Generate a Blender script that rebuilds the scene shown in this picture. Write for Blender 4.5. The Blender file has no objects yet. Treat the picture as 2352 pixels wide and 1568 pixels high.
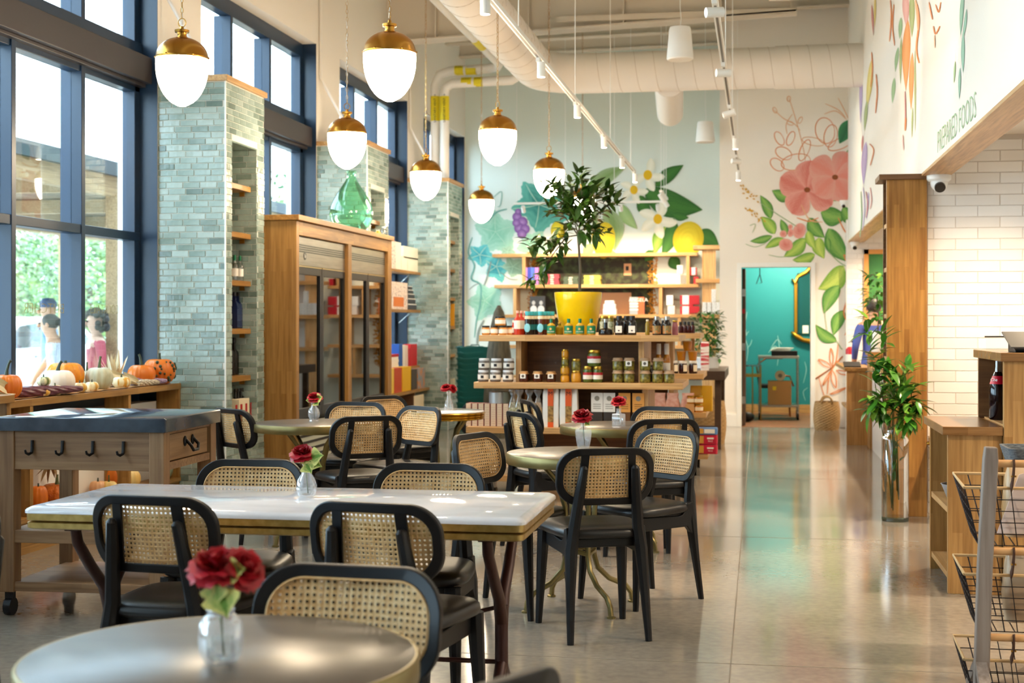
import bpy, bmesh, math, random
from mathutils import Vector, Matrix
random.seed(7)
PI = math.pi
scene = bpy.context.scene
COL = scene.collection

# ---------------------------------------------------------------- camera
F, CX, HZ, H = 3267.0, 1176.0, 740.0, 1.40           # focal length in px of the 2352 frame, centre, horizon row, eye height (m)
YAW = math.atan((1745 - CX) / F)
S, C = math.sin(YAW), math.cos(YAW)
cam_d = bpy.data.cameras.new('camera')
cam_d.sensor_fit = 'HORIZONTAL'
cam_d.sensor_width = 36.0
cam_d.lens = 36.0 * F / 2352
cam_d.shift_y = (740 - 784) / 2352.0
cam_d.clip_end = 300
cam_d.dof.use_dof = True
cam_d.dof.focus_distance = 6.6
cam_d.dof.aperture_fstop = 4.0
cam = bpy.data.objects.new('camera', cam_d)
COL.objects.link(cam)
cam.location = (0, 0, H)
cam.rotation_euler = (PI / 2, 0, YAW)
scene.camera = cam

# ---------------------------------------------------------------- world, exposure
vs = scene.view_settings
vs.view_transform = 'Standard'
vs.look = 'None'
vs.gamma = 1.0
vs.use_curve_mapping = False
vs.exposure = 1.25
world = bpy.data.worlds.new('world')
scene.world = world
world.use_nodes = True
bg = world.node_tree.nodes['Background']
bg.inputs[0].default_value = (0.62, 0.82, 1.0, 1)
bg.inputs[1].default_value = 5.6
LAMP = 1.45                                            # common factor on every lamp
WARM = (1.0, 0.74, 0.47)
WARM2 = (1.0, 0.79, 0.55)

# ---------------------------------------------------------------- pixel -> place, at a known distance
def W(px, zc):
    r = (px - CX) / F * zc
    return (-zc * S + r * C, zc * C + r * S)
def onz(px, py, z):
    return W(px, (H - z) * F / (py - HZ))
def onY(px, Y):
    k = (px - CX) / F
    zc = Y / (C + k * S)
    return zc * (k * C - S)
def onX(px, X):
    k = (px - CX) / F
    zc = X / (k * C - S)
    return zc * (C + k * S)
def zc_of(x, y): return y * C - x * S
def zat(py, x, y): return H + (HZ - py) / F * zc_of(x, y)
def XZ(px, py, Y):
    x = onY(px, Y)
    return x, zat(py, x, Y)
def YZ(px, py, X):
    y = onX(px, X)
    return y, zat(py, X, y)

# ---------------------------------------------------------------- materials
def lin(c):
    if isinstance(c, str):
        c = c.lstrip('#')
        c = [int(c[i:i + 2], 16) / 255 for i in (0, 2, 4)]
        c = [x / 12.92 if x <= .04045 else ((x + .055) / 1.055) ** 2.4 for x in c]
    return (*c[:3], 1)
MATS = {}
def newmat(name):
    m = bpy.data.materials.new(name)
    m.use_nodes = True
    nt = m.node_tree
    return m, nt, nt.nodes['Principled BSDF'], nt.nodes['Material Output']
def mat(name, col, rough=.5, metal=0, col2=None, scale=12, stretch=(1, 1, 1), bump=0, bscale=60, emit=0, ecol=None, spec=None, coat=0, detail=3, sheen=0, sss=0, lo=.35, hi=.65):
    if name in MATS: return MATS[name]
    m, nt, b, out = newmat(name)
    b.inputs['Base Color'].default_value = lin(col)
    b.inputs['Roughness'].default_value = rough
    b.inputs['Metallic'].default_value = metal
    if spec is not None: b.inputs['Specular IOR Level'].default_value = spec
    if coat: b.inputs['Coat Weight'].default_value = coat
    if emit:
        b.inputs['Emission Color'].default_value = lin(ecol or col)
        b.inputs['Emission Strength'].default_value = emit
    N, L = nt.nodes, nt.links
    if col2 or bump:
        tc = N.new('ShaderNodeTexCoord'); mp = N.new('ShaderNodeMapping')
        mp.inputs['Scale'].default_value = stretch
        L.new(tc.outputs['Object'], mp.inputs[0])
    if col2:
        nz = N.new('ShaderNodeTexNoise'); nz.inputs['Scale'].default_value = scale; nz.inputs['Detail'].default_value = detail
        cr = N.new('ShaderNodeValToRGB')
        cr.color_ramp.elements[0].position = lo; cr.color_ramp.elements[1].position = hi
        cr.color_ramp.elements[0].color = lin(col); cr.color_ramp.elements[1].color = lin(col2)
        L.new(mp.outputs[0], nz.inputs['Vector']); L.new(nz.outputs[0], cr.inputs[0]); L.new(cr.outputs[0], b.inputs['Base Color'])
    if bump:
        n2 = N.new('ShaderNodeTexNoise'); n2.inputs['Scale'].default_value = bscale; n2.inputs['Detail'].default_value = 2
        bp = N.new('ShaderNodeBump'); bp.inputs['Strength'].default_value = bump; bp.inputs['Distance'].default_value = .01
        L.new(mp.outputs[0], n2.inputs['Vector']); L.new(n2.outputs[0], bp.inputs['Height']); L.new(bp.outputs[0], b.inputs['Normal'])
    MATS[name] = m
    return m
def wood(name, c1, c2, axis='z', strip=.045, length=.5, rough=.42, c3=None):
    """edge-glued staves: blocks of slightly different tone with grain along the axis"""
    key = name + '_' + axis
    if key in MATS: return MATS[key]
    m, nt, b, out = newmat(key)
    N, L = nt.nodes, nt.links
    tc = N.new('ShaderNodeTexCoord')
    sp = N.new('ShaderNodeSeparateXYZ'); L.new(tc.outputs['Object'], sp.inputs[0])
    cb = N.new('ShaderNodeCombineXYZ')
    along = {'x': 0, 'y': 1, 'z': 2}[axis]
    oth = [i for i in range(3) if i != along]
    ad = N.new('ShaderNodeMath'); ad.operation = 'ADD'
    L.new(sp.outputs[oth[0]], ad.inputs[0]); L.new(sp.outputs[oth[1]], ad.inputs[1])
    L.new(sp.outputs[along], cb.inputs[0]); L.new(ad.outputs[0], cb.inputs[1])
    br = N.new('ShaderNodeTexBrick')
    br.offset = .37; br.squash = 1; br.inputs['Scale'].default_value = 1
    br.inputs['Brick Width'].default_value = length; br.inputs['Row Height'].default_value = strip
    br.inputs['Mortar Size'].default_value = .0004; br.inputs['Bias'].default_value = 0
    br.inputs['Color1'].default_value = lin(c1); br.inputs['Color2'].default_value = lin(c2); br.inputs['Mortar'].default_value = lin(c2)
    L.new(cb.outputs[0], br.inputs['Vector'])
    mp = N.new('ShaderNodeMapping'); sc = [55, 55, 55]; sc[along] = 3
    mp.inputs['Scale'].default_value = sc
    L.new(tc.outputs['Object'], mp.inputs[0])
    nz = N.new('ShaderNodeTexNoise'); nz.inputs['Scale'].default_value = 1; nz.inputs['Detail'].default_value = 4
    L.new(mp.outputs[0], nz.inputs['Vector'])
    mx = N.new('ShaderNodeMix'); mx.data_type = 'RGBA'; mx.blend_type = 'MULTIPLY'
    cr = N.new('ShaderNodeValToRGB')
    cr.color_ramp.elements[0].color = (.72, .66, .6, 1); cr.color_ramp.elements[1].color = (1.08, 1.08, 1.08, 1)
    cr.color_ramp.elements[0].position = .3; cr.color_ramp.elements[1].position = .62
    L.new(nz.outputs[0], cr.inputs[0])
    mx.inputs[0].default_value = 1
    L.new(br.outputs[0], mx.inputs[6]); L.new(cr.outputs[0], mx.inputs[7])
    L.new(mx.outputs[2], b.inputs['Base Color'])
    b.inputs['Roughness'].default_value = rough
    MATS[key] = m
    return m
def glass(name, tint=(1, 1, 1), gloss=.12, rough=.0, body=0, bcol=(1, 1, 1), fres=True, fk=.75):
    """thin clear pane or vessel: see-through with a surface reflection"""
    if name in MATS: return MATS[name]
    m, nt, b, out = newmat(name)
    N, L = nt.nodes, nt.links
    N.remove(b)
    tr = N.new('ShaderNodeBsdfTransparent'); tr.inputs[0].default_value = (*tint, 1)
    gl = N.new('ShaderNodeBsdfGlossy'); gl.inputs['Roughness'].default_value = rough
    mx = N.new('ShaderNodeMixShader')
    if fres:
        lw = N.new('ShaderNodeLayerWeight'); lw.inputs[0].default_value = .35
        mm = N.new('ShaderNodeMath'); mm.operation = 'MULTIPLY_ADD'; mm.inputs[1].default_value = fk; mm.inputs[2].default_value = gloss
        mm.use_clamp = True
        L.new(lw.outputs['Fresnel'], mm.inputs[0]); L.new(mm.outputs[0], mx.inputs[0])
    else:
        mx.inputs[0].default_value = gloss
    last = tr
    if body:
        df = N.new('ShaderNodeBsdfTranslucent'); df.inputs[0].default_value = (*bcol, 1)
        d2 = N.new('ShaderNodeBsdfDiffuse'); d2.inputs[0].default_value = (*bcol, 1)
        a = N.new('ShaderNodeMixShader'); a.inputs[0].default_value = .5
        L.new(df.outputs[0], a.inputs[1]); L.new(d2.outputs[0], a.inputs[2])
        m2 = N.new('ShaderNodeMixShader'); m2.inputs[0].default_value = body
        L.new(tr.outputs[0], m2.inputs[1]); L.new(a.outputs[0], m2.inputs[2])
        last = m2
    L.new(last.outputs[0], mx.inputs[1]); L.new(gl.outputs[0], mx.inputs[2]); L.new(mx.outputs[0], out.inputs[0])
    MATS[name] = m
    return m
def paint_leaf(name, cmid, cedge, ctip=None, rough=.75, vein=True):
    """painted leaf: midrib tone to edge tone over the leaf's own uv, with soft veins"""
    if name in MATS: return MATS[name]
    m, nt, b, out = newmat(name)
    N, L = nt.nodes, nt.links
    uv = N.new('ShaderNodeUVMap'); uv.uv_map = 'UVMap'
    sp = N.new('ShaderNodeSeparateXYZ'); L.new(uv.outputs[0], sp.inputs[0])
    nz = N.new('ShaderNodeTexNoise'); nz.inputs['Scale'].default_value = 5; L.new(uv.outputs[0], nz.inputs['Vector'])
    wv = N.new('ShaderNodeMath'); wv.operation = 'MULTIPLY_ADD'; wv.inputs[1].default_value = -.7
    L.new(sp.outputs[0], wv.inputs[0]); L.new(sp.outputs[1], wv.inputs[2])
    sn = N.new('ShaderNodeMath'); sn.operation = 'MULTIPLY'; sn.inputs[1].default_value = 46; L.new(wv.outputs[0], sn.inputs[0])
    s2 = N.new('ShaderNodeMath'); s2.operation = 'SINE'; L.new(sn.outputs[0], s2.inputs[0])
    s3 = N.new('ShaderNodeMath'); s3.operation = 'MULTIPLY_ADD'; s3.inputs[1].default_value = .12 if vein else 0; L.new(s2.outputs[0], s3.inputs[0])
    a = N.new('ShaderNodeMath'); a.operation = 'MULTIPLY_ADD'; a.inputs[1].default_value = .9; a.inputs[2].default_value = -.45
    L.new(nz.outputs[0], a.inputs[0])
    a2 = N.new('ShaderNodeMath'); a2.operation = 'ADD'; L.new(sp.outputs[0], a2.inputs[0]); L.new(a.outputs[0], a2.inputs[1])
    L.new(a2.outputs[0], s3.inputs[2])
    cr = N.new('ShaderNodeValToRGB')
    cr.color_ramp.elements[0].color = lin(cmid); cr.color_ramp.elements[1].color = lin(cedge)
    cr.color_ramp.elements[0].position = .05; cr.color_ramp.elements[1].position = .95
    L.new(s3.outputs[0], cr.inputs[0])
    L.new(cr.outputs[0], b.inputs['Base Color'])
    b.inputs['Roughness'].default_value = rough
    MATS[name] = m
    return m

# ---------------------------------------------------------------- mesh building
class MB:
    def __init__(s): s.v = []; s.f = []; s.uv = []; s.M = None; s.mi = []; s.cur = 0
    def add(s, vs, fs, uvs=None):
        o = len(s.v)
        if s.M is not None: vs = [tuple(s.M @ Vector(p)) for p in vs]
        s.v += [tuple(p) for p in vs]
        s.f += [tuple(i + o for i in f) for f in fs]
        s.mi += [s.cur] * len(fs)
        s.uv += uvs if uvs else [(0, 0)] * len(vs)
        return s
    def box(s, x0, x1, y0, y1, z0, z1):
        v = [(x, y, z) for x in (x0, x1) for y in (y0, y1) for z in (z0, z1)]
        return s.add(v, [(0, 1, 3, 2), (4, 6, 7, 5), (0, 4, 5, 1), (2, 3, 7, 6), (0, 2, 6, 4), (1, 5, 7, 3)])
    def cbox(s, cx, cy, cz, sx, sy, sz): return s.box(cx - sx / 2, cx + sx / 2, cy - sy / 2, cy + sy / 2, cz - sz / 2, cz + sz / 2)
    def lathe(s, prof, n=24, c=(0, 0, 0), cap=True, a0=0):
        v = []; fs = []
        for r, z in prof:
            for i in range(n):
                a = a0 + 2 * PI * i / n
                v.append((c[0] + r * math.cos(a), c[1] + r * math.sin(a), c[2] + z))
        m = len(prof)
        for j in range(m - 1):
            for i in range(n):
                k = (i + 1) % n
                fs.append((j * n + i, j * n + k, (j + 1) * n + k, (j + 1) * n + i))
        if cap:
            if prof[0][0] > 1e-5: fs.append(tuple(range(n - 1, -1, -1)))
            if prof[-1][0] > 1e-5: fs.append(tuple((m - 1) * n + i for i in range(n)))
        return s.add(v, fs)
    def tube(s, pts, r, n=8, cap=True, flat=1.0, up=(0, 0, 1), close=False):
        pts = [Vector(p) for p in pts]
        m = len(pts)
        rs = r if isinstance(r, (list, tuple)) else [r] * m
        v = []; fs = []
        prev = None
        for j, p in enumerate(pts):
            if close: t = pts[(j + 1) % m] - pts[j - 1]
            else: t = pts[min(j + 1, m - 1)] - pts[max(j - 1, 0)]
            t.normalize()
            if prev is None:
                u = Vector(up)
                if abs(u.dot(t)) > .95: u = Vector((1, 0, 0)) if abs(t.x) < .9 else Vector((0, 1, 0))
            else: u = prev
            a = u.cross(t); a.normalize(); b = t.cross(a); b.normalize()
            prev = b
            for i in range(n):
                an = 2 * PI * (i + .5) / n
                v.append(tuple(p + a * (math.cos(an) * rs[j]) + b * (math.sin(an) * rs[j] * flat)))
        for j in range(m if close else m - 1):
            j2 = (j + 1) % m
            for i in range(n):
                k = (i + 1) % n
                fs.append((j * n + i, j * n + k, j2 * n + k, j2 * n + i))
        if cap and not close:
            fs.append(tuple(range(n - 1, -1, -1))); fs.append(tuple((m - 1) * n + i for i in range(n)))
        return s.add(v, fs)
    def prism(s, poly, axis, a, b):
        """poly in the two other axes (in xyz order), extruded along axis from a to b"""
        n = len(poly)
        def P(p, t):
            q = list(p); q.insert(axis, t); return tuple(q)
        v = [P(p, a) for p in poly] + [P(p, b) for p in poly]
        fs = [tuple(range(n - 1, -1, -1)), tuple(range(n, 2 * n))] + [(i, (i + 1) % n, n + (i + 1) % n, n + i) for i in range(n)]
        return s.add(v, fs)
    def ball(s, c, r, n=12, m=8, sq=(1, 1, 1)):
        v = []; fs = []
        for j in range(m + 1):
            t = PI * j / m
            for i in range(n):
                a = 2 * PI * i / n
                v.append((c[0] + r * sq[0] * math.sin(t) * math.cos(a), c[1] + r * sq[1] * math.sin(t) * math.sin(a), c[2] - r * sq[2] * math.cos(t)))
        for j in range(m):
            for i in range(n):
                k = (i + 1) % n
                fs.append((j * n + i, j * n + k, (j + 1) * n + k, (j + 1) * n + i))
        return s.add(v, fs)
    def mesh(s, name, mats, smooth=False):
        me = bpy.data.meshes.new(name)
        me.from_pydata(s.v, [], s.f)
        if not isinstance(mats, (list, tuple)): mats = [mats]
        for mm in mats: me.materials.append(mm)
        if len(mats) > 1: me.polygons.foreach_set('material_index', s.mi)
        if any(u != (0, 0) for u in s.uv):
            ul = me.uv_layers.new(name='UVMap')
            for lp in me.loops: ul.data[lp.index].uv = s.uv[lp.vertex_index]
        bm = bmesh.new(); bm.from_mesh(me)
        bmesh.ops.remove_doubles(bm, verts=bm.verts, dist=1e-6)
        bmesh.ops.recalc_face_normals(bm, faces=bm.faces)
        bm.to_mesh(me); bm.free()
        if smooth: me.shade_smooth()
        me.update()
        return me
def link(o, parent=None):
    COL.objects.link(o)
    if parent is not None: o.parent = parent
    return o
def obj(name, mb, m, parent=None, smooth=False, bevel=0, kind=None, loc=None, rz=0, label=None, seg=2):
    me = mb.mesh(name, m, smooth) if isinstance(mb, MB) else mb
    o = link(bpy.data.objects.new(name, me), parent)
    if loc is not None: o.location = loc
    if rz: o.rotation_euler.z = rz
    if bevel:
        md = o.modifiers.new('bevel', 'BEVEL'); md.width = bevel; md.segments = seg; md.limit_method = 'ANGLE'; md.angle_limit = .6
    if smooth and (bevel or smooth == 2):
        try: me.set_sharp_from_angle(angle=.7)
        except Exception: pass
    if kind: o['kind'] = kind
    if label: o['label'] = label
    return o
def tag(o, label, cat, group=None):
    o['label'] = label; o['category'] = cat
    if group: o['group'] = group
    return o
def thing(name, label, cat, loc=(0, 0, 0), rz=0, group=None):
    o = link(bpy.data.objects.new(name, None))
    o.empty_display_size = .1
    o.location = loc; o.rotation_euler.z = rz
    return tag(o, label, cat, group)
def dup(root, loc, rz=0, label=None, group=None, scale=None):
    r = root.copy(); COL.objects.link(r)
    r.location = loc; r.rotation_euler.z = rz
    if scale: r.scale = scale
    if label: r['label'] = label
    if group: r['group'] = group
    for ch in list(root.children):
        c = ch.copy(); COL.objects.link(c); c.parent = r
        for g in list(ch.children):
            d = g.copy(); COL.objects.link(d); d.parent = c
    return r
def text(body, size, M, m, parent=None, name='lettering', sx=1.0, bold=0, align='CENTER'):
    cu = bpy.data.curves.new('t', 'FONT')
    cu.body = body; cu.size = size; cu.align_x = align; cu.align_y = 'CENTER'; cu.resolution_u = 2
    cu.offset = bold; cu.extrude = .0004
    t = bpy.data.objects.new('t', cu); COL.objects.link(t)
    bpy.context.view_layer.update()
    me = bpy.data.meshes.new_from_object(t.evaluated_get(bpy.context.evaluated_depsgraph_get()))
    bpy.data.objects.remove(t); bpy.data.curves.remove(cu)
    me.materials.clear(); me.materials.append(m)
    o = link(bpy.data.objects.new(name, me), parent)
    o.matrix_local = M @ Matrix.Diagonal((sx, 1, 1, 1))
    return o
FACE_CAM = Matrix.Rotation(PI / 2, 4, 'X')            # text in the xz plane, read from -y
def TM(x, y, z, rot=None): return Matrix.Translation((x, y, z)) @ (rot if rot is not None else FACE_CAM)
# ---------------------------------------------------------------- common materials
M_wall = mat('wall_cream', '#eee8de', .8, bump=.03, bscale=200)
M_ceil = mat('ceiling_paint', '#e9ded0', .8)
M_green = mat('wall_sage', '#e0e9e1', .8)
M_navy = mat('navy_frame', '#152c45', .34)
M_brownbeam = mat('bronze_beam', '#3a3436', .4)
M_oak = wood('oak', '#ac8145', '#926830', 'z')
M_oakx = wood('oak', '#ac8145', '#926830', 'x')
M_oaky = wood('oak', '#ac8145', '#926830', 'y')
M_loak = wood('light_oak', '#cda672', '#bb9059', 'z', .06, .7)
M_loakx = wood('light_oak', '#cda672', '#bb9059', 'x', .06, .9)
M_loaky = wood('light_oak', '#cda672', '#bb9059', 'y', .06, .9)
M_doak = wood('dark_oak', '#7a5433', '#66452a', 'x', .05, .6)
M_black = mat('black_lacquer', '#0c0d11', .45, bump=.02, bscale=300, spec=.32)
M_vinyl = mat('black_vinyl', '#0f0f12', .36)
M_cane = mat('cane', '#e2bd88', .55, col2='#d5a86c', scale=40)
M_brass = mat('brass', '#b98a3e', .28, 1)
M_brassd = mat('aged_brass', '#8f7b45', .42, .85, col2='#7c6b3e', scale=9)
M_white = mat('white_enamel', '#eeeeea', .4)
M_chrome = mat('chrome', '#c8c8c6', .18, 1)
M_steel = mat('stainless', '#b9b6ae', .3, 1, col2='#a5a29b', scale=3, stretch=(1, 1, 20))
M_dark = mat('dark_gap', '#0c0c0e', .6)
M_teal = mat('teal_paint', '#0d7f88', .6)
M_iron = mat('black_iron', '#151519', .5, .4, bump=.15, bscale=120)
M_paper = mat('paper_white', '#eceae4', .7)
M_kraft = mat('kraft_paper', '#c2935e', .8)
M_red = mat('red_paint', '#b01422', .45)
M_concrete, nt, b, _o = newmat('polished_concrete')
if 1:
    N, L = nt.nodes, nt.links
    tc = N.new('ShaderNodeTexCoord')
    n1 = N.new('ShaderNodeTexNoise'); n1.inputs['Scale'].default_value = .9; n1.inputs['Detail'].default_value = 6
    n2 = N.new('ShaderNodeTexNoise'); n2.inputs['Scale'].default_value = 25; n2.inputs['Detail'].default_value = 4
    L.new(tc.outputs['Object'], n1.inputs['Vector']); L.new(tc.outputs['Object'], n2.inputs['Vector'])
    mx = N.new('ShaderNodeMath'); mx.operation = 'MULTIPLY_ADD'; mx.inputs[1].default_value = .45
    L.new(n2.outputs[0], mx.inputs[0]); L.new(n1.outputs[0], mx.inputs[2])
    cr = N.new('ShaderNodeValToRGB')
    cr.color_ramp.elements[0].position = .5; cr.color_ramp.elements[1].position = .95
    cr.color_ramp.elements[0].color = lin('#78736a'); cr.color_ramp.elements[1].color = lin('#a0978a')
    L.new(mx.outputs[0], cr.inputs[0]); L.new(cr.outputs[0], b.inputs['Base Color'])
    rr = N.new('ShaderNodeMapRange'); rr.inputs['To Min'].default_value = .06; rr.inputs['To Max'].default_value = .17
    L.new(n1.outputs[0], rr.inputs[0]); L.new(rr.outputs[0], b.inputs['Roughness'])
    b.inputs['Specular IOR Level'].default_value = .65

# ---------------------------------------------------------------- shell
XW, XF, XO = -4.54, -4.68, -4.86        # inner wall face, frame face, outside face
ZH = 4.29                               # window head
YB, YD = 21.8, 19.3                     # sage back wall, white wall with the door
XR = 1.15                               # mural wall over the service openings
ZS = 2.47                               # its lower edge
XE = -.53
fl = obj('floor', MB().box(-4.92, 3.4, -4, 22, -.1, 0), M_concrete, kind='structure')
for y in (1.2, 5.9, 9.4, 13.0, 16.6):   # saw-cut joints
    obj('floor_joint', MB().box(-4.3, 1.0, y, y + .006, 0, .0008), mat('joint', '#7d766b', .5), fl)
obj('floor_joint', MB().box(-.12, -.114, -3.5, 19, 0, .0008), mat('joint', '#6f675d', .7), fl)
WINS = [(-.6, 2.75, 4), (3.635, 10.25, 7), (11.12, 14.2, 3), (15.05, 18.08, 3), (19.0, 21.72, 3)]
mb = MB()
ys = -4.0
for (a, c_, n) in WINS:
    mb.box(XO, XW, ys, a, 0, 6.2)
    mb.box(XO, XW, a, c_, 0, .80)
    mb.box(XO, XW, a, c_, ZH, 6.2)
    ys = c_
mb.box(XO, XW, ys, 22, 0, 6.2)
wall_left = obj('wall_left', mb, M_wall, kind='structure')
M_pane = glass('window_glass', (.97, 1, .99), .01, fk=.35)
def window(k, a, c_, n):
    root = obj('window_%d' % k, MB().box(XF - .1, XF, a, c_, .80, .90), M_navy, kind='structure')
    def bar(nm, x0, x1, y0, y1, z0, z1, m=M_navy): return obj(nm, MB().box(x0, x1, y0, y1, z0, z1), m, root, bevel=.004)
    bar('window_head', XF - .1, XF, a, c_, 4.15, ZH)
    bar('jamb', XF - .1, XF, a, a + .07, .9, 4.15); bar('jamb', XF - .1, XF, c_ - .09, c_, .9, 4.15)
    obj('jamb_lining', MB().box(XF, XW + .004, c_ - .006, c_ + .0, .80, ZH), M_navy, root)
    bar('transom', XF - .1, XF + .005, a, c_, 2.02, 2.085)
    bar('transom', XF - .1, XF, a, c_, 3.155, 3.20)
    bar('spandrel_beam', XF - .1, XF + .10, a, c_, 3.22, 3.42, M_brownbeam)
    bar('spandrel_rail', XF - .1, XF + .05, a, c_, 3.195, 3.22, M_brownbeam)
    bar('transom', XF - .1, XF + .02, a, c_, 3.42, 3.53)
    w = (c_ - a) / n
    for i in range(1, n):
        y = a + w * i
        bar('mullion', XF - .15, XF + .012, y - .028, y + .028, .9, 4.15)
    for i in range(n):
        y0, y1 = a + w * i + (.028 if i else .07), a + w * (i + 1) - (.028 if i < n - 1 else .07)
        for z0, z1 in ((.9, 2.02), (2.085, 3.155), (3.53, 4.15)):
            obj('pane', MB().box(XF - .07, XF - .064, y0, y1, z0, z1), M_pane, root)
    return root
WO = [window(k + 1, *w) for k, w in enumerate(WINS)]
obj('wall_back', MB().box(XO, XE, YB, YB + .15, 0, 6.2), M_green, kind='structure')
wall_back = bpy.data.objects['wall_back']
obj('wall_return', MB().box(XE, XE + .12, YD + .01, YB + .15, 0, 6.2), M_wall, kind='structure')
D0, D1 = onY(1703, YD), onY(1862, YD)
DZ = 2.135
mb = MB()
mb.box(XE, D0, YD, YD + .14, 0, 6.2).box(D1, 3.4, YD, YD + .14, 0, 6.2).box(D0, D1, YD, YD + .14, DZ, 6.2)
wall_end = obj('wall_end', mb, M_wall, kind='structure')
obj('wall_right', MB().box(XR, 1.345, -4, YD, ZS, 6.2), M_wall, kind='structure')
wall_right = bpy.data.objects['wall_right']
obj('trim_1', MB().box(XR - .004, 1.345, -4, YD, ZS - .02, ZS), M_loaky, kind='structure')
obj('wall_rear', MB().box(XO, 3.4, -4.15, -4, 0, 6.2), M_wall, kind='structure')
obj('wall_kitchen', MB().box(3.25, 3.4, -4, YD, 0, 2.9), M_wall, kind='structure')
obj('ceiling_kitchen', MB().box(1.345, 3.4, -4, YD, 2.75, 2.9), M_ceil, kind='structure')
ceil = obj('ceiling', MB().box(XO, 1.345, -4.15, 22, 5.95, 6.2), M_ceil, kind='structure')
# baseboards of the white wall
obj('baseboard_end', MB().box(XE, D0 - .06, YD - .015, YD, 0, .17).box(D1 + .06, 1.0, YD - .015, YD, 0, .17), M_white, kind='structure', bevel=.003)
# door casing
d = obj('door_1', MB().box(D0 - .06, D0, YD - .02, YD + .16, 0, DZ + .06).box(D1, D1 + .06, YD - .02, YD + .16, 0, DZ + .06).box(D0, D1, YD - .02, YD + .16, DZ, DZ + .06), M_white, kind='structure', bevel=.004)
lf = obj('door_leaf', MB().box(D0 + .005, D0 + .05, YD + .16, YD + .98, .01, DZ - .01), mat('walnut_door', '#4a3423', .5), d)
for z in (.35, 1.07, 1.80):
    obj('hinge', MB().box(D0 + .003, D0 + .052, YD + .15, YD + .162, z - .05, z + .05), M_chrome, lf)
obj('sticker', MB().box(D0 + .006, D0 + .045, YD + .152, YD + .158, 1.52, 1.58), M_red, lf)
# teal room beyond the door
YT = 22.4
M_wfloor = wood('floor_wood', '#8a5a33', '#754a28', 'x', .09, .9)
obj('floor_teal_room', MB().box(-.36, 2.2, YD + .0, YT, 0, .004), M_wfloor, kind='structure')
wall_teal = obj('wall_teal', MB().box(-.38, 2.2, YT, YT + .1, 0, 2.9), M_teal, kind='structure')
obj('wall_teal_left', MB().box(-.40, -.36, YD + .14, YT, 0, 2.9), M_teal, kind='structure')
obj('wall_teal_right', MB().box(2.15, 2.2, YD + .14, YT, 0, 2.9), M_teal, kind='structure')
obj('ceiling_teal_room', MB().box(-.4, 2.2, YD + .14, YT, 2.9, 3.0), M_white, kind='structure')
obj('baseboard_teal', MB().box(-.36, 2.15, YT - .015, YT, 0, .13), M_loakx, kind='structure')

# ---------------------------------------------------------------- glazed tiles
TILE = [mat('sage_tile_%d' % i, c, .16, col2=c2, scale=14, bump=.25, bscale=26) for i, (c, c2) in enumerate((
    ('#8ea29b', '#9dafa8'), ('#83978f', '#93a59d'), ('#9cada5', '#aab9b2'), ('#71847c', '#81938a'), ('#61736c', '#70827a')))]
TW = (27, 28, 22, 14, 9)
def pick(): return random.choices(range(5), TW)[0]
def tile_mesh(name, l, h, m):
    b = .003
    mb = MB()
    v = [(0, 0, 0), (l, 0, 0), (l, 0, h), (0, 0, h), (b, -.006, b), (l - b, -.006, b), (l - b, -.006, h - b), (b, -.006, h - b)]
    mb.add(v, [(4, 5, 6, 7), (0, 1, 5, 4), (1, 2, 6, 5), (2, 3, 7, 6), (3, 0, 4, 7)])
    return mb.mesh(name, m)
TL, TH, TG = .1335, .0445, .003
TCACHE = {}
def tmesh(l, i):
    k = (round(l, 3), i)
    if k not in TCACHE: TCACHE[k] = tile_mesh('tile', l, TH, TILE[i])
    return TCACHE[k]
M_grout = mat('pale_grout', '#d5d6cd', .8)
def tile_rows(width, z0, z1, phase=0):
    """(u, z, length) of running-bond tiles on a strip"""
    out = []
    r = 0
    z = z0
    while z + TH <= z1 + .01:
        off = ((r % 2) * .5 + (r % 3) * .17 + phase) % 1 * (TL + TG)
        u = -off
        while u < width - .01:
            a, b_ = max(u, 0), min(u + TL, width)
            if b_ - a > .018: out.append((a, z, b_ - a))
            u += TL + TG
        z += TH + TG; r += 1
    return out
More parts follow.
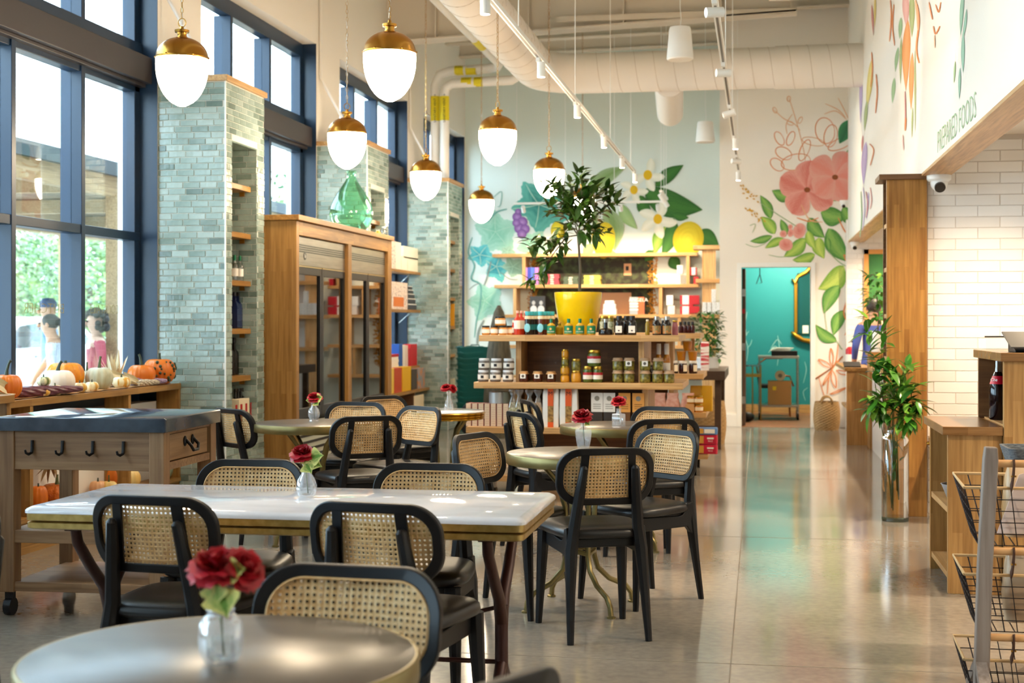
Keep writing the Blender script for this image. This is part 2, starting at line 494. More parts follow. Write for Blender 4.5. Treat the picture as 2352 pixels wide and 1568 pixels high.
def column(Y1, depth, label, part_test, zmin):
    xa, xb = XW, -4.0
    Y2 = Y1 + depth
    n0, n1 = Y1 + .13, Y1 + .70          # niche along y
    root = thing('tiled_column', label, 'column', (0, 0, 0))
    ZC, zn0, zn1, xn = 3.235, .56, 2.80, -4.36
    core = MB().box(xa, xn, Y1, Y2, 0, ZC).box(xn, xb, Y1, n0, 0, ZC).box(xn, xb, n1, Y2, 0, ZC).box(xn, xb, n0, n1, 0, zn0).box(xn, xb, n0, n1, zn1, ZC)
    obj('core', core, M_grout, root)
    obj('cap', MB().box(xa, xb + .025, Y1 - .025, Y2 + .025, ZC, ZC + .045), M_loaky, root, bevel=.003)
    obj('corner_trim', MB().box(xb - .004, xb + .007, Y1 - .007, Y1 + .004, 0, ZC), mat('trim_white', '#e6ebe8', .4), root)
    obj('niche_soffit', MB().box(xn, xb - .002, n0, n1, zn1 - .012, zn1), TILE[3], root)
    stuff = {i: MB() for i in range(5)}
    RX = Matrix.Rotation(PI / 2, 4, 'Z')
    faces = [(Matrix.Translation((xa, Y1, 0)), xb - xa, 0, ZC, 0, None), (Matrix.Translation((xb, Y1, 0)) @ RX, depth, 0, ZC, .4, (n0 - Y1, n1 - Y1, zn0, zn1)),
             (Matrix.Translation((xn, n0, 0)) @ RX, n1 - n0, zn0, zn1, .2, None),
             (Matrix.Translation((xn, n1, 0)), xb - xn, zn0, zn1, .7, None)]
    cnt = 0
    for fi, (Mx, wd, z0, z1, ph, hole) in enumerate(faces):
        for u, z, l in tile_rows(wd, z0, z1, ph):
            segs = [(u, l)]
            if hole and z + TH > hole[2] - .01 and z < hole[3] + .01:
                segs = []
                if u < hole[0]: segs.append((u, min(l, hole[0] - u)))
                if u + l > hole[1]: segs.append((max(u, hole[1]), u + l - max(u, hole[1])))
            for u_, l_ in segs:
                if l_ < .018: continue
                i = pick()
                if part_test(fi, z) and cnt < 298:
                    o = link(bpy.data.objects.new('tile', tmesh(l_, i)), root)
                    o.matrix_local = Mx @ Matrix.Translation((u_, 0, z + random.uniform(-.0006, .0006)))
                    cnt += 1
                else:
                    st = stuff[i]; st.M = Mx @ Matrix.Translation((u_, 0, z))
                    b_ = .003
                    st.add([(0, 0, 0), (l_, 0, 0), (l_, 0, TH), (0, 0, TH), (b_, -.006, b_), (l_ - b_, -.006, b_), (l_ - b_, -.006, TH - b_), (b_, -.006, TH - b_)],
                           [(4, 5, 6, 7), (0, 1, 5, 4), (1, 2, 6, 5), (2, 3, 7, 6), (3, 0, 4, 7)])
    all_ = MB()
    for i in range(5):
        all_.cur = i; all_.add(stuff[i].v, stuff[i].f)
    obj('tile_field', all_, TILE, root, kind='stuff')
    for z in (2.49, 2.11, 1.73, 1.35, .975):
        s_ = obj('niche_shelf', MB().box(xn + .008, xb - .05, n0 + .004, n1 - .012, z - .042, z), M_oaky, root, bevel=.002)
        obj('bracket', MB().box(xb - .14, xb - .10, n1 - .03, n1 - .012, z - .075, z - .042), M_brass, s_)
    return root
YC = (10.27, 14.23, 18.10)
column(YC[0], .85, 'sage tiled column with liquor niche beside the pumpkin counter', lambda f, z: (f == 0 and z > .86) or (f == 1 and z > 2.78), 0)
column(YC[1], .85, 'sage tiled column rising behind the green glass demijohn', lambda f, z: z > 2.0 and f < 2, 0)
column(YC[2], .88, 'farthest sage tiled column, next to the teal basket stack', lambda f, z: False, 0)

# white subway tiles on the end wall of the kitchen
YK = 10.66
wt = obj('wall_tiled', MB().box(1.19, 3.25, YK, YK + .12, 0, 2.75), mat('white_grout', '#d2c8bd', .8), kind='structure')
M_wt = [mat('subway_tile_%d' % i, c, .22) for i, c in enumerate(('#f0ece7', '#ece7e1', '#f3efea'))]
L3, H3, G3 = .305, .0765, .0028
wtm = [tile_mesh('subway', L3, H3, m) for m in M_wt]
row = 0
z = .02
while z < 2.70:
    u = 1.195 - (L3 * .5 if row % 2 else .19) + (.19 if row % 2 else 0)
    u = 1.195 - (.5 if row % 2 else .0) * (L3 + G3) - .11
    while u < 2.3:
        a, e = max(u, 1.195), u + L3
        if e - a > .03:
            me = wtm[random.randrange(3)] if e - a > L3 - .002 else tile_mesh('subway', e - a, H3, random.choice(M_wt))
            o = link(bpy.data.objects.new('tile', me), wt); o.location = (a, YK, z)
        u += L3 + G3
    z += H3 + G3; row += 1
# far tiled end wall seen past the second opening
obj('wall_tiled_far', MB().box(1.12, 3.25, YD - .12, YD, 0, 2.75), M_wt[0], kind='structure')
wf = bpy.data.objects['wall_tiled_far']
row = 0; z = .9
while z < 2.5:
    u = 1.125 - (.5 if row % 2 else 0) * .14
    while u < 1.75:
        a = max(u, 1.125)
        if u + .135 - a > .02:
            o = link(bpy.data.objects.new('tile', tile_mesh('subway', u + .135 - a, .064, M_wt[row % 3])), wf); o.location = (a, YD - .12, z)
        u += .14
    z += .067; row += 1

# ---------------------------------------------------------------- ceiling steel, ducts, pipes
M_duct = mat('duct_paint', '#ece4da', .55)
M_steelp = mat('painted_steel', '#ddd0bf', .7)
def beam(name, p, q, w, h, label, m=M_steelp):
    """I-beam between two points (top centre line)"""
    p, q = Vector(p), Vector(q)
    t = (q - p).normalized(); sd = Vector((0, 0, 1)).cross(t).normalized()
    mb = MB()
    def slab(hw, z0, z1):
        v = []
        for e in (p, q):
            for a, z in ((-hw, z0), (hw, z0), (hw, z1), (-hw, z1)): v.append(tuple(e + sd * a + Vector((0, 0, z))))
        mb.add(v, [(0, 1, 2, 3), (7, 6, 5, 4), (0, 4, 5, 1), (1, 5, 6, 2), (2, 6, 7, 3), (3, 7, 4, 0)])
    slab(w / 2, -.02, 0); slab(.012, -h, 0); slab(w / 2, -h, -h + .02)
    o = obj(name, mb, m)
    return tag(o, label, 'beam')
gir = beam('steel_girder', (XW, 17.05, 4.83 + .62), (.43, 17.05, 5.03 + .62), .28, .62, 'wide cream steel girder crossing above the round duct')
for x in (-3.9, -2.75, -1.6, -.45, .36):
    zb_ = 4.83 + (x - XW) / (.43 - XW) * .2
    obj('stiffener', MB().box(x - .008, x + .008, 17.05 - .12, 17.05 - .012, zb_ + .02, zb_ + .60), M_steelp, gir)
obj('bolted_angle', MB().box(-2.4, .42, 16.91, 16.93, 5.0, 5.07), M_steelp, gir)
for i, y in enumerate((18.2, 19.1, 20.4, 21.4)):
    beam('steel_joist', (XW, y, 5.72), (XR if y < 19.2 else XE, y, 5.80), .16, .26, ('%s cream roof joist beyond the big girder' % ('nearest', 'second', 'third', 'farthest')[i]))
for i, x in enumerate((-3.6, -2.6, -1.5, -.5, .5)):
    obj('roof_rib', MB().box(x, x + .08, 15.1, 21.8, 5.84, 5.95), M_steelp, ceil)
obj('roof_deck', MB().box(XW, XR, 15.2, 21.8, 5.93, 5.95), mat('deck_teal', '#b7cfc6', .7), ceil)
tag(obj('steel_bulkhead', MB().box(.1, XR, 15.6, 15.75, 4.9, 5.83), M_wall), 'flat cream bulkhead panel above the duct beside the mural wall', 'panel')
DR = .235
du = thing('spiral_duct', 'large cream spiral duct with an elbow, hung under the ceiling', 'duct', (0, 0, 0))
DXc, DZc, DYc = -2.55, 4.33, 16.65
obj('duct_run', MB().tube([(DXc, -3.9, DZc), (DXc, DYc - .55, DZc)], DR, 40), M_duct, du, smooth=2)
pts = [(DXc, DYc - .55, DZc)] + [(DXc + .55 - .55 * math.cos(a), DYc - .55 + .55 * math.sin(a), DZc) for a in [PI / 2 * i / 8 for i in range(1, 9)]]
obj('duct_elbow', MB().tube(pts, DR, 40, cap=False), M_duct, du, smooth=2)
obj('duct_run', MB().tube([(DXc + .55, DYc, DZc), (.17, DYc, DZc)], DR, 40), M_duct, du, smooth=2)
obj('duct_run', MB().tube([(.17, DYc, DZc), (XR, DYc, DZc)], DR * 1.05, 40), M_duct, du, smooth=2)
obj('duct_branch', MB().tube([(-1.05, DYc + .1, DZc - .12), (-1.15, 18.6, 4.12)], .17, 28), M_duct, du, smooth=2)
seamY = MB()
y = 5.0
M_seam = mat('duct_seam', '#cfc2b2', .6)
while y < DYc - .6:
    seamY.tube([(DXc + (DR + .001) * math.cos(a), y + .12 * a / PI, DZc + (DR + .001) * math.sin(a)) for a in [2 * PI * i / 24 for i in range(25)]], .0035, 4); y += .42
obj('spiral_seam', seamY, M_seam, du)
seamX = MB(); x = DXc + .6
while x < XR - .1:
    rr_ = DR if x < .17 else DR * 1.05
    seamX.tube([(x + .1 * a / PI, DYc + (rr_ + .001) * math.cos(a), DZc + (rr_ + .001) * math.sin(a)) for a in [2 * PI * i / 24 for i in range(25)]], .0035, 4); x += .22
obj('spiral_seam', seamX, M_seam, du)
for y in (8.9, 11.9):
    g = obj('grille', MB().box(-.015, .015, -.16, .16, -.09, .09), M_duct, du)
    g.location = (DXc + DR * .9, y, DZc - DR * .42); g.rotation_euler = (0, math.radians(25), 0)
    for k in range(5): obj('louvre', MB().box(.014, .018, -.14 + k * .06, -.11 + k * .06, -.07, .07), M_dark, g)
# vent pipes
pp = thing('vent_pipe', 'white sanitary vent pipe running back under the ceiling, left of the pair', 'pipe')
def pipe_path(x, zt, yv):
    return [(-2.95, 4.0, zt), (-2.95, yv - .25, zt), (-2.95, yv - .08, zt)] + []
M_pipe = mat('white_pipe', '#efeae2', .45)
ypv = 18.45
obj('pipe_run', MB().tube([(-3.35, 4, 4.85), (-3.35, ypv - .2, 4.78), (-3.4, ypv - .05, 4.76), (-3.55, ypv, 4.75), (-4.05, ypv, 4.73), (-4.19, ypv, 4.69), (-4.25, ypv, 4.55), (-4.25, ypv, 3.27)], .062, 16), M_pipe, pp, smooth=2)
pq = thing('vent_pipe', 'lower white sanitary vent pipe, right of the pair', 'pipe')
obj('pipe_run', MB().tube([(-3.12, ypv - .1, 4.62), (-3.2, ypv - .1, 4.57), (-4.0, ypv - .1, 4.55), (-4.08, ypv - .1, 4.5), (-4.1, ypv - .1, 4.4), (-4.1, ypv - .1, 3.27)], .062, 16), M_pipe, pq, smooth=2)
M_yel = mat('label_yellow', '#e6d21c', .5)
M_ink = mat('ink_black', '#15151a', .6)
def pipe_label(par, x, z0, z1):
    o = obj('pipe_label', MB().tube([(x, ypv - (0 if par is pp else .1), z0), (x, ypv - (0 if par is pp else .1), z1)], .0635, 16, cap=False), M_yel, par, smooth=2)
    zc_ = (z0 + z1) / 2
    text('SANITARY VENT \u2192', .044, Matrix.Translation((x + .012, ypv - (0 if par is pp else .1) - .0655, zc_)) @ FACE_CAM @ Matrix.Rotation(PI / 2, 4, 'Z'), M_ink, o)
pipe_label(pp, -4.25, 4.07, 4.40); pipe_label(pq, -4.10, 4.06, 4.38)
for par, yy, zz, segs in ((pp, ypv, 4.735, ((-3.98, -3.86), (-3.83, -3.69))), (pq, ypv - .1, 4.56, ((-3.87, -3.73), (-3.70, -3.58)))):
    for a, c_ in segs:
        o = obj('pipe_label', MB().tube([(a, yy, zz), (c_, yy, zz)], .0638, 16, cap=False), M_yel, par, smooth=2)
        text('SANITARY', .022, Matrix.Translation(((a + c_) / 2, yy - .055, zz + .035)) @ Matrix.Rotation(PI / 3.2, 4, 'X'), M_ink, o)
o = obj('pipe_label', MB().tube([(-3.35, 16.6, 4.787), (-3.35, 17.1, 4.785)], .0638, 16, cap=False), M_yel, pp, smooth=2)
# conduits on the piers
for k, (yy, lab) in enumerate(((10.33, 'thin white conduit on the pier above the first tiled column'), (14.30, 'thin white conduit on the pier above the second tiled column'), (18.17, 'thin white conduit kinked above the third tiled column'))):
    tag(obj('conduit', MB().tube([(XW + .02, yy, 5.8), (XW + .02, yy, 3.95), (XW + .3, yy + .12, 3.4), (XW + .32, yy + .13, 3.29)], .016, 8), M_pipe, smooth=2), lab, 'conduit')
# ---------------------------------------------------------------- pendant lamps
M_globe = mat('opal_globe', '#ffffff', .3, emit=26, ecol=(1.0, .79, .54))
M_brassl = mat('satin_brass', '#c08b3c', .26, 1, col2='#b37e33', scale=4, stretch=(1, 1, .2))
def pendant_proto():
    t = thing('pendant_lamp', '', 'lamp', (0, 0, 0), 0, 'brass and opal pendant lamps')
    R = .1525
    prof = [(R * (1 - (k / 12) ** 2.25) ** .5 * (1 + .03 * math.sin(PI * k / 12)), -.285 * k / 12) for k in range(13)]
    obj('globe', MB().lathe([(R * .985, .004)] + prof[:-1] + [(R * .16, -.2835), (0, -.285)], 40), M_globe, t, smooth=True)
    dome = [(R + .003, -.008), (R + .005, 0), (R + .003, .006)] + [(max((R) * math.cos(a), .034), .006 + .118 * math.sin(a)) for a in [PI / 2 * i / 9 for i in range(1, 9)]]
    dm = obj('dome', MB().lathe(dome + [(.034, .124)], 40), M_brassl, t, smooth=2)
    for k in range(6):
        a = 2 * PI * k / 6 + .3
        obj('rivet', MB().ball(((R + .004) * math.cos(a), (R + .004) * math.sin(a), .004), .006, 8, 6), M_brassl, dm, smooth=True)
    obj('neck', MB().lathe([(.03, .122), (.026, .14), (.03, .15), (.042, .152), (.043, .166), (.03, .17), (.012, .172), (.01, .188)], 24), M_brassl, t, smooth=2)
    ch = MB()
    ring = [(.024 * math.cos(a), 0, .21 + .026 * math.sin(a)) for a in [2 * PI * i / 16 for i in range(16)]]
    ch.tube(ring, .003, 6, close=True)
    z = .235; k = 0
    while z < 3.3:
        ax = (1, 0) if k % 2 else (0, 1)
        pts = []
        for i in range(10):
            a = 2 * PI * i / 10
            u = .008 * math.cos(a); w = .018 * math.sin(a)
            pts.append((ax[0] * u, ax[1] * u, z + .018 + w))
        ch.tube(pts, .0022, 4, close=True)
        z += .031; k += 1
    obj('chain', ch, M_brass, t)
    obj('cord', MB().tube([(.004 * math.sin(q * 1.7), .004 * math.cos(q * 1.7), .2 + q * .05) for q in range(62)], .0025, 5), mat('silver_cord', '#d8d4cc', .4, .4), t, smooth=True)
    return t
PEND = [(418, 8.44, 244, 'nearest pendant lamp on the left, hanging beside the window'), (797, 11.3, 388, 'pendant lamp hanging above the glass door cooler and green demijohn'),
        (978, 14.2, 460, 'pendant lamp in front of the farthest tiled column'), (1106, 17.5, 512, 'smallest pendant lamp, over the painted grape leaves'),
        (895, 8.3, 233, 'largest pendant lamp, cut close to the top of the picture'), (1143, 11.55, 380, 'pendant lamp hanging below the big duct, left of the track rail'),
        (1261, 14.2, 455, 'pendant lamp touching the upper left leaves of the potted tree'), (1338, 17.5, 507, 'pendant lamp half hidden inside the crown of the potted tree')]
proto = pendant_proto()
for i, (px, zc, yb, lab) in enumerate(PEND):
    x, y = W(px, zc)
    z = H + (HZ - yb) / F * zc + .285
    o = proto if i == 0 else dup(proto, (0, 0, 0))
    o.location = (x, y, z); o['label'] = lab; o.rotation_euler.z = i * .5

# ---------------------------------------------------------------- track lights
def spot(par, loc, target, energy, size=70, col=WARM, r=.03, blend=.6, name='track_spot'):
    l = bpy.data.lights.new(name, 'SPOT'); l.energy = energy * LAMP; l.color = col; l.spot_size = math.radians(size); l.spot_blend = blend; l.shadow_soft_size = r
    o = link(bpy.data.objects.new(name, l), par)
    o.location = loc
    dv = Vector(target) - Vector(loc)
    o.rotation_euler = dv.to_track_quat('-Z', 'Y').to_euler()
    return o
M_lens = mat('lamp_lens', '#ffffff', .3, emit=14, ecol=(1, .85, .65))
def track(X, Z, y0, y1, label, heads, wires):
    t = thing('track_light', label, 'track light')
    obj('rail', MB().box(X - .02, X + .02, y0, y1, Z, Z + .032), M_white, t, bevel=.002)
    obj('rail_groove', MB().box(X - .008, X + .008, y0, y1, Z - .0015, Z), mat('groove_grey', '#6d6a66', .5), t)
    for y in wires: obj('suspension_wire', MB().tube([(X, y, Z + .03), (X, y, 5.94)], .004, 5), M_white, t)
    for (y, tg, en) in heads:
        top = Vector((X, y, Z))
        if tg is None:
            dr = Vector((0, 0, -1)); c0 = top + Vector((0.02, 0, -.03))
        else:
            c0 = top + Vector((0, 0, -.075)); dr = (Vector(tg) - c0).normalized()
        a = c0 - dr * (.0 if tg is None else .055); b_ = c0 + dr * (.11 if tg is None else .055)
        h = obj('lamp_head', MB().tube([tuple(a), tuple(b_)], .031, 20), M_white, t, smooth=2)
        obj('lens', MB().tube([tuple(b_ - dr * .004), tuple(b_ + dr * .001)], .026, 20), M_lens, h, smooth=2)
        obj('adapter', MB().box(X - .014, X + .014, y - .045, y + .02, Z - .03, Z), M_white, h)
        spot(h, tuple(b_ + dr * .012), tuple(b_ + dr * 2), en)
    return t
TX1, TZ = -1.61, 3.35
hy = [onX(px, TX1) for px in (1107, 1237, 1321, 1383, 1425, 1455)]
heads = [(y, None, 55) for y in hy]
heads += [(y, None, 16) for y in (1.0, 3.4, 5.8)]
track(TX1, TZ, .2, hy[-1] + .15, 'long white track light slanting across from the duct to the tree', heads, [1.6, 4, 6.5, 9.5, 12.5, 15.5, 18.0])
TX2 = -.27
yy2 = [W(1660, z)[1] for z in (8.6, 10.7, 12.8, 14.9, 16.6, 18.3)]
tg2 = [(XR, yy2[0] + .6, 3.4), (XR, yy2[1] + .5, 3.3), (-4, 13.5, 2.2), None, (XR, yy2[4] + .6, 3.2), (-.25, 18.6, 0)]
heads = [(y, t_, 12) for y, t_ in zip(yy2, tg2)] + [(6.2, (XR, 6.6, 3.3), 10), (3.8, (XR, 4.2, 3.3), 10), (1.5, (-2, 2, 0.7), 14)]
track(TX2, TZ, .2, 18.6, 'white track light running away above the aisle, beside the two speakers', heads, [2, 5, 8.6, 11.5, 14.5, 17.8])
# wall-wash tracks in front of the sage wall
t = thing('track_light', 'short white track light hung level in front of the leaf mural', 'track light')
Yk = 20.4
xa_, za_ = XZ(1180, 470, Yk); xb_, _ = XZ(1532, 470, Yk)
obj('rail', MB().box(xa_, xb_, Yk - .02, Yk + .02, za_, za_ + .03), M_white, t)
for f_ in (.02, .34, .66, .98): obj('suspension_wire', MB().tube([(xa_ + (xb_ - xa_) * f_, Yk, za_), (xa_ + (xb_ - xa_) * f_, Yk, 5.9)], .004, 5), M_white, t)
for f_ in (.06, .3, .5, .7, .94):
    xx = xa_ + (xb_ - xa_) * f_
    h = obj('lamp_head', MB().tube([(xx, Yk + .02, za_ - .03), (xx, Yk + .09, za_ - .1)], .03, 16), M_white, t, smooth=2)
    obj('lens', MB().tube([(xx, Yk + .088, za_ - .098), (xx, Yk + .091, za_ - .101)], .025, 16), M_lens, h)
    spot(h, (xx, Yk + .11, za_ - .115), (xx, YB, za_ - 1.35), 26, 75)
t = thing('track_light', 'little white track light by the painted lemon flowers, right end', 'track light')
obj('rail', MB().box(xb_ - .02, xb_ + .02, Yk - 1.3, Yk - .05, za_ + .03, za_ + .06), M_white, t)
for yy in (Yk - 1.25, Yk - .2): obj('suspension_wire', MB().tube([(xb_, yy, za_ + .05), (xb_, yy, 5.9)], .004, 5), M_white, t)
for yy in (Yk - 1.1, Yk - .35):
    h = obj('lamp_head', MB().tube([(xb_ - .03, yy, za_ + .02), (xb_ + .03, yy + .05, za_ - .08)], .03, 16), M_white, t, smooth=2)
    spot(h, (xb_ + .04, yy + .06, za_ - .1), (xb_ + .2, YB - .2, 1.5), 22, 70)
# hanging speakers
for (px, zc, y0, y1, lab) in ((1562, 13.7, 63, 138, 'larger white bell shaped speaker hanging near the girder'), (1620, 19.0, 280, 327, 'smaller white hanging speaker below the duct branch')):
    x, y = W(px, zc)
    z0, z1 = H + (HZ - y1) / F * zc, H + (HZ - y0) / F * zc
    hh = z1 - z0
    t = thing('hanging_speaker', lab, 'speaker', (x, y, z0))
    obj('shell', MB().lathe([(.12, .004), (.128, .012), (.128, hh * .12), (.105, hh * .93), (.098, hh), (0, hh)], 32), M_white, t, smooth=2)
    obj('grille', MB().lathe([(0, 0), (.118, 0), (.12, .004)], 32), mat('grille_grey', '#d8d2c8', .7), t)
    obj('cable', MB().tube([(0, 0, hh), (.01, 0, hh + .08), (0, 0, hh + .2), (0, 0, 5.9 - z0)], .004, 5), M_white, t)
# security cameras
for (x, y, z, r, lab) in ((1.262, YK - .12, ZS - .02, .085, 'white dome camera under the wooden edge beside the oak post'), (1.22, YD - .25, ZS - .02, .06, 'small white dome camera at the far end of the mural wall'), (1.07, 18.9, 2.98, .05, 'tiny white camera on the mural wall by the pink flowers')):
    t = thing('security_camera', lab, 'camera', (x, y, z))
    obj('mount', MB().lathe([(r, -.0), (r, -.03), (r * .8, -.045), (0, -.045)], 24), M_white, t, smooth=2)
    obj('eye_ball', MB().ball((0, -.01, -.055), r * .72, 18, 12), M_white, t, smooth=True)
    obj('eye_lens', MB().tube([(0, -.01 - r * .5, -.06 - r * .3), (0, -.01 - r * .68, -.06 - r * .42)], r * .45, 18), mat('lens_dark', '#2b2622', .15), t, smooth=2)

# ---------------------------------------------------------------- cane chairs
def rrect(w, h, r, n=10):
    """rounded rectangle outline centred on x, from 0 to h"""
    pts = []
    for (cx, cy, a0) in ((w - r, r, -PI / 2), (w - r, h - r, 0), (-(w - r), h - r, PI / 2), (-(w - r), r, PI)):
        for i in range(n + 1):
            a = a0 + PI / 2 * i / n
            pts.append((cx + r * math.cos(a), cy + r * math.sin(a)))
    return pts
CT, ST = math.cos(math.radians(11)), math.sin(math.radians(11))
def bmap(u, v, w):
    """back panel: across, up, thickness (+ is forward)"""
    y = .95 * u * u + w
    return (u, -.205 - v * ST + y * CT, .595 + v * CT + y * ST * .2)
def chair_proto():
    t = thing('cane_chair', '', 'chair', (0, 0, 0), 0, 'black cane back dining chairs')
    # seat cushion
    mb = MB(); n = 40
    def outline(k):
        pts = []
        for i in range(n):
            a = 2 * PI * i / n
            ca, sa = math.cos(a), math.sin(a)
            e = .52
            x = abs(ca) ** e * (1 if ca > 0 else -1); y = abs(sa) ** e * (1 if sa > 0 else -1)
            hw = .218 + .022 * y
            pts.append((x * hw * k, .005 + y * .225 * k))
        return pts
    rings = [(.93, .448), (.985, .452), (1.0, .465), (.99, .480), (.93, .491), (.75, .499), (.4, .497), (.1, .495)]
    v = []
    for k, z in rings: v += [(x, y, z) for x, y in outline(k)]
    fs = []
    for j in range(len(rings) - 1):
        for i in range(n):
            q = (i + 1) % n
            fs.append((j * n + i, j * n + q, (j + 1) * n + q, (j + 1) * n + i))
    fs.append(tuple(range(n - 1, -1, -1))); fs.append(tuple((len(rings) - 1) * n + i for i in range(n)))
    mb.add(v, fs)
    obj('seat', mb, M_vinyl, t, smooth=True)
    obj('seat_frame', MB().box(-.17, .17, -.175, .185, .405, .447), M_black, t, bevel=.006)
    for s_ in (-1, 1):
        # front leg
        p = [(s_ * .188, .185, .445), (s_ * .192, .192, .33), (s_ * .204, .215, 0)]
        obj('leg', MB().tube(p, [.029, .026, .015], 8), M_black, t, smooth=2)
        # rear leg running up behind the back panel
        q = [(s_ * .178, -.262, 0), (s_ * .170, -.232, .2), (s_ * .160, -.205, .40), (s_ * .146, -.205, .50), (s_ * .128, -.236, .66), (s_ * .116, -.262, .765), (s_ * .115, -.264, .775)]
        obj('leg', MB().tube(q, [.015, .021, .030, .026, .023, .018, .008], 8), M_black, t, smooth=2)
        # side rail with the scooped joint
        prof = [(.20, .375), (.19, .445), (-.10, .432), (-.125, .436), (-.15, .455), (-.163, .49), (-.20, .50), (-.22, .40), (-.20, .33), (-.16, .375)]
        obj('side_rail', MB().prism(prof, 0, s_ * .168 - .014, s_ * .168 + .014), M_black, t, bevel=.004)
    # back frame ring
    O = rrect(.223, .258, .10); I = []
    Iin = rrect(.194, .196, .08)
    I = [(x, y + .031) for x, y in Iin]
    n = len(O)
    v = []
    for w in (-.013, .013):
        for P_ in (O, I):
            v += [bmap(x, y, w) for x, y in P_]
    fs = []
    for i in range(n):
        k = (i + 1) % n
        fs += [(i, k, n + k, n + i), (2 * n + i, 3 * n + i, 3 * n + k, 2 * n + k), (i, 2 * n + i, 2 * n + k, k), (n + i, n + k, 3 * n + k, 3 * n + i)]
    fr = obj('back_frame', MB().add(v, fs), M_black, t, smooth=2, bevel=.004)
    for s_ in (-1, 1):
        vb = MB()
        pts = [((s_ * (.103 + .004 * k)), .225 - .2 * k / 6) for k in range(7)]
        vv = []; ff = []
        for k in range(7):
            yv = .03 + .2 * k / 6
            uo = s_ * (.118 - .012 * k / 6)
            for du_, w in ((-.017, -.014), (.017, -.014), (.017, -.004), (-.017, -.004)): vv.append(bmap(uo + du_, yv, w))
        for k in range(6):
            for i in range(4):
                j = (i + 1) % 4
                ff.append((k * 4 + i, k * 4 + j, (k + 1) * 4 + j, (k + 1) * 4 + i))
        obj('back_bar', vb.add(vv, ff), M_black, fr)
    # woven cane with open holes
    p = .0152; hr = .0037
    cm = MB()
    nx, nz = int(.2 / p) + 1, int(.21 / p) + 1
    def inside(x, y):
        w_, h_, r = .201, .209, .086
        yy = y - .026
        dx, dy = abs(x) - (w_ - r), abs(yy - h_ / 2) - (h_ / 2 - r)
        return (max(dx, 0) ** 2 + max(dy, 0) ** 2) ** .5 <= r and dx <= r and dy <= r
    for ix in range(-nx, nx + 1):
        for iz in range(0, nz + 2):
            cx, cy = ix * p, .02 + iz * p
            if not inside(cx, cy): continue
            h = p / 2
            out = [(h, 0), (h, h), (0, h), (-h, h), (-h, 0), (-h, -h), (0, -h), (h, -h)]
            vv = [bmap(cx + a, cy + c_, .006) for a, c_ in out] + [bmap(cx + hr * math.cos(PI / 4 * k), cy + hr * math.sin(PI / 4 * k), .006 + .0015) for k in range(8)]
            cm.add(vv, [(k, (k + 1) % 8, 8 + (k + 1) % 8, 8 + k) for k in range(8)])
    obj('cane_panel', cm, M_cane, t)
    # rim cord around the cane on the front
    obj('cane_edge', MB().tube([bmap(x * .985, y * .99 + .002, .0145) for x, y in I], .003, 5, close=True), M_cane, fr, smooth=True)
    return t
CH = [(-1.895, 4.50, -6, 'chair seen from behind at the left of the marble table'),
      (-1.14, 4.45, -9, 'chair seen from behind at the right of the marble table'),
      (-2.00, 5.22, 181, 'chair facing us on the far left side of the marble table'),
      (-1.27, 5.20, 179, 'chair facing us on the far right side of the marble table'),
      (-.925, 2.885, 176, 'nearest chair, facing us across the foreground round table'),
      (-2.43, 3.68, 150, 'chair cut off by the left edge of the picture'),
      (-.745, 6.435, 22.5, 'chair turned its back to us at the round table beside the aisle'),
      (-.60, 7.19, 138, 'chair facing left at the round table beside the aisle, pale cane'),
      (-1.19, 6.85, -110, 'chair facing right at the round table beyond the marble table, honey coloured cane'),
      (-1.275, 8.78, -55, 'chair seen edge on from behind in front of the white and orange bags'),
      (-1.42, 10.07, -66, 'dark chair back before the clear bags of nuts, behind another chair'),
      (-2.32, 8.92, 143, 'chair with pale cane facing left, in front of the brass rimmed white table'),
      (-2.40, 8.31, 33, 'chair with its back to us at the round table by the cooler'),
      (-2.77, 9.30, 174, 'chair facing us behind the round table by the cooler'),
      (-2.62, 10.22, -127, 'honey cane chair at the left of the brass rimmed white table'),
      (-.69, 9.12, 160, 'chair facing us behind the farthest dark round table'),
      (-.63, 8.37, 27, 'chair seen from behind right of the farthest dark round table'),
      (-3.20, 8.84, -37, 'chair half hidden by the stone topped table, next to the tiled column'),
      (-.615, 2.26, 60, 'chair whose top corner just shows at the bottom edge of the picture')]
cp = chair_proto()
for i, (x, y, a, lab) in enumerate(CH):
    o = cp if i == 0 else dup(cp, (0, 0, 0))
    o.location = (x, y, 0); o.rotation_euler.z = math.radians(a); o['label'] = 'black cane ' + lab

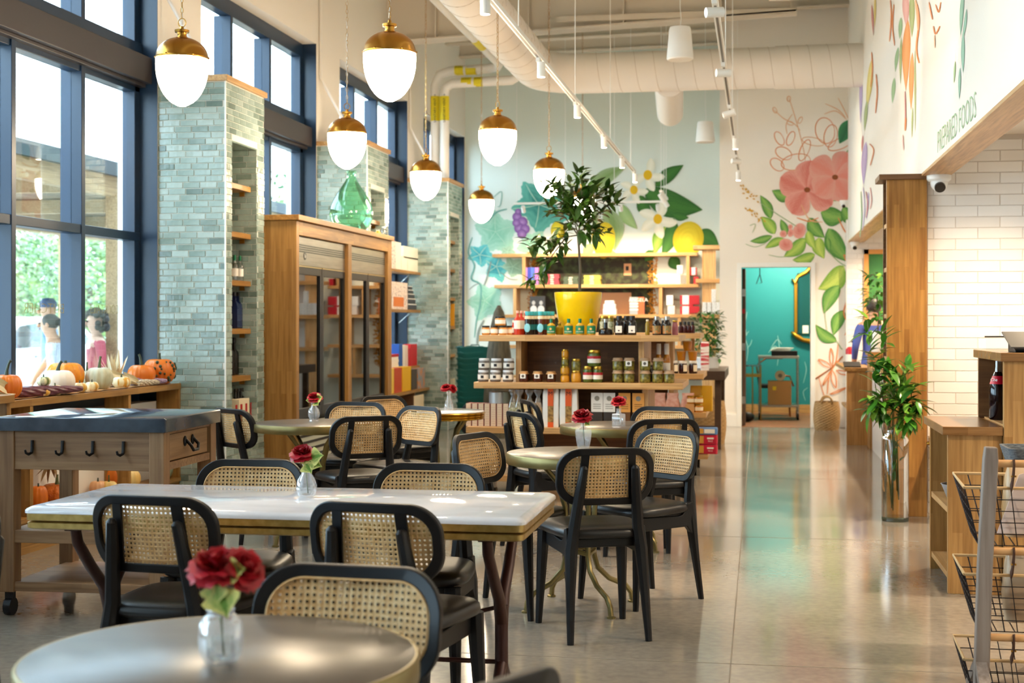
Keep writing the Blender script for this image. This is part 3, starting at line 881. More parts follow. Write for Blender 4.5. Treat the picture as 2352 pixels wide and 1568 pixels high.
# ---------------------------------------------------------------- round tables
M_top = mat('dark_table_top', '#5c544c', .3, col2='#463e37', scale=3.5, detail=6, stretch=(1, 2.5, 1))
M_rim = mat('aged_brass_rim', '#8d7f52', .38, .8, col2='#7a6d45', scale=6)
M_marble = mat('white_marble', '#e9e9ee', .035, col2='#c9c9ce', scale=2.2, detail=8, stretch=(1, 2.6, 1), lo=.45, hi=.75)
def base_legs(t, R, rz):
    for k in range(4):
        a = PI / 4 + k * PI / 2 + rz
        ca, sa = math.cos(a), math.sin(a)
        pr = [(R * .80, .715), (R * .66, .70), (R * .42, .62), (R * .28, .50), (R * .25, .38), (R * .26, .26), (R * .33, .19), (R * .55, .13), (R * .86, .09), (R * .97, .05), (R * 1.0, 0)]
        obj('leg', MB().tube([(ca * r, sa * r, z) for r, z in pr], .0135, 8), M_rim, t, smooth=2)
        obj('foot', MB().lathe([(.022, 0), (.022, .008), (.014, .012)], 12, (ca * R, sa * R, 0)), M_rim, t)
    r = R * .26
    mb = MB()
    for k in range(4):
        a, c_ = PI / 4 + k * PI / 2 + rz, PI / 4 + (k + 1) * PI / 2 + rz
        mb.tube([(r * math.cos(a), r * math.sin(a), .27), (r * math.cos((a + c_) / 2) * .9, r * math.sin((a + c_) / 2) * .9, .285), (r * math.cos(c_), r * math.sin(c_), .27)], .013, 8)
    obj('stretcher_ring', mb, M_rim, t, smooth=2)
def round_table(x, y, R, rz, label, white=False):
    t = thing('round_table', label, 'table', (x, y, 0), 0, None)
    if white:
        obj('tabletop', MB().lathe([(0, .742), (R, .742), (R, .757), (R - .004, .76), (0, .76)], 56), M_marble, t, smooth=2)
        gold = mat('bright_brass', '#c99a33', .22, 1)
        obj('brass_edge', MB().lathe([(R - .03, .70), (R - .002, .70), (R + .004, .706), (R + .004, .712), (R - .001, .717), (R + .006, .722), (R + .006, .730), (R + .0, .735), (R + .008, .739), (R + .008, .748), (R + .001, .752)], 56, cap=False), gold, t, smooth=2)
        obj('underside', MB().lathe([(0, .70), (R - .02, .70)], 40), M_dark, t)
    else:
        obj('tabletop', MB().lathe([(0, .745), (R - .006, .745), (R - .004, .757), (R - .008, .76), (0, .76)], 72), M_top, t, smooth=2)
        obj('rim_band', MB().lathe([(R - .025, .708), (R, .708), (R + .003, .712), (R + .003, .754), (R - .001, .7595), (R - .0055, .7590)], 72, cap=False), M_rim, t, smooth=2)
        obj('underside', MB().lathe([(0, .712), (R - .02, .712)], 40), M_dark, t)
    base_legs(t, .30, rz)
    return t
round_table(-1.022, 2.603, .379, .4, 'foreground round table with grey wood top and brass rim')
round_table(-.87, 6.95, .362, -.15, 'round brass rimmed table beside the aisle, behind the marble table')
round_table(-2.81, 8.738, .377, .2, 'round dark topped table in front of the glass door cooler')
round_table(-2.254, 10.10, .285, .3, 'small round white table with a ribbed brass edge', True)
round_table(-.855, 8.86, .377, .1, 'farthest round dark table, before the wooden display with bags')

# ---------------------------------------------------------------- marble table on iron trestles
mt = thing('marble_table', 'long white marble table with moulded brass edge on iron trestles', 'table', (-1.64, 4.95, 0))
hx, hy_ = .885, .375
def rr2(hx, hy, r, z, n=6):
    pts = []
    for (cx, cy, a0) in ((hx - r, -hy + r, -PI / 2), (hx - r, hy - r, 0), (-hx + r, hy - r, PI / 2), (-hx + r, -hy + r, PI)):
        for i in range(n + 1):
            a = a0 + PI / 2 * i / n
            pts.append((cx + r * math.cos(a), cy + r * math.sin(a), z))
    return pts
def loft(levels):
    mb = MB(); v = []; fs = []
    n = len(levels[0])
    for lv in levels: v += lv
    for j in range(len(levels) - 1):
        for i in range(n):
            k = (i + 1) % n
            fs.append((j * n + i, j * n + k, (j + 1) * n + k, (j + 1) * n + i))
    fs.append(tuple(range(n - 1, -1, -1))); fs.append(tuple((len(levels) - 1) * n + i for i in range(n)))
    return mb.add(v, fs)
obj('tabletop', loft([rr2(hx, hy_, .03, .737), rr2(hx, hy_, .03, .746), rr2(hx - .004, hy_ - .004, .03, .752), rr2(hx - .022, hy_ - .022, .02, .760)]), M_marble, mt, smooth=2)
obj('brass_moulding', loft([rr2(hx - .012, hy_ - .012, .03, .682), rr2(hx - .006, hy_ - .006, .03, .686), rr2(hx - .006, hy_ - .006, .03, .704), rr2(hx - .016, hy_ - .016, .03, .708), rr2(hx - .004, hy_ - .004, .03, .713), rr2(hx - .004, hy_ - .004, .03, .736)]), mat('edge_brass', '#b3975a', .36, .8, col2='#9c8148', scale=30), mt, smooth=2)
M_rust = mat('oxblood_iron', '#3a1c18', .4, .3)
for s_ in (-1, 1):
    X = s_ * .74
    tr = obj('trestle', MB().tube([(X, 0, .40), (X, 0, .12)], .024, 10), M_rust, mt, smooth=2)
    for q in (-1, 1):
        obj('fork_arm', MB().tube([(X, q * .27, .685), (X, q * .25, .62), (X, q * .15, .52), (X, q * .045, .43), (X, 0, .34)], [.018, .02, .021, .022, .024], 10), M_rust, tr, smooth=2)
        obj('foot_arm', MB().tube([(X, 0, .20), (X, q * .08, .13), (X, q * .2, .09), (X, q * .28, .02), (X, q * .30, .012)], [.022, .02, .018, .018, .014], 10), M_rust, tr, smooth=2)
    obj('bolster', MB().box(X - .025, X + .025, -.30, .30, .668, .684), M_rust, tr)
    obj('tie_rod', MB().tube([(X, -.02, .40), (0, 0, .20)], .008, 8), M_rust, mt)
obj('tie_rod', MB().tube([(-.74, 0, .20), (.74, 0, .20)], .009, 8), M_rust, mt)

# ---------------------------------------------------------------- stone topped work table
st = thing('work_table', 'oak work table with a blue stone top, iron hooks and drawer, holding nothing', 'table', (-3.17, 6.62, 0), math.radians(1.5))
st['label'] = 'oak work table with dark blue stone top and four iron hooks'
M_stone = mat('blue_stone', '#2b3440', .12, col2='#3f4a56', scale=7, detail=6)
M_grey_oak = wood('weathered_oak', '#97734f', '#876444', 'z', .09, 1.2, .6)
M_grey_oakx = wood('weathered_oak', '#97734f', '#876444', 'x', .2, 1.5, .6)
a_, b_ = .43, .37
obj('stone_top', loft([rr2(a_, b_, .008, .885), rr2(a_, b_, .008, .945), rr2(a_ - .005, b_ - .005, .006, .95)]), M_stone, st, smooth=2)
lx, ly = a_ - .055, b_ - .06
for sx in (-1, 1):
    for sy in (-1, 1):
        l_ = obj('leg', MB().cbox(sx * lx, sy * ly, .50, .075, .075, .77), M_grey_oak, st, bevel=.004)
        w_ = obj('caster', MB().cbox(sx * lx, sy * ly, .095, .04, .03, .04), M_iron, st)
        obj('wheel', MB().tube([(sx * lx - .018, sy * ly, .042), (sx * lx + .018, sy * ly, .042)], .042, 20), M_black, w_, smooth=2)
ap = obj('apron', MB().box(-lx + .03, lx - .03, -ly - .03, -ly + .0, .70, .885), M_grey_oakx, st, bevel=.003)
obj('apron', MB().box(-lx + .03, lx - .03, ly - .0, ly + .03, .70, .885), M_grey_oakx, st, bevel=.003)
obj('apron', MB().box(-lx - .03, -lx, -ly, ly, .70, .885), M_grey_oakx, st)
for k in range(4):
    hx_ = -.245 + k * .152
    obj('hook', MB().tube([(hx_, -ly - .035, .84), (hx_, -ly - .037, .80), (hx_, -ly - .042, .782), (hx_ - .006, -ly - .06, .775), (hx_ - .012, -ly - .075, .783), (hx_ - .014, -ly - .078, .797)], [.0075, .0075, .0075, .0065, .006, .005], 8), M_iron, ap, smooth=2)
obj('drawer_rail', MB().box(lx - .03, lx + .03, -ly, ly, .70, .735).box(lx - .03, lx + .03, -ly, ly, .87, .885), M_grey_oakx, st)
dr = obj('drawer', MB().box(lx - .2, lx + .022, -ly + .05, ly - .05, .74, .866), wood('drawer_oak', '#a27d55', '#8f6c47', 'y', .2, 1, .55), st, bevel=.003)
ph = obj('drawer_pull', MB().tube([(lx + .03, -.05, .825), (lx + .055, -.05, .80), (lx + .06, -.03, .775), (lx + .06, .03, .775), (lx + .055, .05, .80), (lx + .03, .05, .825)], .008, 8), M_iron, dr, smooth=2)
for q in (-1, 1): obj('pull_plate', MB().ball((lx + .025, q * .05, .82), .026, 12, 8, (.3, .7, 1)), M_iron, dr, smooth=True)
obj('side_shelf', MB().box(-lx, lx, -ly, ly, .385, .41), M_grey_oakx, st)
obj('shelf_rail', MB().box(-lx, lx, -ly - .03, -ly, .35, .41), M_grey_oakx, st, bevel=.003)
obj('bottom_shelf', MB().box(-lx, lx, -ly, ly, .135, .155), M_grey_oakx, st)
obj('shelf_rail', MB().box(-lx, lx, -ly - .03, -ly, .12, .165), M_grey_oakx, st, bevel=.003)

# ---------------------------------------------------------------- bud vases and roses
M_vase = glass('cut_glass', (.98, .99, 1), .03, .10, .22, (.95, .96, 1), fk=.32)
M_rose = mat('rose_petal', '#c00c22', .55, col2='#8e0516', scale=30)
M_stem = mat('rose_stem', '#4a5a2a', .6)
M_ivy = paint_leaf('ivy_leaf', '#5f8a2c', '#e2dc83', vein=False)
def petal(mb, a, tilt, size, base, curl=.4, wid=1.0, dz=0):
    Mx = Matrix.Translation(base) @ Matrix.Rotation(a, 4, 'Z')
    v = []; fs = []
    nu, nv = 5, 5
    for j in range(nv):
        t_ = j / (nv - 1)
        for i in range(nu):
            s_ = (i / (nu - 1) - .5) * 2
            wdt = size * .62 * wid * math.sin(min(1, .15 + t_ * 1.05) * PI * .62)
            ang = tilt * t_ + (curl * max(0, t_ - .7) * 3)
            r = size * t_ * math.sin(tilt * .6 + ang * .5) + size * .05
            z = size * t_ * math.cos(tilt * .6 + ang * .5)
            x = r - (s_ ** 2) * size * .16
            v.append(tuple(Mx @ Vector((x, s_ * wdt, z + dz))))
    for j in range(nv - 1):
        for i in range(nu - 1):
            k = j * nu + i
            fs.append((k, k + 1, k + nu + 1, k + nu))
    mb.add(v, fs)
def bloom(mb, c, size, seed=0, tilt=None):
    rnd = random.Random(seed)
    old = mb.M
    mb.M = (old or Matrix.Identity(4)) @ Matrix.Translation(c) @ (tilt or Matrix.Identity(4))
    mb.ball((0, 0, size * .35), size * .3, 10, 8, (1, 1, 1.3))
    for layer, (n, tl, sz) in enumerate(((3, .12, .8), (4, .38, .92), (5, .65, 1.0), (6, .95, 1.05), (7, 1.25, 1.0))):
        for k in range(n):
            petal(mb, 2 * PI * (k + rnd.uniform(-.15, .15)) / n + layer * .6, tl + rnd.uniform(-.06, .06), size * sz * rnd.uniform(.93, 1.05), (0, 0, -layer * size * .045), .35 if layer > 2 else .1, 1 + .12 * layer)
    mb.M = old
def leaf_mesh(mb, base, direction, normal, length, width, bend=.15, n=6, lobes=0):
    d_ = Vector(direction).normalized(); nn = Vector(normal); sd = d_.cross(nn).normalized(); nn = sd.cross(d_).normalized()
    v = []; uv = []; fs = []
    b0 = Vector(base)
    for i in range(n + 1):
        t_ = i / n
        w = width / 2 * (math.sin(PI * t_ ** .8) ** .85 if 0 < t_ < 1 else 0)
        if lobes: w *= 1 + .55 * math.cos(t_ * PI * 2 * lobes)
        ctr = b0 + d_ * (length * t_) - nn * (bend * length * t_ * t_)
        for s_ in (-1, 0, 1):
            v.append(tuple(ctr + sd * (w * s_) + nn * (abs(s_) * w * .25)))
            uv.append((abs(s_), t_ + .01))
    for i in range(n):
        k = i * 3
        fs += [(k, k + 1, k + 4, k + 3), (k + 1, k + 2, k + 5, k + 4)]
    mb.add(v, fs, uv)
VP = {'pear': [(.024, 0), (.03, .004), (.036, .02), (.038, .04), (.032, .062), (.018, .084), (.013, .10), (.0135, .112), (.018, .122), (.021, .127)],
      'barrel': [(.03, 0), (.032, .004), (.04, .02), (.042, .045), (.04, .076), (.03, .088), (.023, .092), (.027, .1), (.023, .108), (.015, .115), (.013, .14), (.017, .155), (.018, .158)],
      'square': [(.032, 0), (.034, .006), (.042, .045), (.046, .085), (.044, .098), (.02, .108), (.016, .114), (.017, .13), (.021, .136)],
      'bulb': [(.03, 0), (.031, .004), (.026, .012), (.036, .034), (.038, .055), (.032, .078), (.017, .094), (.016, .106), (.021, .128)],
      'cone': [(.036, 0), (.037, .004), (.034, .03), (.026, .06), (.015, .088), (.013, .105), (.02, .128), (.022, .131)],
      'flask': [(.034, 0), (.035, .003), (.035, .068), (.031, .073), (.014, .077), (.012, .083), (.012, .10), (.016, .106)]}
def vase_rose(px, py, kind, sc, lab, rose_lab, lean, seed, two=False, leaf=True, leafdir=(.6, -.4, .1), bs=.036, roseup=0):
    x, y = onz(px, py, .76)
    n = 6 if kind == 'square' else 4 if kind == 'flask' else 16
    t = thing('bud_vase', lab, 'vase', (x, y, .7605), seed * .7, 'cut glass bud vases')
    pr = [(r * sc, z * sc) for r, z in VP[kind]]
    top = pr[-1][1]
    inner = [(max(r - .0025, .002), max(z, .006)) for r, z in reversed(pr)] + [(0, .006)]
    if kind == 'flask': pr = [(r * 1.2, z) for r, z in pr]
    obj('vessel', MB().lathe([(0, .004)] + pr, n, a0=PI / 4, cap=False), M_vase, t, smooth=2)
    obj('water', MB().lathe([(0, .008 * sc), (.026 * sc, .009 * sc), (.03 * sc, .045 * sc), (0, .0455 * sc)], 14), glass('vase_water', (.9, .93, .93), .04), t)
    ro = thing('rose', rose_lab, 'flower', (x, y, .762))
    hx_, hy_, hz = lean[0], lean[1], top + lean[2]
    obj('stem', MB().tube([(.006, 0, .012), (.0, 0, top * .6), (hx_ * .3, hy_ * .3, top), (hx_, hy_, hz)], .0025, 6), M_stem, ro, smooth=True)
    mb = MB(); bloom(mb, (hx_, hy_, hz), bs * sc, seed, Matrix.Rotation(lean[0] * 6, 4, 'Y') @ Matrix.Rotation(.35, 4, 'X'))
    if two: bloom(mb, (hx_ + .045, hy_ + .01, hz - .002), bs * sc * .85, seed + 9, Matrix.Rotation(.9, 4, 'Y') @ Matrix.Rotation(.3, 4, 'X'))
    obj('bloom', mb, M_rose, ro, smooth=True)
    if leaf:
        for q, (dx, dy, dz, ln, wd) in enumerate(leafdir):
            lm = MB(); leaf_mesh(lm, (hx_ * .5 + dx * .006, -.014, top + .008), (dx, dy, dz), (0, -1, .35), ln * sc, wd * sc, .2, 10, 1.5)
            obj('leaf', lm, M_ivy, ro, smooth=True)
    return t
LD = ((.8, -.3, .35, .06, .05), (.5, -.5, -.4, .055, .045), (-.7, -.3, .0, .045, .03))
vase_rose(507, 1521, 'barrel', 1.0, 'barrel shaped glass vase on the foreground round table', 'large red double rose blurred in the foreground, pale leaf hanging', (-.006, -.005, .015), 1, True, True, ((.35, -.5, -.8, .085, .06), (.9, -.4, .3, .06, .04), (.1, -.5, -.7, .06, .045)), .047)
vase_rose(704, 1141, 'pear', 1.02, 'pear shaped glass vase on the marble table', 'red rose with a variegated ivy leaf over the marble table', (-.012, -.004, .022), 2, False, True, ((.85, -.3, .25, .075, .055), (.45, -.5, -.55, .065, .05), (.7, -.3, -.2, .075, .04)), .042)
vase_rose(1340, 1029, 'square', .98, 'shouldered glass vase on the round table beside the aisle', 'red rose on the round table beside the aisle', (-.006, 0, .02), 3, False, True, ((.7, -.4, -.45, .045, .03),), .048)
vase_rose(721, 968, 'bulb', 1.02, 'footed glass vase on the round table before the cooler', 'red rose with yellow edged leaves before the cooler', (.005, 0, .016), 4, False, True, LD, .044)
vase_rose(1031, 940, 'cone', 1.0, 'conical glass vase on the brass edged white table', 'pair of loose red rose heads on the white table', (-.022, 0, .02), 5, True, False, bs=.038)
vase_rose(1421, 977, 'flask', 1.0, 'square flask vase on the farthest dark round table', 'red rose on the farthest dark round table', (.0, 0, .035), 6, False, False, bs=.042)
# ---------------------------------------------------------------- oak surround and coolers
CF, CY0, CY1, CZ = -3.73, 11.15, 14.20, 2.235
cb = thing('cooler_surround', 'tall oak cabinet framing the two glass door coolers', 'cabinet')
obj('side_panel', MB().box(-4.5, CF, CY0, CY0 + .07, 0, CZ), M_oak, cb, bevel=.003)
obj('side_panel', MB().box(-4.5, CF, CY1 - .14, CY1, 0, CZ), M_oak, cb, bevel=.003)
YM0, YM1 = 12.64, 12.75
obj('mid_stile', MB().box(-4.4, CF, YM0, YM1, 0, 2.118), M_oak, cb, bevel=.003)
obj('header', MB().box(CF - .05, CF, CY0 + .07, CY1 - .14, 2.118, CZ), M_oaky, cb, bevel=.003)
obj('cap', MB().box(-4.5, CF + .03, CY0 - .03, CY1 + .0, CZ, CZ + .045), M_oaky, cb, bevel=.003)
M_cool = glass('cooler_glass', (.33, .36, .36), .16, .02)
M_coolin = mat('cooler_inside', '#26282a', .5)
M_wire = mat('shelf_wire', '#9c9a92', .4, .6)
def cooler(y0, y1, label):
    t = thing('glass_door_cooler', label, 'cooler')
    x0, x1 = -4.42, CF - .03
    obj('body', MB().box(x0, x0 + .03, y0, y1, .1, 2.10).box(x0, x1 - .06, y0, y0 + .02, .1, 2.10).box(x0, x1 - .06, y1 - .02, y1, .1, 2.10).box(x0, x1 - .06, y0, y1, .56, .6).box(x0, x1 - .02, y0, y1, 1.86, 2.10), M_coolin, t)
    hd = obj('header_panel', MB().box(x1 - .02, x1, y0, y1, 1.875, 2.112), M_steel, t, bevel=.003)
    for k in range(4): obj('vent_slot', MB().box(x1, x1 + .002, y0 + .02, y1 - .02, 1.985 + k * .018, 1.995 + k * .018), mat('vent_dark', '#3b423e', .5), hd)
    lo = obj('lower_grille', MB().box(x1 - .03, x1 - .012, y0, y1, .16, .56), mat('pale_steel', '#c6c9b8', .4, .3), t)
    for k in range(6): obj('grille_slot', MB().box(x1 - .012, x1 - .009, y0 + .02, y1 - .02, .20 + k * .058, .222 + k * .058), M_dark, lo)
    obj('kick_plate', MB().box(x0, x1 - .03, y0, y1, .0, .16), M_dark, t)
    ym = (y0 + y1) / 2
    for a, b_ in ((y0, ym - .004), (ym + .004, y1)):
        dr = obj('door', MB().box(x1 - .04, x1, a, a + .045, .6, 1.86).box(x1 - .04, x1, b_ - .045, b_, .6, 1.86).box(x1 - .04, x1, a + .045, b_ - .045, 1.80, 1.86).box(x1 - .04, x1, a + .045, b_ - .045, .6, .68), mat('cooler_frame', '#16171a', .35), t, bevel=.003)
        obj('pane', MB().box(x1 - .022, x1 - .016, a + .045, b_ - .045, .68, 1.80), M_cool, dr)
        obj('head_strip', MB().box(x1 - .008, x1 + .004, a + .01, b_ - .01, 1.862, 1.872), mat('steel_strip', '#d9c79a', .3, 1), dr)  # pale straw-toned metal strip along the head of each door
    for z in (.82, 1.08, 1.34, 1.6):
        sh = MB()
        sh.box(x0 + .04, x1 - .09, y0 + .03, y1 - .03, z, z + .006)
        obj('wire_shelf', sh, M_wire, t)
    return t
c1 = cooler(CY0 + .08, YM0 - .01, 'left stainless cooler with two dark glass doors and a round badge')
hdp = [o for o in c1.children if o.name.startswith('header_panel')][0]
bd = MB().tube([(CF - .03, 11.46, 1.955), (CF - .027, 11.46, 1.955)], .032, 24)
bo = obj('badge', bd, mat('badge_dark', '#3c4040', .4), hdp, smooth=2)
text('lo', .05, Matrix.Translation((CF - .026, 11.46, 1.955)) @ Matrix(((0, 0, 1, 0), (1, 0, 0, 0), (0, 1, 0, 0), (0, 0, 0, 1))), M_white, bo)
cooler(YM1 + .01, CY1 - .15, 'right stainless cooler with two dark glass doors')

# ---------------------------------------------------------------- bottles, jars, boxes : generic builders
GROUPN = {}
def solid(name, hexc, rough=.4, **k): return mat(name, hexc, rough, **k)
def bottle(name, x, y, z, h, r, label, group, body, cap, lab=None, nr=.3, sh=.62, capf=.12, lab_z=(.18, .48), n=14, cat='bottle', rz=0, sq=False):
    t = thing(name, label, cat, (x, y, z), rz, group)
    zz = [0, .01, .03, sh - .12, sh, sh + .10, 1 - capf]
    rr = [.88, .98, 1, 1, .92, nr * 1.15, nr]
    nn = 4 if sq else n
    k = 1.25 if sq else 1
    obj('body', MB().lathe([(0, 0)] + [(r * a * k, h * b_) for a, b_ in zip(rr, zz)] + [(r * nr * k, h * (1 - capf * .4))], nn, a0=PI / 4), body, t, smooth=2)
    obj('cap', MB().lathe([(r * nr * 1.18, h * (1 - capf)), (r * nr * 1.22, h * (1 - capf * .2)), (r * nr * 1.1, h), (0, h)], 12), cap, t, smooth=2)
    if lab is not None:
        obj('label', MB().lathe([(r * 1.012 * k, h * lab_z[0]), (r * 1.012 * k, h * lab_z[1])], nn, cap=False, a0=PI / 4), lab, t, smooth=2)
    return t
def jar(name, x, y, z, h, r, label, group, body, lid, lab=None, cloth=False, tagm=None, n=16, band=None):
    t = thing(name, label, 'jar', (x, y, z), 0, group)
    obj('body', MB().lathe([(0, 0), (r * .86, 0), (r * .97, h * .05), (r, h * .18), (r, h * .66), (r * .9, h * .77), (r * .84, h * .82), (0, h * .82)], n), body, t, smooth=2)
    if cloth:
        pts = []
        v = []; fs = []
        for j, (rr_, zz) in enumerate(((.0, h), (r * .8, h * .995), (r * .95, h * .93), (r * .9, h * .85), (r * 1.16, h * .74))):
            for i in range(n):
                a = 2 * PI * i / n
                q = rr_ * (1 + (.08 * math.sin(a * 5) if j == 4 else 0))
                v.append((q * math.cos(a), q * math.sin(a), zz))
        for j in range(4):
            for i in range(n):
                k = (i + 1) % n; fs.append((j * n + i, j * n + k, (j + 1) * n + k, (j + 1) * n + i))
        obj('lid_cloth', MB().add(v, fs), lid, t, smooth=True)
    else:
        obj('lid', MB().lathe([(r * .9, h * .8), (r * .93, h * .82), (r * .93, h * .97), (r * .88, h), (0, h)], n), lid, t, smooth=2)
    if lab is not None: obj('label', MB().lathe([(r * 1.012, h * .2), (r * 1.012, h * .62)], n, cap=False), lab, t, smooth=2)
    if tagm is not None:
        g = obj('paper_tag', MB().box(-r * .55, r * .55, -r * 1.14, -r * 1.11, h * .34, h * .76), tagm, t)
        obj('tag_print', MB().tube([(0, -r * 1.145, h * .55), (0, -r * 1.142, h * .55)], r * .3, 12), solid('tag_ink', '#555049', .8), g)
    return t
def box_item(name, x0, x1, y0, y1, z0, z1, label, group, m, cat='box', bands=None, bev=.002):
    t = thing(name, label, cat, ((x0 + x1) / 2, (y0 + y1) / 2, z0), 0, group)
    a, b_, h = (x1 - x0) / 2, (y1 - y0) / 2, z1 - z0
    obj('carton' if cat == 'box' else 'cover', MB().box(-a, a, -b_, b_, 0, h), m, t, bevel=bev)
    if bands:
        for (side, u0, u1, v0, v1, bm) in bands:
            if side == 'f': obj('printed_panel', MB().box(-a + 2 * a * u0, -a + 2 * a * u1, -b_ - .0015, -b_, h * v0, h * v1), bm, t)
            else: obj('printed_panel', MB().box(a, a + .0015, -b_ + 2 * b_ * u0, -b_ + 2 * b_ * u1, h * v0, h * v1), bm, t)
    return t
K_grn = solid('bottle_green', '#0d6a45', .15); K_dk = solid('bottle_dark', '#15100f', .12); K_blue = solid('bottle_blue', '#1d2b55', .12)
K_clear = glass('bottle_clear', (.86, .89, .88), .12); K_pink = solid('label_pink', '#d9a99a', .6); K_wht = solid('label_white', '#e9e5dc', .6)
K_red = solid('syrup_red', '#b5351f', .2); K_cream = solid('label_cream', '#e8d9ba', .6); K_gold = solid('lid_gold', '#c9a246', .3, metal=1)
K_tan = solid('spread_tan', '#c98b3f', .3); K_jam = solid('jam_dark', '#2c0f0d', .15); K_pick = solid('pickle_olive', '#4f4a1a', .2, col2='#8d8238', scale=45)
K_grnj = solid('pesto_green', '#3a4d18', .25, col2='#5c6d2a', scale=60); K_hon = solid('honey_amber', '#b06d12', .15); K_yel = solid('sauce_yellow', '#c48a1b', .25)
K_turq = solid('cap_turquoise', '#3aa6b4', .4); K_turqd = solid('label_teal', '#14757f', .45); K_blk = solid('cap_black', '#121214', .4); K_oil = solid('olive_oil', '#8a7415', .15)

# liquor in the niche of the first column
nx_ = -4.14
for i, px in enumerate((543, 550, 556, 562, 568)):
    yy = onX(px, nx_ + .06)
    bottle('liquor_bottle', nx_ + (.02 if i % 2 else -.05), yy, 1.731, .205, .028, 'green topped clear bottle, %s from the left on the upper niche shelf' % ('first', 'second', 'third', 'fourth', 'last')[i], 'green topped bottles in the niche', K_clear if i else K_clear, K_grn, K_wht, .35, .6, .2)
for i, (px, lb) in enumerate(((544, None), (552, None), (566, K_pink))):
    bottle('liquor_bottle', nx_ - .02, onX(px, nx_), 1.351, .29, .042, ('dark blue bottle with a pink label on the niche shelf' if lb else ('leftmost' if i == 0 else 'middle') + ' dark blue square bottle on the niche shelf'), 'blue bottles in the niche', K_blue, K_blk, lb, .3, .66, .1, (.1, .5), sq=True)
for i, (px, lb) in enumerate(((543, None), (551, None), (559, None), (570, K_pink))):
    bottle('liquor_bottle', nx_ - (.05 if i < 3 else -.02), onX(px, nx_), .976, .30, .040, ('black bottle with a pink label on the lower niche shelf' if lb else ('first', 'second', 'third')[i] + ' black unlabelled bottle on the lower niche shelf'), 'dark bottles in the niche', K_dk, K_blk, lb, .32, .6, .12, (.12, .5))
for i, px in enumerate((541, 547, 553, 559)):
    bottle('soda_bottle', nx_ + .02, onX(px, nx_ + .02), .63, .24, .028, ('first', 'second', 'third', 'last')[i] + ' dark bottle standing in the printed carrier at the niche floor', 'carrier bottles in the niche', K_dk, K_blk, None, .4, .55, .1)
y0_, y1_ = onX(541, nx_ + .06), onX(565, nx_ + .06)
ca = box_item('bottle_carrier', nx_ - .02, nx_ + .09, y0_, y1_ , .562, .79, 'cream bottle carrier with red print at the niche floor', None, K_cream, 'carrier')
for k in range(4): obj('printed_panel', MB().box(.056, .0575, -.2 + k * .11, -.16 + k * .11, .05, .19), M_red, ca)
for i, px in enumerate((571, 578)):
    bottle('soda_bottle', nx_ + .03, onX(px, nx_ + .05), .562, .30, .035, ('left' if i == 0 else 'right') + ' black bottle with a red label on the niche floor', 'red label bottles in the niche', K_dk, solid('cap_red', '#6b1515', .4), M_red, .36, .58, .1, (.3, .48))

# green demijohn on the cabinet
dj = thing('demijohn', 'big green glass demijohn on top of the oak cabinet', 'bottle', (-3.93, 13.42, CZ + .046))
M_demi = glass('demijohn_glass', (.52, .86, .62), .05, fk=.7)
pr = [(0, .0), (.09, 0), (.13, .015), (.175, .06), (.205, .12), (.213, .18), (.203, .245), (.175, .315), (.135, .385), (.09, .45), (.058, .50), (.045, .535), (.043, .575), (.05, .58), (.05, .597), (.041, .60)]
obj('vessel', MB().lathe(pr, 40, cap=False), M_demi, dj, smooth=True)
for px, h, r, m, lab in ((897, .10, .035, K_clear, 'small clear bottle on the cabinet top at its far end'), (868, .05, .03, K_gold, 'tiny gold tin on the cabinet top behind the demijohn')):
    bottle('small_bottle', -3.8, min(onX(px, -3.8), CY1 - .05), CZ + .046, h, r, lab, None, m, K_wht, None, .5, .6)

# ---------------------------------------------------------------- shelves between the second and third column
sx = -4.375
shl = {}
for i, (zt, xf, y1, lab) in enumerate(((2.05, -4.36, 18.08, 'uppermost thin oak shelf past the cooler, carrying cream boxes'), (1.56, -4.36, 18.08, 'thin oak shelf past the cooler, carrying the patterned box'), (.84, -4.37, 18.08, 'oak shelf past the cooler, carrying the red books'), (.555, -4.24, 18.08, 'deep oak shelf past the cooler, carrying the yellow books'))):
    t = thing('wall_shelf', lab, 'shelf')
    obj('board', MB().box(XW + .002, xf, 15.09, y1, zt - .035, zt), M_oaky, t, bevel=.002)
    for yb in (16.2, 17.6):
        if zt > 1: obj('bracket', MB().tube([(xf - .02, yb, zt - .04), (XW + .01, yb, zt - .17)], .006, 6), M_chrome, t)
    if zt < .6:
        obj('side_support', MB().box(XW + .002, xf - .01, 15.1, 15.14, 0, zt - .036).box(XW + .002, xf - .01, 17.3, 17.34, 0, zt - .036), M_doak, t)
def shelf_block(name, px0, px1, yt, zb, label, m, X=-4.40, depth=.11, cat='box', group=None, zt=None, side=None):
    y0, y1 = onX(px0, X), onX(px1, X)
    if zt is None: zt = zat(yt, X, (y0 + y1) / 2)
    return box_item(name, X - depth, X, y0, y1, zb + .001, zt, label, group, m, cat, side)
M_terr = mat('terrazzo_print', '#ead8cc', .6, col2='#5d4a55', scale=38, lo=.58, hi=.62)
shelf_block('gift_box', 899, 909, 553, 2.05, 'tall box with speckled print next to the cooler surround', M_terr)
shelf_block('gift_box', 909.5, 921, 556, 2.05, 'pale mint box behind the cream boxes on the top shelf', solid('mint_card', '#d9e4d4', .6))
shelf_block('gift_box', 922, 936, 588, 2.05, 'cream box second from the right on the top shelf', solid('cream_card', '#eae8d6', .6))
shelf_block('gift_box', 937, 963, 592, 2.05, 'pale box at the right end of the top shelf', solid('pale_card', '#eaebd8', .6))
shelf_block('gift_box', 927, 965, 566, 2.208, 'wide cream box lying on the two boxes of the top shelf', solid('cream_card', '#eae8d6', .6), zt=2.36)
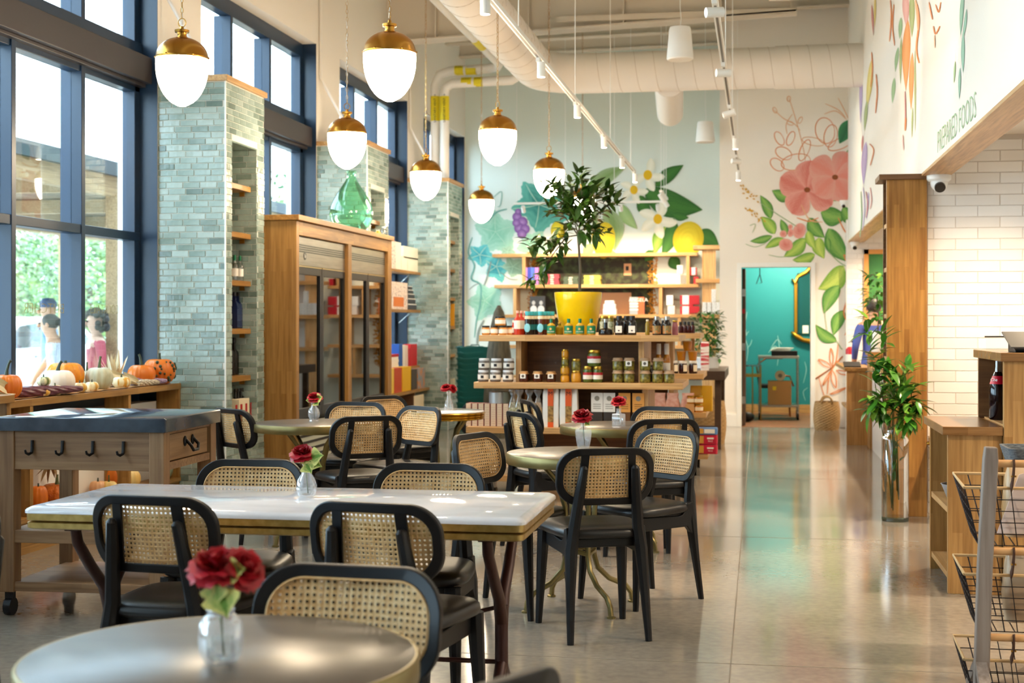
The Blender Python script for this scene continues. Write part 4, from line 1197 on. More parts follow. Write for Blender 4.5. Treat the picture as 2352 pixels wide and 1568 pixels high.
shelf_block('gift_box', 900, 936, 648, 1.56, 'large floral patterned box on the second shelf', M_terr, side=[('s', .1, .75, .1, .45, solid('print_orange', '#d77a3c', .6))])
zb = 1.56
for k in range(5):
    hh = (.075, .07, .06, .05, .045)[k]
    box_item('stacked_box', -4.51, -4.40, onX(937, -4.4), onX(957 - 2.5 * k, -4.4), zb + .001, zb + hh, ('lowest', 'second', 'middle', 'fourth', 'topmost')[k] + ' of five slate boxes with white lids stacked on the shelf', 'slate boxes with white lids', solid('slate_card', '#3c3f48', .6), 'box', [('s', 0, 1, .85, 1, M_paper)])
    zb += hh
for k in range(5):
    box_item('book', -4.51, -4.40, onX(899, -4.4), onX(916 - k % 2, -4.4), .841 + k * .034, .841 + k * .034 + .033, ('lowest', 'second', 'middle', 'fourth', 'topmost')[k] + ' white book lying in the stack past the cooler', 'white books lying in a stack', M_paper if k < 4 else M_red, 'book')
for px0, px1, yt, c, lab in ((917, 924.5, 790, '#1f58b0', 'upright blue book next to the stack of white books'), (925, 931, 792, '#efe7dc', 'upright white book next to the blue book'), (931.3, 937, 793, '#e8cfc4', 'upright pale pink book between white and red books'), (938, 942, 800, '#c3202c', 'slim red book beside the pale pink one'), (943, 958, 790, '#c9151f', 'wide red book at the end of the row')):
    shelf_block('book', px0, px1, yt, .84, lab, solid('book_' + c[1:], c, .5), cat='book', depth=.10)
for px0, px1, yt, c, lab in ((898, 905, 846, '#e7c34a', 'yellow book half hidden by the cooler surround'), (906, 923, 845, '#c2471d', 'orange red book standing on the deep shelf'), (924.5, 944, 842, '#e9b416', 'large yellow book standing on the deep shelf'), (946, 958, 848, '#4c4641', 'grey black book standing on the deep shelf'), (960, 976, 845, '#4f9fc0', 'blue illustrated book at the end of the deep shelf')):
    shelf_block('book', px0, px1, yt, .555, lab, solid('book_' + c[1:], c, .5, col2=('#d98a3a' if c == '#4f9fc0' else None), scale=12), X=-4.28, cat='book', depth=.12)
x, y = -4.2, onX(963, -4.2)
box_item('price_card', x - .01, x, y - .25, y + .25, zat(941, x, y), zat(907, x, y), 'cream card leaning below the deep shelf', None, solid('card_cream', '#e6d6b4', .7), 'card')
cdx = box_item('wall_card', -4.0 + .008, -4.0 + .012, 18.2, 18.2 + .28, .53, .66, 'small cream card fixed to the last tiled column', None, solid('card_cream', '#e6d6b4', .7), 'card')

# bottles and boxes in the niches of the second and third columns
for i, (px, z, h, m, c) in enumerate(((1041, 1.351, .3, solid('box_yellow', '#d99a1a', .5), 'yellow box in the niche of the last tiled column'), (1042, .976, .28, K_dk, 'dark bottle in the niche of the last tiled column'))):
    yy = onX(px, -4.1)
    if i == 0: box_item('tea_box', -4.2, -4.06, yy - .1, yy + .12, z, z + h, c, None, m)
    else: bottle('liquor_bottle', -4.12, yy, z, h, .05, c, None, m, K_blk, None)

# ---------------------------------------------------------------- teal baskets and backpack
M_tealp = mat('teal_plastic', '#0d5a55', .35)
bx_, by_ = W(1091, 18.4)
def basket_proto(label):
    t = thing('shopping_basket', label, 'basket', (0, 0, 0), 0, 'stacked teal shopping baskets')
    mb = MB()
    n = 48
    lv = []
    for z, k in ((0, .86), (.20, .985), (.21, 1.03), (.225, 1.03), (.225, .99), (.02, .84)):
        pts = []
        for i in range(n):
            a = 2 * PI * i / n
            e = .45
            xx = abs(math.cos(a)) ** e * (1 if math.cos(a) > 0 else -1); yy = abs(math.sin(a)) ** e * (1 if math.sin(a) > 0 else -1)
            pts.append((xx * .23 * k, yy * .16 * k, z + (.008 * math.sin(i * PI / 3) if z > .19 else 0)))
        lv.append(pts)
    obj('shell', loft(lv), M_tealp, t, smooth=2)
    obj('handle', MB().tube([(-.06, 0, .225), (-.05, 0, .245), (.05, 0, .245), (.06, 0, .225)], .007, 8), M_tealp, t, smooth=True)
    return t
bp = basket_proto('')
NB = 13
for k in range(NB):
    o = bp if k == 0 else dup(bp, (0, 0, 0))
    o.location = (bx_ + (.006 if k % 2 else 0), by_, .0 + k * .072)
    o['label'] = ('teal basket on top of the tall basket stack' if k == NB - 1 else 'teal basket at the foot of the tall basket stack' if k == 0 else 'teal shopping basket, %s from the bottom of the tall stack' % ('first', 'second', 'third', 'fourth', 'fifth', 'sixth', 'seventh', 'eighth', 'ninth', 'tenth', 'eleventh', 'twelfth')[k])
bk = thing('backpack', 'black backpack on the floor by the teal baskets', 'bag', (*W(1077, 17.6), 0))
obj('main_body', MB().ball((0, 0, .2), .2, 18, 14, (.62, .45, 1)), solid('nylon_black', '#15151a', .7), bk, smooth=True)
obj('pocket', MB().ball((0, -.075, .13), .12, 14, 10, (.7, .4, .9)), solid('nylon_black', '#15151a', .7), bk, smooth=True)
obj('strap', MB().tube([(-.03, 0, .38), (-.025, 0, .42), (.025, 0, .42), (.03, 0, .38)], .008, 6), solid('nylon_black', '#15151a', .7), bk)

# ---------------------------------------------------------------- pumpkin counter under the first window
pc = thing('display_counter', 'long oak window counter covered with pumpkins and gourds', 'counter')
PX = -4.35
obj('counter_top', MB().box(XF + .001, PX, 7.34, 10.26, .892, .937), M_oaky, pc, bevel=.003)
obj('lower_shelf', MB().box(XW + .002, PX, 7.34, 10.26, .19, .22), M_oaky, pc, bevel=.003)
obj('plinth', MB().box(XW + .002, PX - .015, 7.34, 10.26, 0, .19), M_oaky, pc)
for px in (75, 300, 415):
    y = onX(px, PX); obj('divider', MB().box(XW + .002, PX - .006, y - .02, y + .02, .22, .892), M_oak, pc, bevel=.002)
obj('mid_shelf', MB().box(XW + .002, PX, 9.42, 10.2, .52, .545), M_oaky, pc)
ps = thing('display_stand', 'oak shelf stand cut by the left edge, higher than the counter beside it', 'stand')
obj('top_board', MB().box(XW + .002, -4.07, 5.6, 7.30, .955, 1.0), M_oaky, ps, bevel=.003)
obj('end_panel', MB().box(XW + .002, -4.09, 7.25, 7.295, 0, .955), M_oak, ps, bevel=.003)
obj('end_panel', MB().box(XW + .002, -4.09, 5.6, 5.64, 0, .955), M_oak, ps)
obj('shelf_board', MB().box(XW + .002, -4.09, 5.64, 7.25, .38, .42), M_oaky, ps)
obj('stand_plinth', MB().box(XW + .002, -4.12, 5.64, 7.25, 0, .09), M_oaky, ps)

def pumpkin(x, y, z, w, h, ribs, m, stem_m, label, group='pumpkins and gourds', stem=(.0, .0, .05), depth=.08, warts=None, wm=None, face=None, squash=2.0):
    t = thing('pumpkin', label, 'pumpkin', (x, y, z), random.uniform(0, 6), group)
    n, mm = max(ribs * 4, 32), 16
    v = []; fs = []
    for j in range(mm + 1):
        ph = PI * j / mm
        for i in range(n):
            a = 2 * PI * i / n
            rib = 1 - depth * (abs(math.cos(a * ribs / 2)) ** 4) * math.sin(ph) ** .5
            sr = abs(math.sin(ph)) ** .8
            r = w / 2 * sr * rib
            zz = h / 2 - h / 2 * math.cos(ph) * (1 - .0)
            if ph > 2.2: zz -= h * .16 * ((ph - 2.2) / .94) ** 2
            if ph < .8: zz += h * .05 * ((.8 - ph) / .8) ** 2
            v.append((r * math.cos(a), r * math.sin(a), zz))
    for j in range(mm):
        for i in range(n):
            k = (i + 1) % n; fs.append((j * n + i, j * n + k, (j + 1) * n + k, (j + 1) * n + i))
    zmin = min(p[2] for p in v)
    v = [(a, b_, c_ - zmin) for a, b_, c_ in v]
    bdy = obj('flesh', MB().add(v, fs), m, t, smooth=True)
    if warts:
        wb = MB(); rnd = random.Random(warts)
        for k in range(warts):
            ph, a = rnd.uniform(.9, 2.4), rnd.uniform(0, 2 * PI)
            wb.ball((w / 2 * math.sin(ph) ** .8 * math.cos(a), w / 2 * math.sin(ph) ** .8 * math.sin(a), h / 2 - h / 2 * math.cos(ph) - zmin), w * rnd.uniform(.025, .06), 7, 5)
        obj('wart', wb, wm, bdy, smooth=True, kind='stuff')
    top = h * .84 - zmin
    sx_, sy_, sz_ = stem
    obj('stem', MB().tube([(0, 0, top - .01), (sx_ * .2, sy_ * .2, top + sz_ * .4), (sx_ * .6, sy_ * .6, top + sz_ * .8), (sx_, sy_, top + sz_)], [w * .085, w * .05, w * .04, w * .045], 7), stem_m, t, smooth=2)
    t.rotation_euler.z = 0
    return t
P_or = solid('pumpkin_orange', '#e07a18', .38, col2='#cf6410', scale=6); P_wh = solid('pumpkin_white', '#ece2d4', .4); P_gr = solid('pumpkin_grey', '#cfcdb4', .4, col2='#b5b594', scale=9)
P_yo = solid('pumpkin_amber', '#e89416', .42, col2='#d47a10', scale=18, bump=.6, bscale=40); P_pale = solid('pumpkin_peach', '#e6b083', .4); P_dkg = solid('pumpkin_dark_green', '#33443a', .4)
P_grn = solid('pumpkin_sage', '#8b9276', .4); P_yel = solid('gourd_yellow', '#e3a838', .4, col2='#efd592', scale=8, stretch=(3, 3, .3))
P_min = solid('gourd_striped', '#efe2b8', .4, col2='#dba23a', scale=30, stretch=(1, 1, .05), lo=.5, hi=.6); P_ming = solid('gourd_green_striped', '#e9e0b4', .4, col2='#6d7a3c', scale=30, stretch=(1, 1, .05), lo=.5, hi=.58)
P_wart = solid('pumpkin_rough', '#d9721a', .5, col2='#b5581a', scale=20, bump=1.0, bscale=50)
ST_d = solid('stem_dark', '#33402f', .6); ST_g = solid('stem_green', '#55603a', .6)
ZP = .938
def pk(px, wpx, hpx, X, ribs, m, sm, label, stem=(0, 0, .05), z=ZP, **k):
    y = onX(px, X); q = zc_of(X, y) / F
    return pumpkin(X, y, z, wpx * q, hpx * q, ribs, m, sm, label, stem=stem, **k)
pk(14, 72, 64, -4.47, 16, P_or, ST_d, 'orange pumpkin with a tall dark stem at the left edge of the counter', (.03, 0, .10))
pk(150, 88, 72, -4.66, 14, P_yo, ST_d, 'large bumpy amber pumpkin at the back of the counter', (.0, 0, .03))
pk(132, 80, 62, -4.47, 16, P_wh, ST_d, 'white pumpkin with a black hooked stem', (.03, 0, .07), depth=.03)
pk(100, 32, 24, -4.41, 10, P_ming, ST_d, 'mini green striped gourd on top of another gourd', (0, 0, .02), z=ZP + .065)
pk(96, 38, 22, -4.40, 10, P_min, ST_d, 'flat pale mini gourd under the green striped one', (0, 0, .012))
pk(126, 36, 27, -4.385, 10, P_min, ST_g, 'mini yellow striped gourd in front of the white pumpkin', (0, 0, .02))
pk(183, 34, 26, -4.40, 10, P_min, ST_d, 'mini striped gourd left of the pair at the counter front', (0, 0, .022))
pk(211, 32, 25, -4.40, 10, P_min, ST_d, 'mini striped gourd right of the pair at the counter front', (0, 0, .022))
pk(228, 64, 58, -4.47, 12, P_gr, ST_g, 'grey green ribbed pumpkin in the middle of the counter', (.01, 0, .09), depth=.14)
pk(200, 44, 46, -4.66, 12, P_gr, ST_g, 'pale ribbed pumpkin behind the grey green one', (0, 0, .07))
pk(256, 30, 30, -4.62, 12, P_or, ST_d, 'small orange pumpkin peeping out behind the pale ones', (0, 0, .03))
pk(279, 42, 29, -4.42, 10, P_min, ST_d, 'mini yellow striped gourd right of the grey green pumpkin', (0, 0, .025))
pk(325, 64, 54, -4.46, 18, P_or, ST_d, 'smooth orange pumpkin with a tall stem near the column', (-.02, 0, .09), depth=.04)
pk(366, 74, 66, -4.42, 14, P_or, ST_d, 'orange pumpkin covered with green warts against the column', (0, 0, .06), warts=60, wm=solid('wart_green', '#2f4128', .6))
# mid and lower shelf
pk(400, 70, 42, -4.42, 14, P_pale, ST_g, 'flat peach pumpkin below the counter end', (0, 0, .05), z=.546, depth=.16)
pk(338, 54, 34, -4.44, 14, P_grn, ST_g, 'sage green pumpkin below the counter, beside the peach one', (0, 0, .06), z=.546, depth=.12)
pk(421, 58, 50, -4.40, 14, P_or, ST_d, 'round orange pumpkin on the lower shelf near the column', (0, 0, .02), z=.221)
pk(450, 50, 64, -4.44, 12, P_dkg, ST_d, 'dark green pumpkin at the end of the lower shelf', (0, 0, .03), z=.221)
pk(378, 40, 52, -4.44, 12, P_grn, ST_d, 'grey green pumpkin on the lower shelf behind an orange one', (0, 0, .03), z=.221)
pk(362, 34, 50, -4.40, 12, P_or, ST_d, 'orange pumpkin with dark spots on the lower shelf', (0, 0, .03), z=.221, warts=14, wm=solid('wart_green', '#2f4128', .6))
pk(292, 62, 50, -4.42, 10, P_yel, ST_g, 'yellow and cream striped squash on the lower shelf', (0, 0, .02), z=.221)
pk(250, 40, 34, -4.40, 10, P_yel, ST_g, 'small yellow gourd with a knobbed stem on the lower shelf', (0, 0, .05), z=.221)
pk(268, 60, 62, -4.48, 12, P_or, ST_d, 'orange pumpkin at the back of the lower shelf', (0, 0, .03), z=.221)
pk(225, 40, 36, -4.46, 12, P_pale, ST_d, 'tan squash lying on the lower shelf', (0, 0, .03), z=.221)
pk(131, 78, 62, -4.42, 14, P_wart, ST_g, 'rough brown orange pumpkin under the work table legs', (0, 0, .07), z=.221)
pk(88, 44, 66, -4.44, 12, P_or, ST_d, 'plain orange pumpkin left of the rough one on the lower shelf', (0, 0, .03), z=.221)
pk(52, 30, 90, -4.44, 10, P_yel, ST_d, 'tall warty yellow gourd at the left of the lower shelf', (0, 0, .03), z=.221, warts=30, wm=P_yel)
# corn cobs
def corn(x, y, z, L, r, ang, m, label, husk=True, tilt=0):
    t = thing('corn_cob', label, 'corn', (x, y, z + r), ang, 'dried corn cobs')
    v = []; n = 14
    mb = MB()
    for j in range(13):
        u = j / 12
        rr_ = r * (1 - .55 * u ** 2.2) * (.75 + .25 * min(1, u * 6))
        for i in range(n):
            a = 2 * PI * i / n
            k = 1 + .07 * (1 if (i + j) % 2 else -1)
            v.append((L * u, rr_ * k * math.cos(a), rr_ * k * math.sin(a)))
    fs = [(j * n + i, j * n + (i + 1) % n, (j + 1) * n + (i + 1) % n, (j + 1) * n + i) for j in range(12) for i in range(n)]
    fs += [tuple(range(n)), tuple(12 * n + i for i in range(n))]
    obj('kernels', mb.add(v, fs), m, t, smooth=False)
    if husk:
        hb = MB()
        for k in range(6):
            a = 2 * PI * k / 6
            leaf_mesh(hb, (0, r * .5 * math.cos(a), r * .5 * math.sin(a)), (-1, .5 * math.cos(a), .35 * abs(math.sin(a))), (0, -math.sin(a), math.cos(a)), L * .9, r * 1.4, .1)
        obj('husk', hb, solid('husk_straw', '#dccfae', .7), t)
    t.rotation_euler = (0, tilt, ang)
    return t
K_corn = solid('corn_purple', '#4c1f30', .4, col2='#6b2f42', scale=60); K_cornp = solid('corn_lilac', '#a08aa8', .4, col2='#6f5878', scale=80); K_cornw = solid('corn_white', '#dcd2b8', .4, col2='#8e8070', scale=80)
y = onX(50, -4.42)
corn(-4.44, y - .05, ZP, .62, .035, math.radians(78), K_corn, 'purple corn cob at the very front of the counter, left')
corn(-4.50, y - .02, ZP, .58, .034, math.radians(74), K_corn, 'purple corn cob lying behind its twin on the counter', False)
corn(-4.47, onX(303, -4.47), ZP, .30, .03, math.radians(60), K_cornp, 'lilac corn cob leaning by the orange pumpkin')
corn(-4.41, onX(318, -4.41), ZP, .26, .025, math.radians(75), K_cornw, 'white and brown corn cob at the counter front')
hk = thing('corn_husk', 'bundle of pale dried corn husks standing by the window', 'husk', (-4.66, onX(264, -4.66), ZP))
mb = MB()
for k in range(22):
    a = random.uniform(0, 2 * PI)
    leaf_mesh(mb, (0, 0, 0), (.35 * math.cos(a), .6 * math.sin(a), 1), (math.cos(a), math.sin(a), .2), random.uniform(.15, .28), .035, random.uniform(-.2, .35))
obj('husk_leaves', mb, solid('husk_straw', '#dccfae', .7), hk)
hk2 = thing('corn_husk', 'brown dried stalk bundle hanging below the counter', 'husk', (-4.44, onX(118, -4.44), .52))
mb = MB()
for k in range(26):
    a = random.uniform(0, 2 * PI)
    leaf_mesh(mb, (0, 0, 0), (.5 * math.cos(a), .9 * math.sin(a), random.uniform(-.6, .5)), (math.cos(a), math.sin(a), .4), random.uniform(.1, .22), .025, random.uniform(-.3, .4))
obj('husk_leaves', mb, solid('husk_brown', '#8d6c43', .8), hk2)
kp = MB()
y = 7.7; vv = []; ff = []
for i in range(25):
    for s_ in (0, 1): vv.append((-4.365 - .09 * s_ + .012 * math.sin(i * 1.7), y + i * .1, ZP + .0012 + .006 * abs(math.sin(i * 1.1 + s_))))
ff = [(i * 2, i * 2 + 1, i * 2 + 3, i * 2 + 2) for i in range(24)]
tag(obj('kraft_runner', kp.add(vv, ff), M_kraft), 'crumpled brown paper runner under the counter pumpkins', 'paper')
# ---------------------------------------------------------------- lettering on the first window
M_giltt = mat('gilt_letters', '#9a8a4a', .4, .3)
GX = XF - .062
MIR = Matrix(((0, 0, -1, 0), (-1, 0, 0, 0), (0, 1, 0, 0), (0, 0, 0, 1)))
for body, pxa, pxb, pyc in (('COCKTAILS', 203, 277, 711), ('BUTCHER', 49, 152, 709)):
    ya, yb_ = onX(pxa, GX), onX(pxb, GX)
    zc_ = zat(pyc, GX, (ya + yb_) / 2)
    wn = {'COCKTAILS': 5.9, 'BUTCHER': 4.75}[body]
    text(body, .1, Matrix.Translation((GX, (ya + yb_) / 2, zc_)) @ MIR, M_giltt, WO[1], sx=(yb_ - ya) / (wn * .1), bold=-.0025)

# ---------------------------------------------------------------- outside
gr = obj('ground', MB().box(-60, XO, -20, 120, -.12, -.02), mat('pavement', '#b9b6ae', .8), kind='structure')
cn = thing('canopy', 'timber canopy with dark fascia outside the window', 'canopy')
M_tim = wood('raw_timber', '#b79a72', '#a58a64', 'y', .3, 3, .7)
obj('fascia', MB().box(-6.46, -6.40, 2, 26, 2.88, 3.02), solid('fascia_dark', '#33424c', .5), cn)
obj('edge_beam', MB().box(-6.55, -6.46, 2, 26, 2.68, 2.88), M_tim, cn)
obj('roof_boards', MB().box(-9.6, -6.46, 2, 26, 2.89, 2.98), wood('canopy_boards', '#8d7a64', '#75644f', 'y', .14, 3, .8), cn)
obj('far_beam', MB().box(-9.6, -9.4, 2, 26, 2.6, 2.88), M_tim, cn)
for k in range(9): obj('rafter', MB().box(-9.4, -6.55, 3 + k * 2.6, 3.12 + k * 2.6, 2.72, 2.88), M_tim, cn)
for x, px in ((-6.5, 264), (-6.5, -420), (-9.5, 150), (-9.5, 330)):
    y = onX(px, x); obj('post', MB().box(x - .07, x + .07, y - .07, y + .07, -.02, 2.7), M_tim, cn, bevel=.005)
# parked car
car = thing('car', 'white car parked outside the window', 'car', (-11.4, 19.6, -.02))
M_carw = mat('car_white', '#e9ecee', .25, coat=.5); M_carg = mat('car_glass', '#4a6470', .08)
side = [(-2.3, .35), (-2.35, .7), (-2.2, .95), (-1.3, 1.05), (-.65, 1.42), (.2, 1.5), (1.2, 1.47), (1.95, 1.1), (2.3, 1.0), (2.35, .6), (2.3, .35)]
obj('car_body', MB().prism(side, 0, -.88, .88), M_carw, car, bevel=.06, seg=3)
win = [(-1.15, 1.04), (-.6, 1.36), (.15, 1.43), (1.1, 1.40), (1.7, 1.08)]
for s_ in (-1, 1):
    obj('side_window', MB().prism(win, 0, s_ * .885 - .004, s_ * .885 + .004), M_carg, car)
    obj('pillar', MB().box(s_ * .892 - .003, s_ * .892 + .003, .22, .28, 1.03, 1.43), M_carw, car)
    for yy in (-.15, .95): obj('door_handle', MB().box(s_ * .89 - .012, s_ * .89 + .012, yy, yy + .2, .90, .93), solid('handle_grey', '#9aa2a8', .3), car)
    for yy in (-1.5, 1.45):
        w_ = obj('wheel', MB().tube([(s_ * .80 - .1, yy, .33), (s_ * .80 + .1, yy, .33)], .33, 28), M_black, car, smooth=2)
        obj('hub', MB().tube([(s_ * .80 + s_ * .1, yy, .33), (s_ * .80 + s_ * .11, yy, .33)], .2, 20), M_chrome, w_)
# trees beyond
M_fol = [mat('foliage_%d' % i, c, .7, col2=c2, scale=3) for i, (c, c2) in enumerate((('#55703f', '#7c9656'), ('#64824c', '#93a965'), ('#4d6a4c', '#7f9a6e')))]
M_bark = mat('bark', '#5b4c3d', .9)
def crown_mesh(seed, m):
    rnd = random.Random(seed); mb = MB()
    for k in range(4500):
        a, ph = rnd.uniform(0, 2 * PI), math.acos(rnd.uniform(-1, 1))
        lob = 1 + .22 * math.sin(a * 3 + seed) * math.sin(ph * 4 + seed)
        r = lob * rnd.uniform(.62, 1.0)
        c_ = Vector((r * math.sin(ph) * math.cos(a), r * math.sin(ph) * math.sin(a), r * math.cos(ph)))
        s_ = rnd.uniform(.018, .045)
        u = Vector((rnd.gauss(0, 1), rnd.gauss(0, 1), rnd.gauss(0, 1))).normalized(); w = u.cross(c_.normalized() + Vector((.01, 0, 0))).normalized()
        mb.add([tuple(c_ - u * s_), tuple(c_ + w * s_ * .7), tuple(c_ + u * s_), tuple(c_ - w * s_ * .7)], [(0, 1, 2, 3)])
    return mb.mesh('crown', m)
crowns = [crown_mesh(i + 3, M_fol[i]) for i in range(3)]
trunkm = MB().tube([(0, 0, 0), (.05, 0, .5), (0, .03, 1)], [.06, .045, .03], 8).mesh('trunk', M_bark)
TREES = [(-17, 23, 2.6, 2.0), (-19, 27, 3.0, 2.1), (-18, 31, 3.2, 2.3), (-21, 35, 3.4, 2.6), (-20, 40, 3.6, 3), (-24, 46, 4.4, 3.6), (-23, 53, 5.2, 4.0), (-24, 61, 6.4, 4.6), (-22, 70, 7.5, 5.2), (-23, 80, 8.5, 5.8), (-20, 18, 3.0, 2.2), (-27, 30, 4.2, 3.2), (-30, 40, 5.0, 3.6), (-20, 92, 9, 6.5)]
for i, (x, y, zc_, r) in enumerate(TREES):
    t = thing('tree', 'leafy green tree in the hazy row beyond the parked car', 'tree', (x, y, -.02), i * 1.3, 'trees beyond the car park')
    o = link(bpy.data.objects.new('crown', crowns[i % 3]), t); o.location = (0, 0, zc_ * .62); o.scale = (r, r, zc_ * .62)
    o = link(bpy.data.objects.new('trunk', trunkm), t); o.scale = (r * 1.2, r * 1.2, zc_ * .7)
# ---------------------------------------------------------------- wooden display units
GY = 10.92
GZ = (1.30, .932, .582, .205)
def gondola(dx, dy, label):
    t = thing('display_unit', label, 'display shelf', (0, 0, 0))
    L_ = [onY(p, GY) + dx for p in (1100, 1088, 1070, 1093)]
    R_ = [onY(p, GY) + dx for p in (1560, 1568, 1576, 1580)]
    Y0, Y1 = GY + dy, GY + dy + .95
    for k in range(4):
        obj('shelf_board', MB().box(L_[k], R_[k], Y0 + (0 if k < 3 else .02), Y1, GZ[k] - .048, GZ[k]), M_loakx, t, bevel=.003)
    ps_ = [onY(1185, GY) + dx, onY(1470, GY) + dx]
    for k, (z0, z1) in enumerate(((GZ[1], GZ[0] - .048), (GZ[2], GZ[1] - .048), (GZ[3], GZ[2] - .048))):
        for x in (ps_[0] - .02 * k, ps_[1] + .03 * k):
            obj('upright', MB().box(x - .022, x + .022, Y0 + .12, Y1 - .1, z0, z1), M_loak, t, bevel=.002)
        obj('back_panel', MB().box(ps_[0] + .02, ps_[1] - .02, Y0 + .42, Y0 + .45, z0, z1), M_doak, t)
    obj('upright', MB().box(R_[0] - .10, R_[0] - .07, Y0 + .42, Y0 + .46, GZ[1], GZ[0] - .048), M_loak, t)
    for x in (L_[3] + .12, R_[3] - .12):
        for y in (Y0 + .12, Y1 - .12):
            c_ = obj('caster', MB().box(x - .02, x + .02, y - .03, y + .03, .10, GZ[3] - .048), M_chrome, t)
            obj('wheel', MB().tube([(x - .016, y + .02, .055), (x + .016, y + .02, .055)], .055, 22), M_black, c_, smooth=2)
            obj('wheel_hub', MB().tube([(x - .018, y + .02, .055), (x + .018, y + .02, .055)], .03, 18), M_chrome, c_, smooth=2)
    return t
gondola(0, 0, 'front wooden display unit carrying the yellow potted tree')
DG = 2.06
gondola(.075, DG, 'second wooden display unit on casters behind the first')
G1, G2 = GY + .10, GY + DG + .10
def gx(px, Y=G1): return onY(px, Y)
def q1(y): return zc_of(-1.3, y) / F
Q1, Q2 = q1(G1), q1(G2)
Z0, Z1, Z2, Z3 = [z + .001 for z in GZ]
# top board of the front unit
for i, (px, up) in enumerate(((1116, 0), (1135.5, 0), (1155, 0), (1170, 0), (1149, 1))):
    w = 19.5 * Q1 if i < 4 else 25 * Q1
    jar('spread_jar', gx(px), G1 + (.06 if i == 3 else 0), Z0 + (.0735 if up else 0), .073, w / 2, ('caramel spread jar on top of the row at the left end of the unit' if up else 'caramel spread jar, %s in the bottom row at the left end' % ('first', 'second', 'third', 'last')[i]), 'caramel spread jars', K_tan, K_blk, K_wht)
bottle('sauce_bottle', gx(1177), G1 + .05, Z0, .115, .02, 'little red sauce bottle between the spread jars and tall red bottles', None, K_red, K_wht, K_wht, .4, .6, .15, (.15, .5))
for i, px in enumerate((1189, 1194, 1200)):
    bottle('syrup_bottle', gx(px), G1 + i * .07, Z0, .19, .03, ('front', 'middle', 'rear')[i] + ' red syrup bottle with a large white label', 'red syrup bottles' if i else None, K_red, K_pink, K_wht, .34, .66, .1, (.25, .6))
def capsule(px, n, base, lab1, lab2, grp):
    for i in range(n):
        t = bottle('soda_can_bottle', gx(px + i * 6.2), G1 + i * .055, Z0, .185, .024, lab1 if i == 0 else ('', 'second ', 'third ', 'rearmost ')[i] + lab2, grp if i else None, base, K_turq, K_turqd, .75, .74, .17, (.22, .45))
        obj('neck_band', MB().lathe([(.0243, .125), (.0243, .15)], 14, cap=False), K_cream, t)
        if i == 0: obj('oval_badge', MB().ball((0, -.023, .055), .03, 14, 10, (.8, .12, 1.15)), solid('badge_sky', '#7fc6d8', .4), t, smooth=True)
capsule(1212, 4, solid('cola_dark', '#211a1d', .15), 'front dark bottle with turquoise cap and an oval badge', 'dark bottle with turquoise cap in the row behind the badge', 'dark turquoise capped bottles')
capsule(1242, 4, solid('cola_brown', '#5a2a1c', .15), 'front brown bottle with turquoise cap and an oval badge', 'brown bottle with turquoise cap in the row next to the yellow pot', 'brown turquoise capped bottles')
M_glab = solid('green_label', '#0e7a52', .5); K_gold2 = solid('badge_gold', '#d8b56a', .4)
for i, (px, lab) in enumerate(((1266, 'left of the yellow pot'), (1306, 'first of three before the yellow pot'), (1332, 'middle of three before the yellow pot'), (1358, 'last of three before the yellow pot'))):
    t = bottle('oil_bottle', gx(px), G1, Z0, .128, .034, 'stubby green labelled bottle, ' + lab, None, solid('oil_pale', '#b58e2c', .15), K_grn, None, .32, .62, .26)
    obj('label', MB().lathe([(.0348, .012), (.0348, .072)], 18, cap=False), M_glab, t, smooth=2)
    obj('gold_seal', MB().tube([(0, -.0352, .048), (0, -.036, .048)], .009, 12), K_gold2, t)
    text('ITALIANO', .0125, TM(0, -.0362, .026), M_paper, t)
bottle('oil_bottle', gx(1281), G1 + .1, Z0, .10, .03, 'amber bottle standing behind the leftmost green labelled bottle', None, K_oil, K_gold, None, .4)
t = bottle('vinegar_flask', gx(1391), G1, Z0, .125, .056, 'round bellied black flask with pale print', None, K_dk, K_chrome if 0 else solid('cap_silver', '#a8a49c', .3, metal=1), None, .28, .34, .22)
for px, dy in ((1386, .14), (1402, .15)):
    bottle('condiment_jar', gx(px, G1 + dy), G1 + dy, Z0, .15, .03, 'tall labelled jar behind the round black flask, ' + ('left' if px < 1390 else 'right'), None, K_pick, K_gold, solid('label_mixed', '#d9dccb', .6, col2='#5b7a4a', scale=50), .75, .7, .12, (.1, .7))
for px, dy, lab in ((1422, 0, 'black bottle with white label, left of the pair'), (1452, 0, 'black bottle with white label, right of the pair'), (1437, .09, 'black bottle standing behind the labelled pair')):
    t = bottle('balsamic_bottle', gx(px), G1 + dy, Z0, .15, .034, lab, None, K_dk, K_blk, None, .55, .68, .24)
    if dy == 0:
        g = obj('label', MB().box(-.025, .025, -.0355, -.034, .018, .072), K_wht, t)
        obj('label_print', MB().box(-.006, .008, -.0362, -.0355, .03, .04), M_ink, g)
bottle('oil_bottle', gx(1487), G1, Z0, .122, .018, 'slim olive oil bottle with a pale cork', None, K_oil, K_cream, None, .45, .72, .12)
for i, px in enumerate((1508, 1532)):
    bottle('liqueur_bottle', gx(px), G1 + .01, Z0, .146, .034, ('left' if i == 0 else 'right') + ' black bottle with an ornate silver and orange label', None, K_dk, solid('cap_silver', '#a8a49c', .3, metal=1), solid('ornate_label', '#6f7a50', .5, col2='#c77a35', scale=55), .5, .62, .2, (.08, .5))
bottle('liqueur_bottle', gx(1520), G1 + .13, Z0, .13, .03, 'dark bottle between and behind the ornate pair', None, K_dk, K_wht, None)
bottle('sauce_jar', gx(1549), G1 + .08, Z0, .115, .024, 'pink bottle at the right end of the front unit', None, solid('pink_sauce', '#b5707c', .2), K_gold, None, .7)
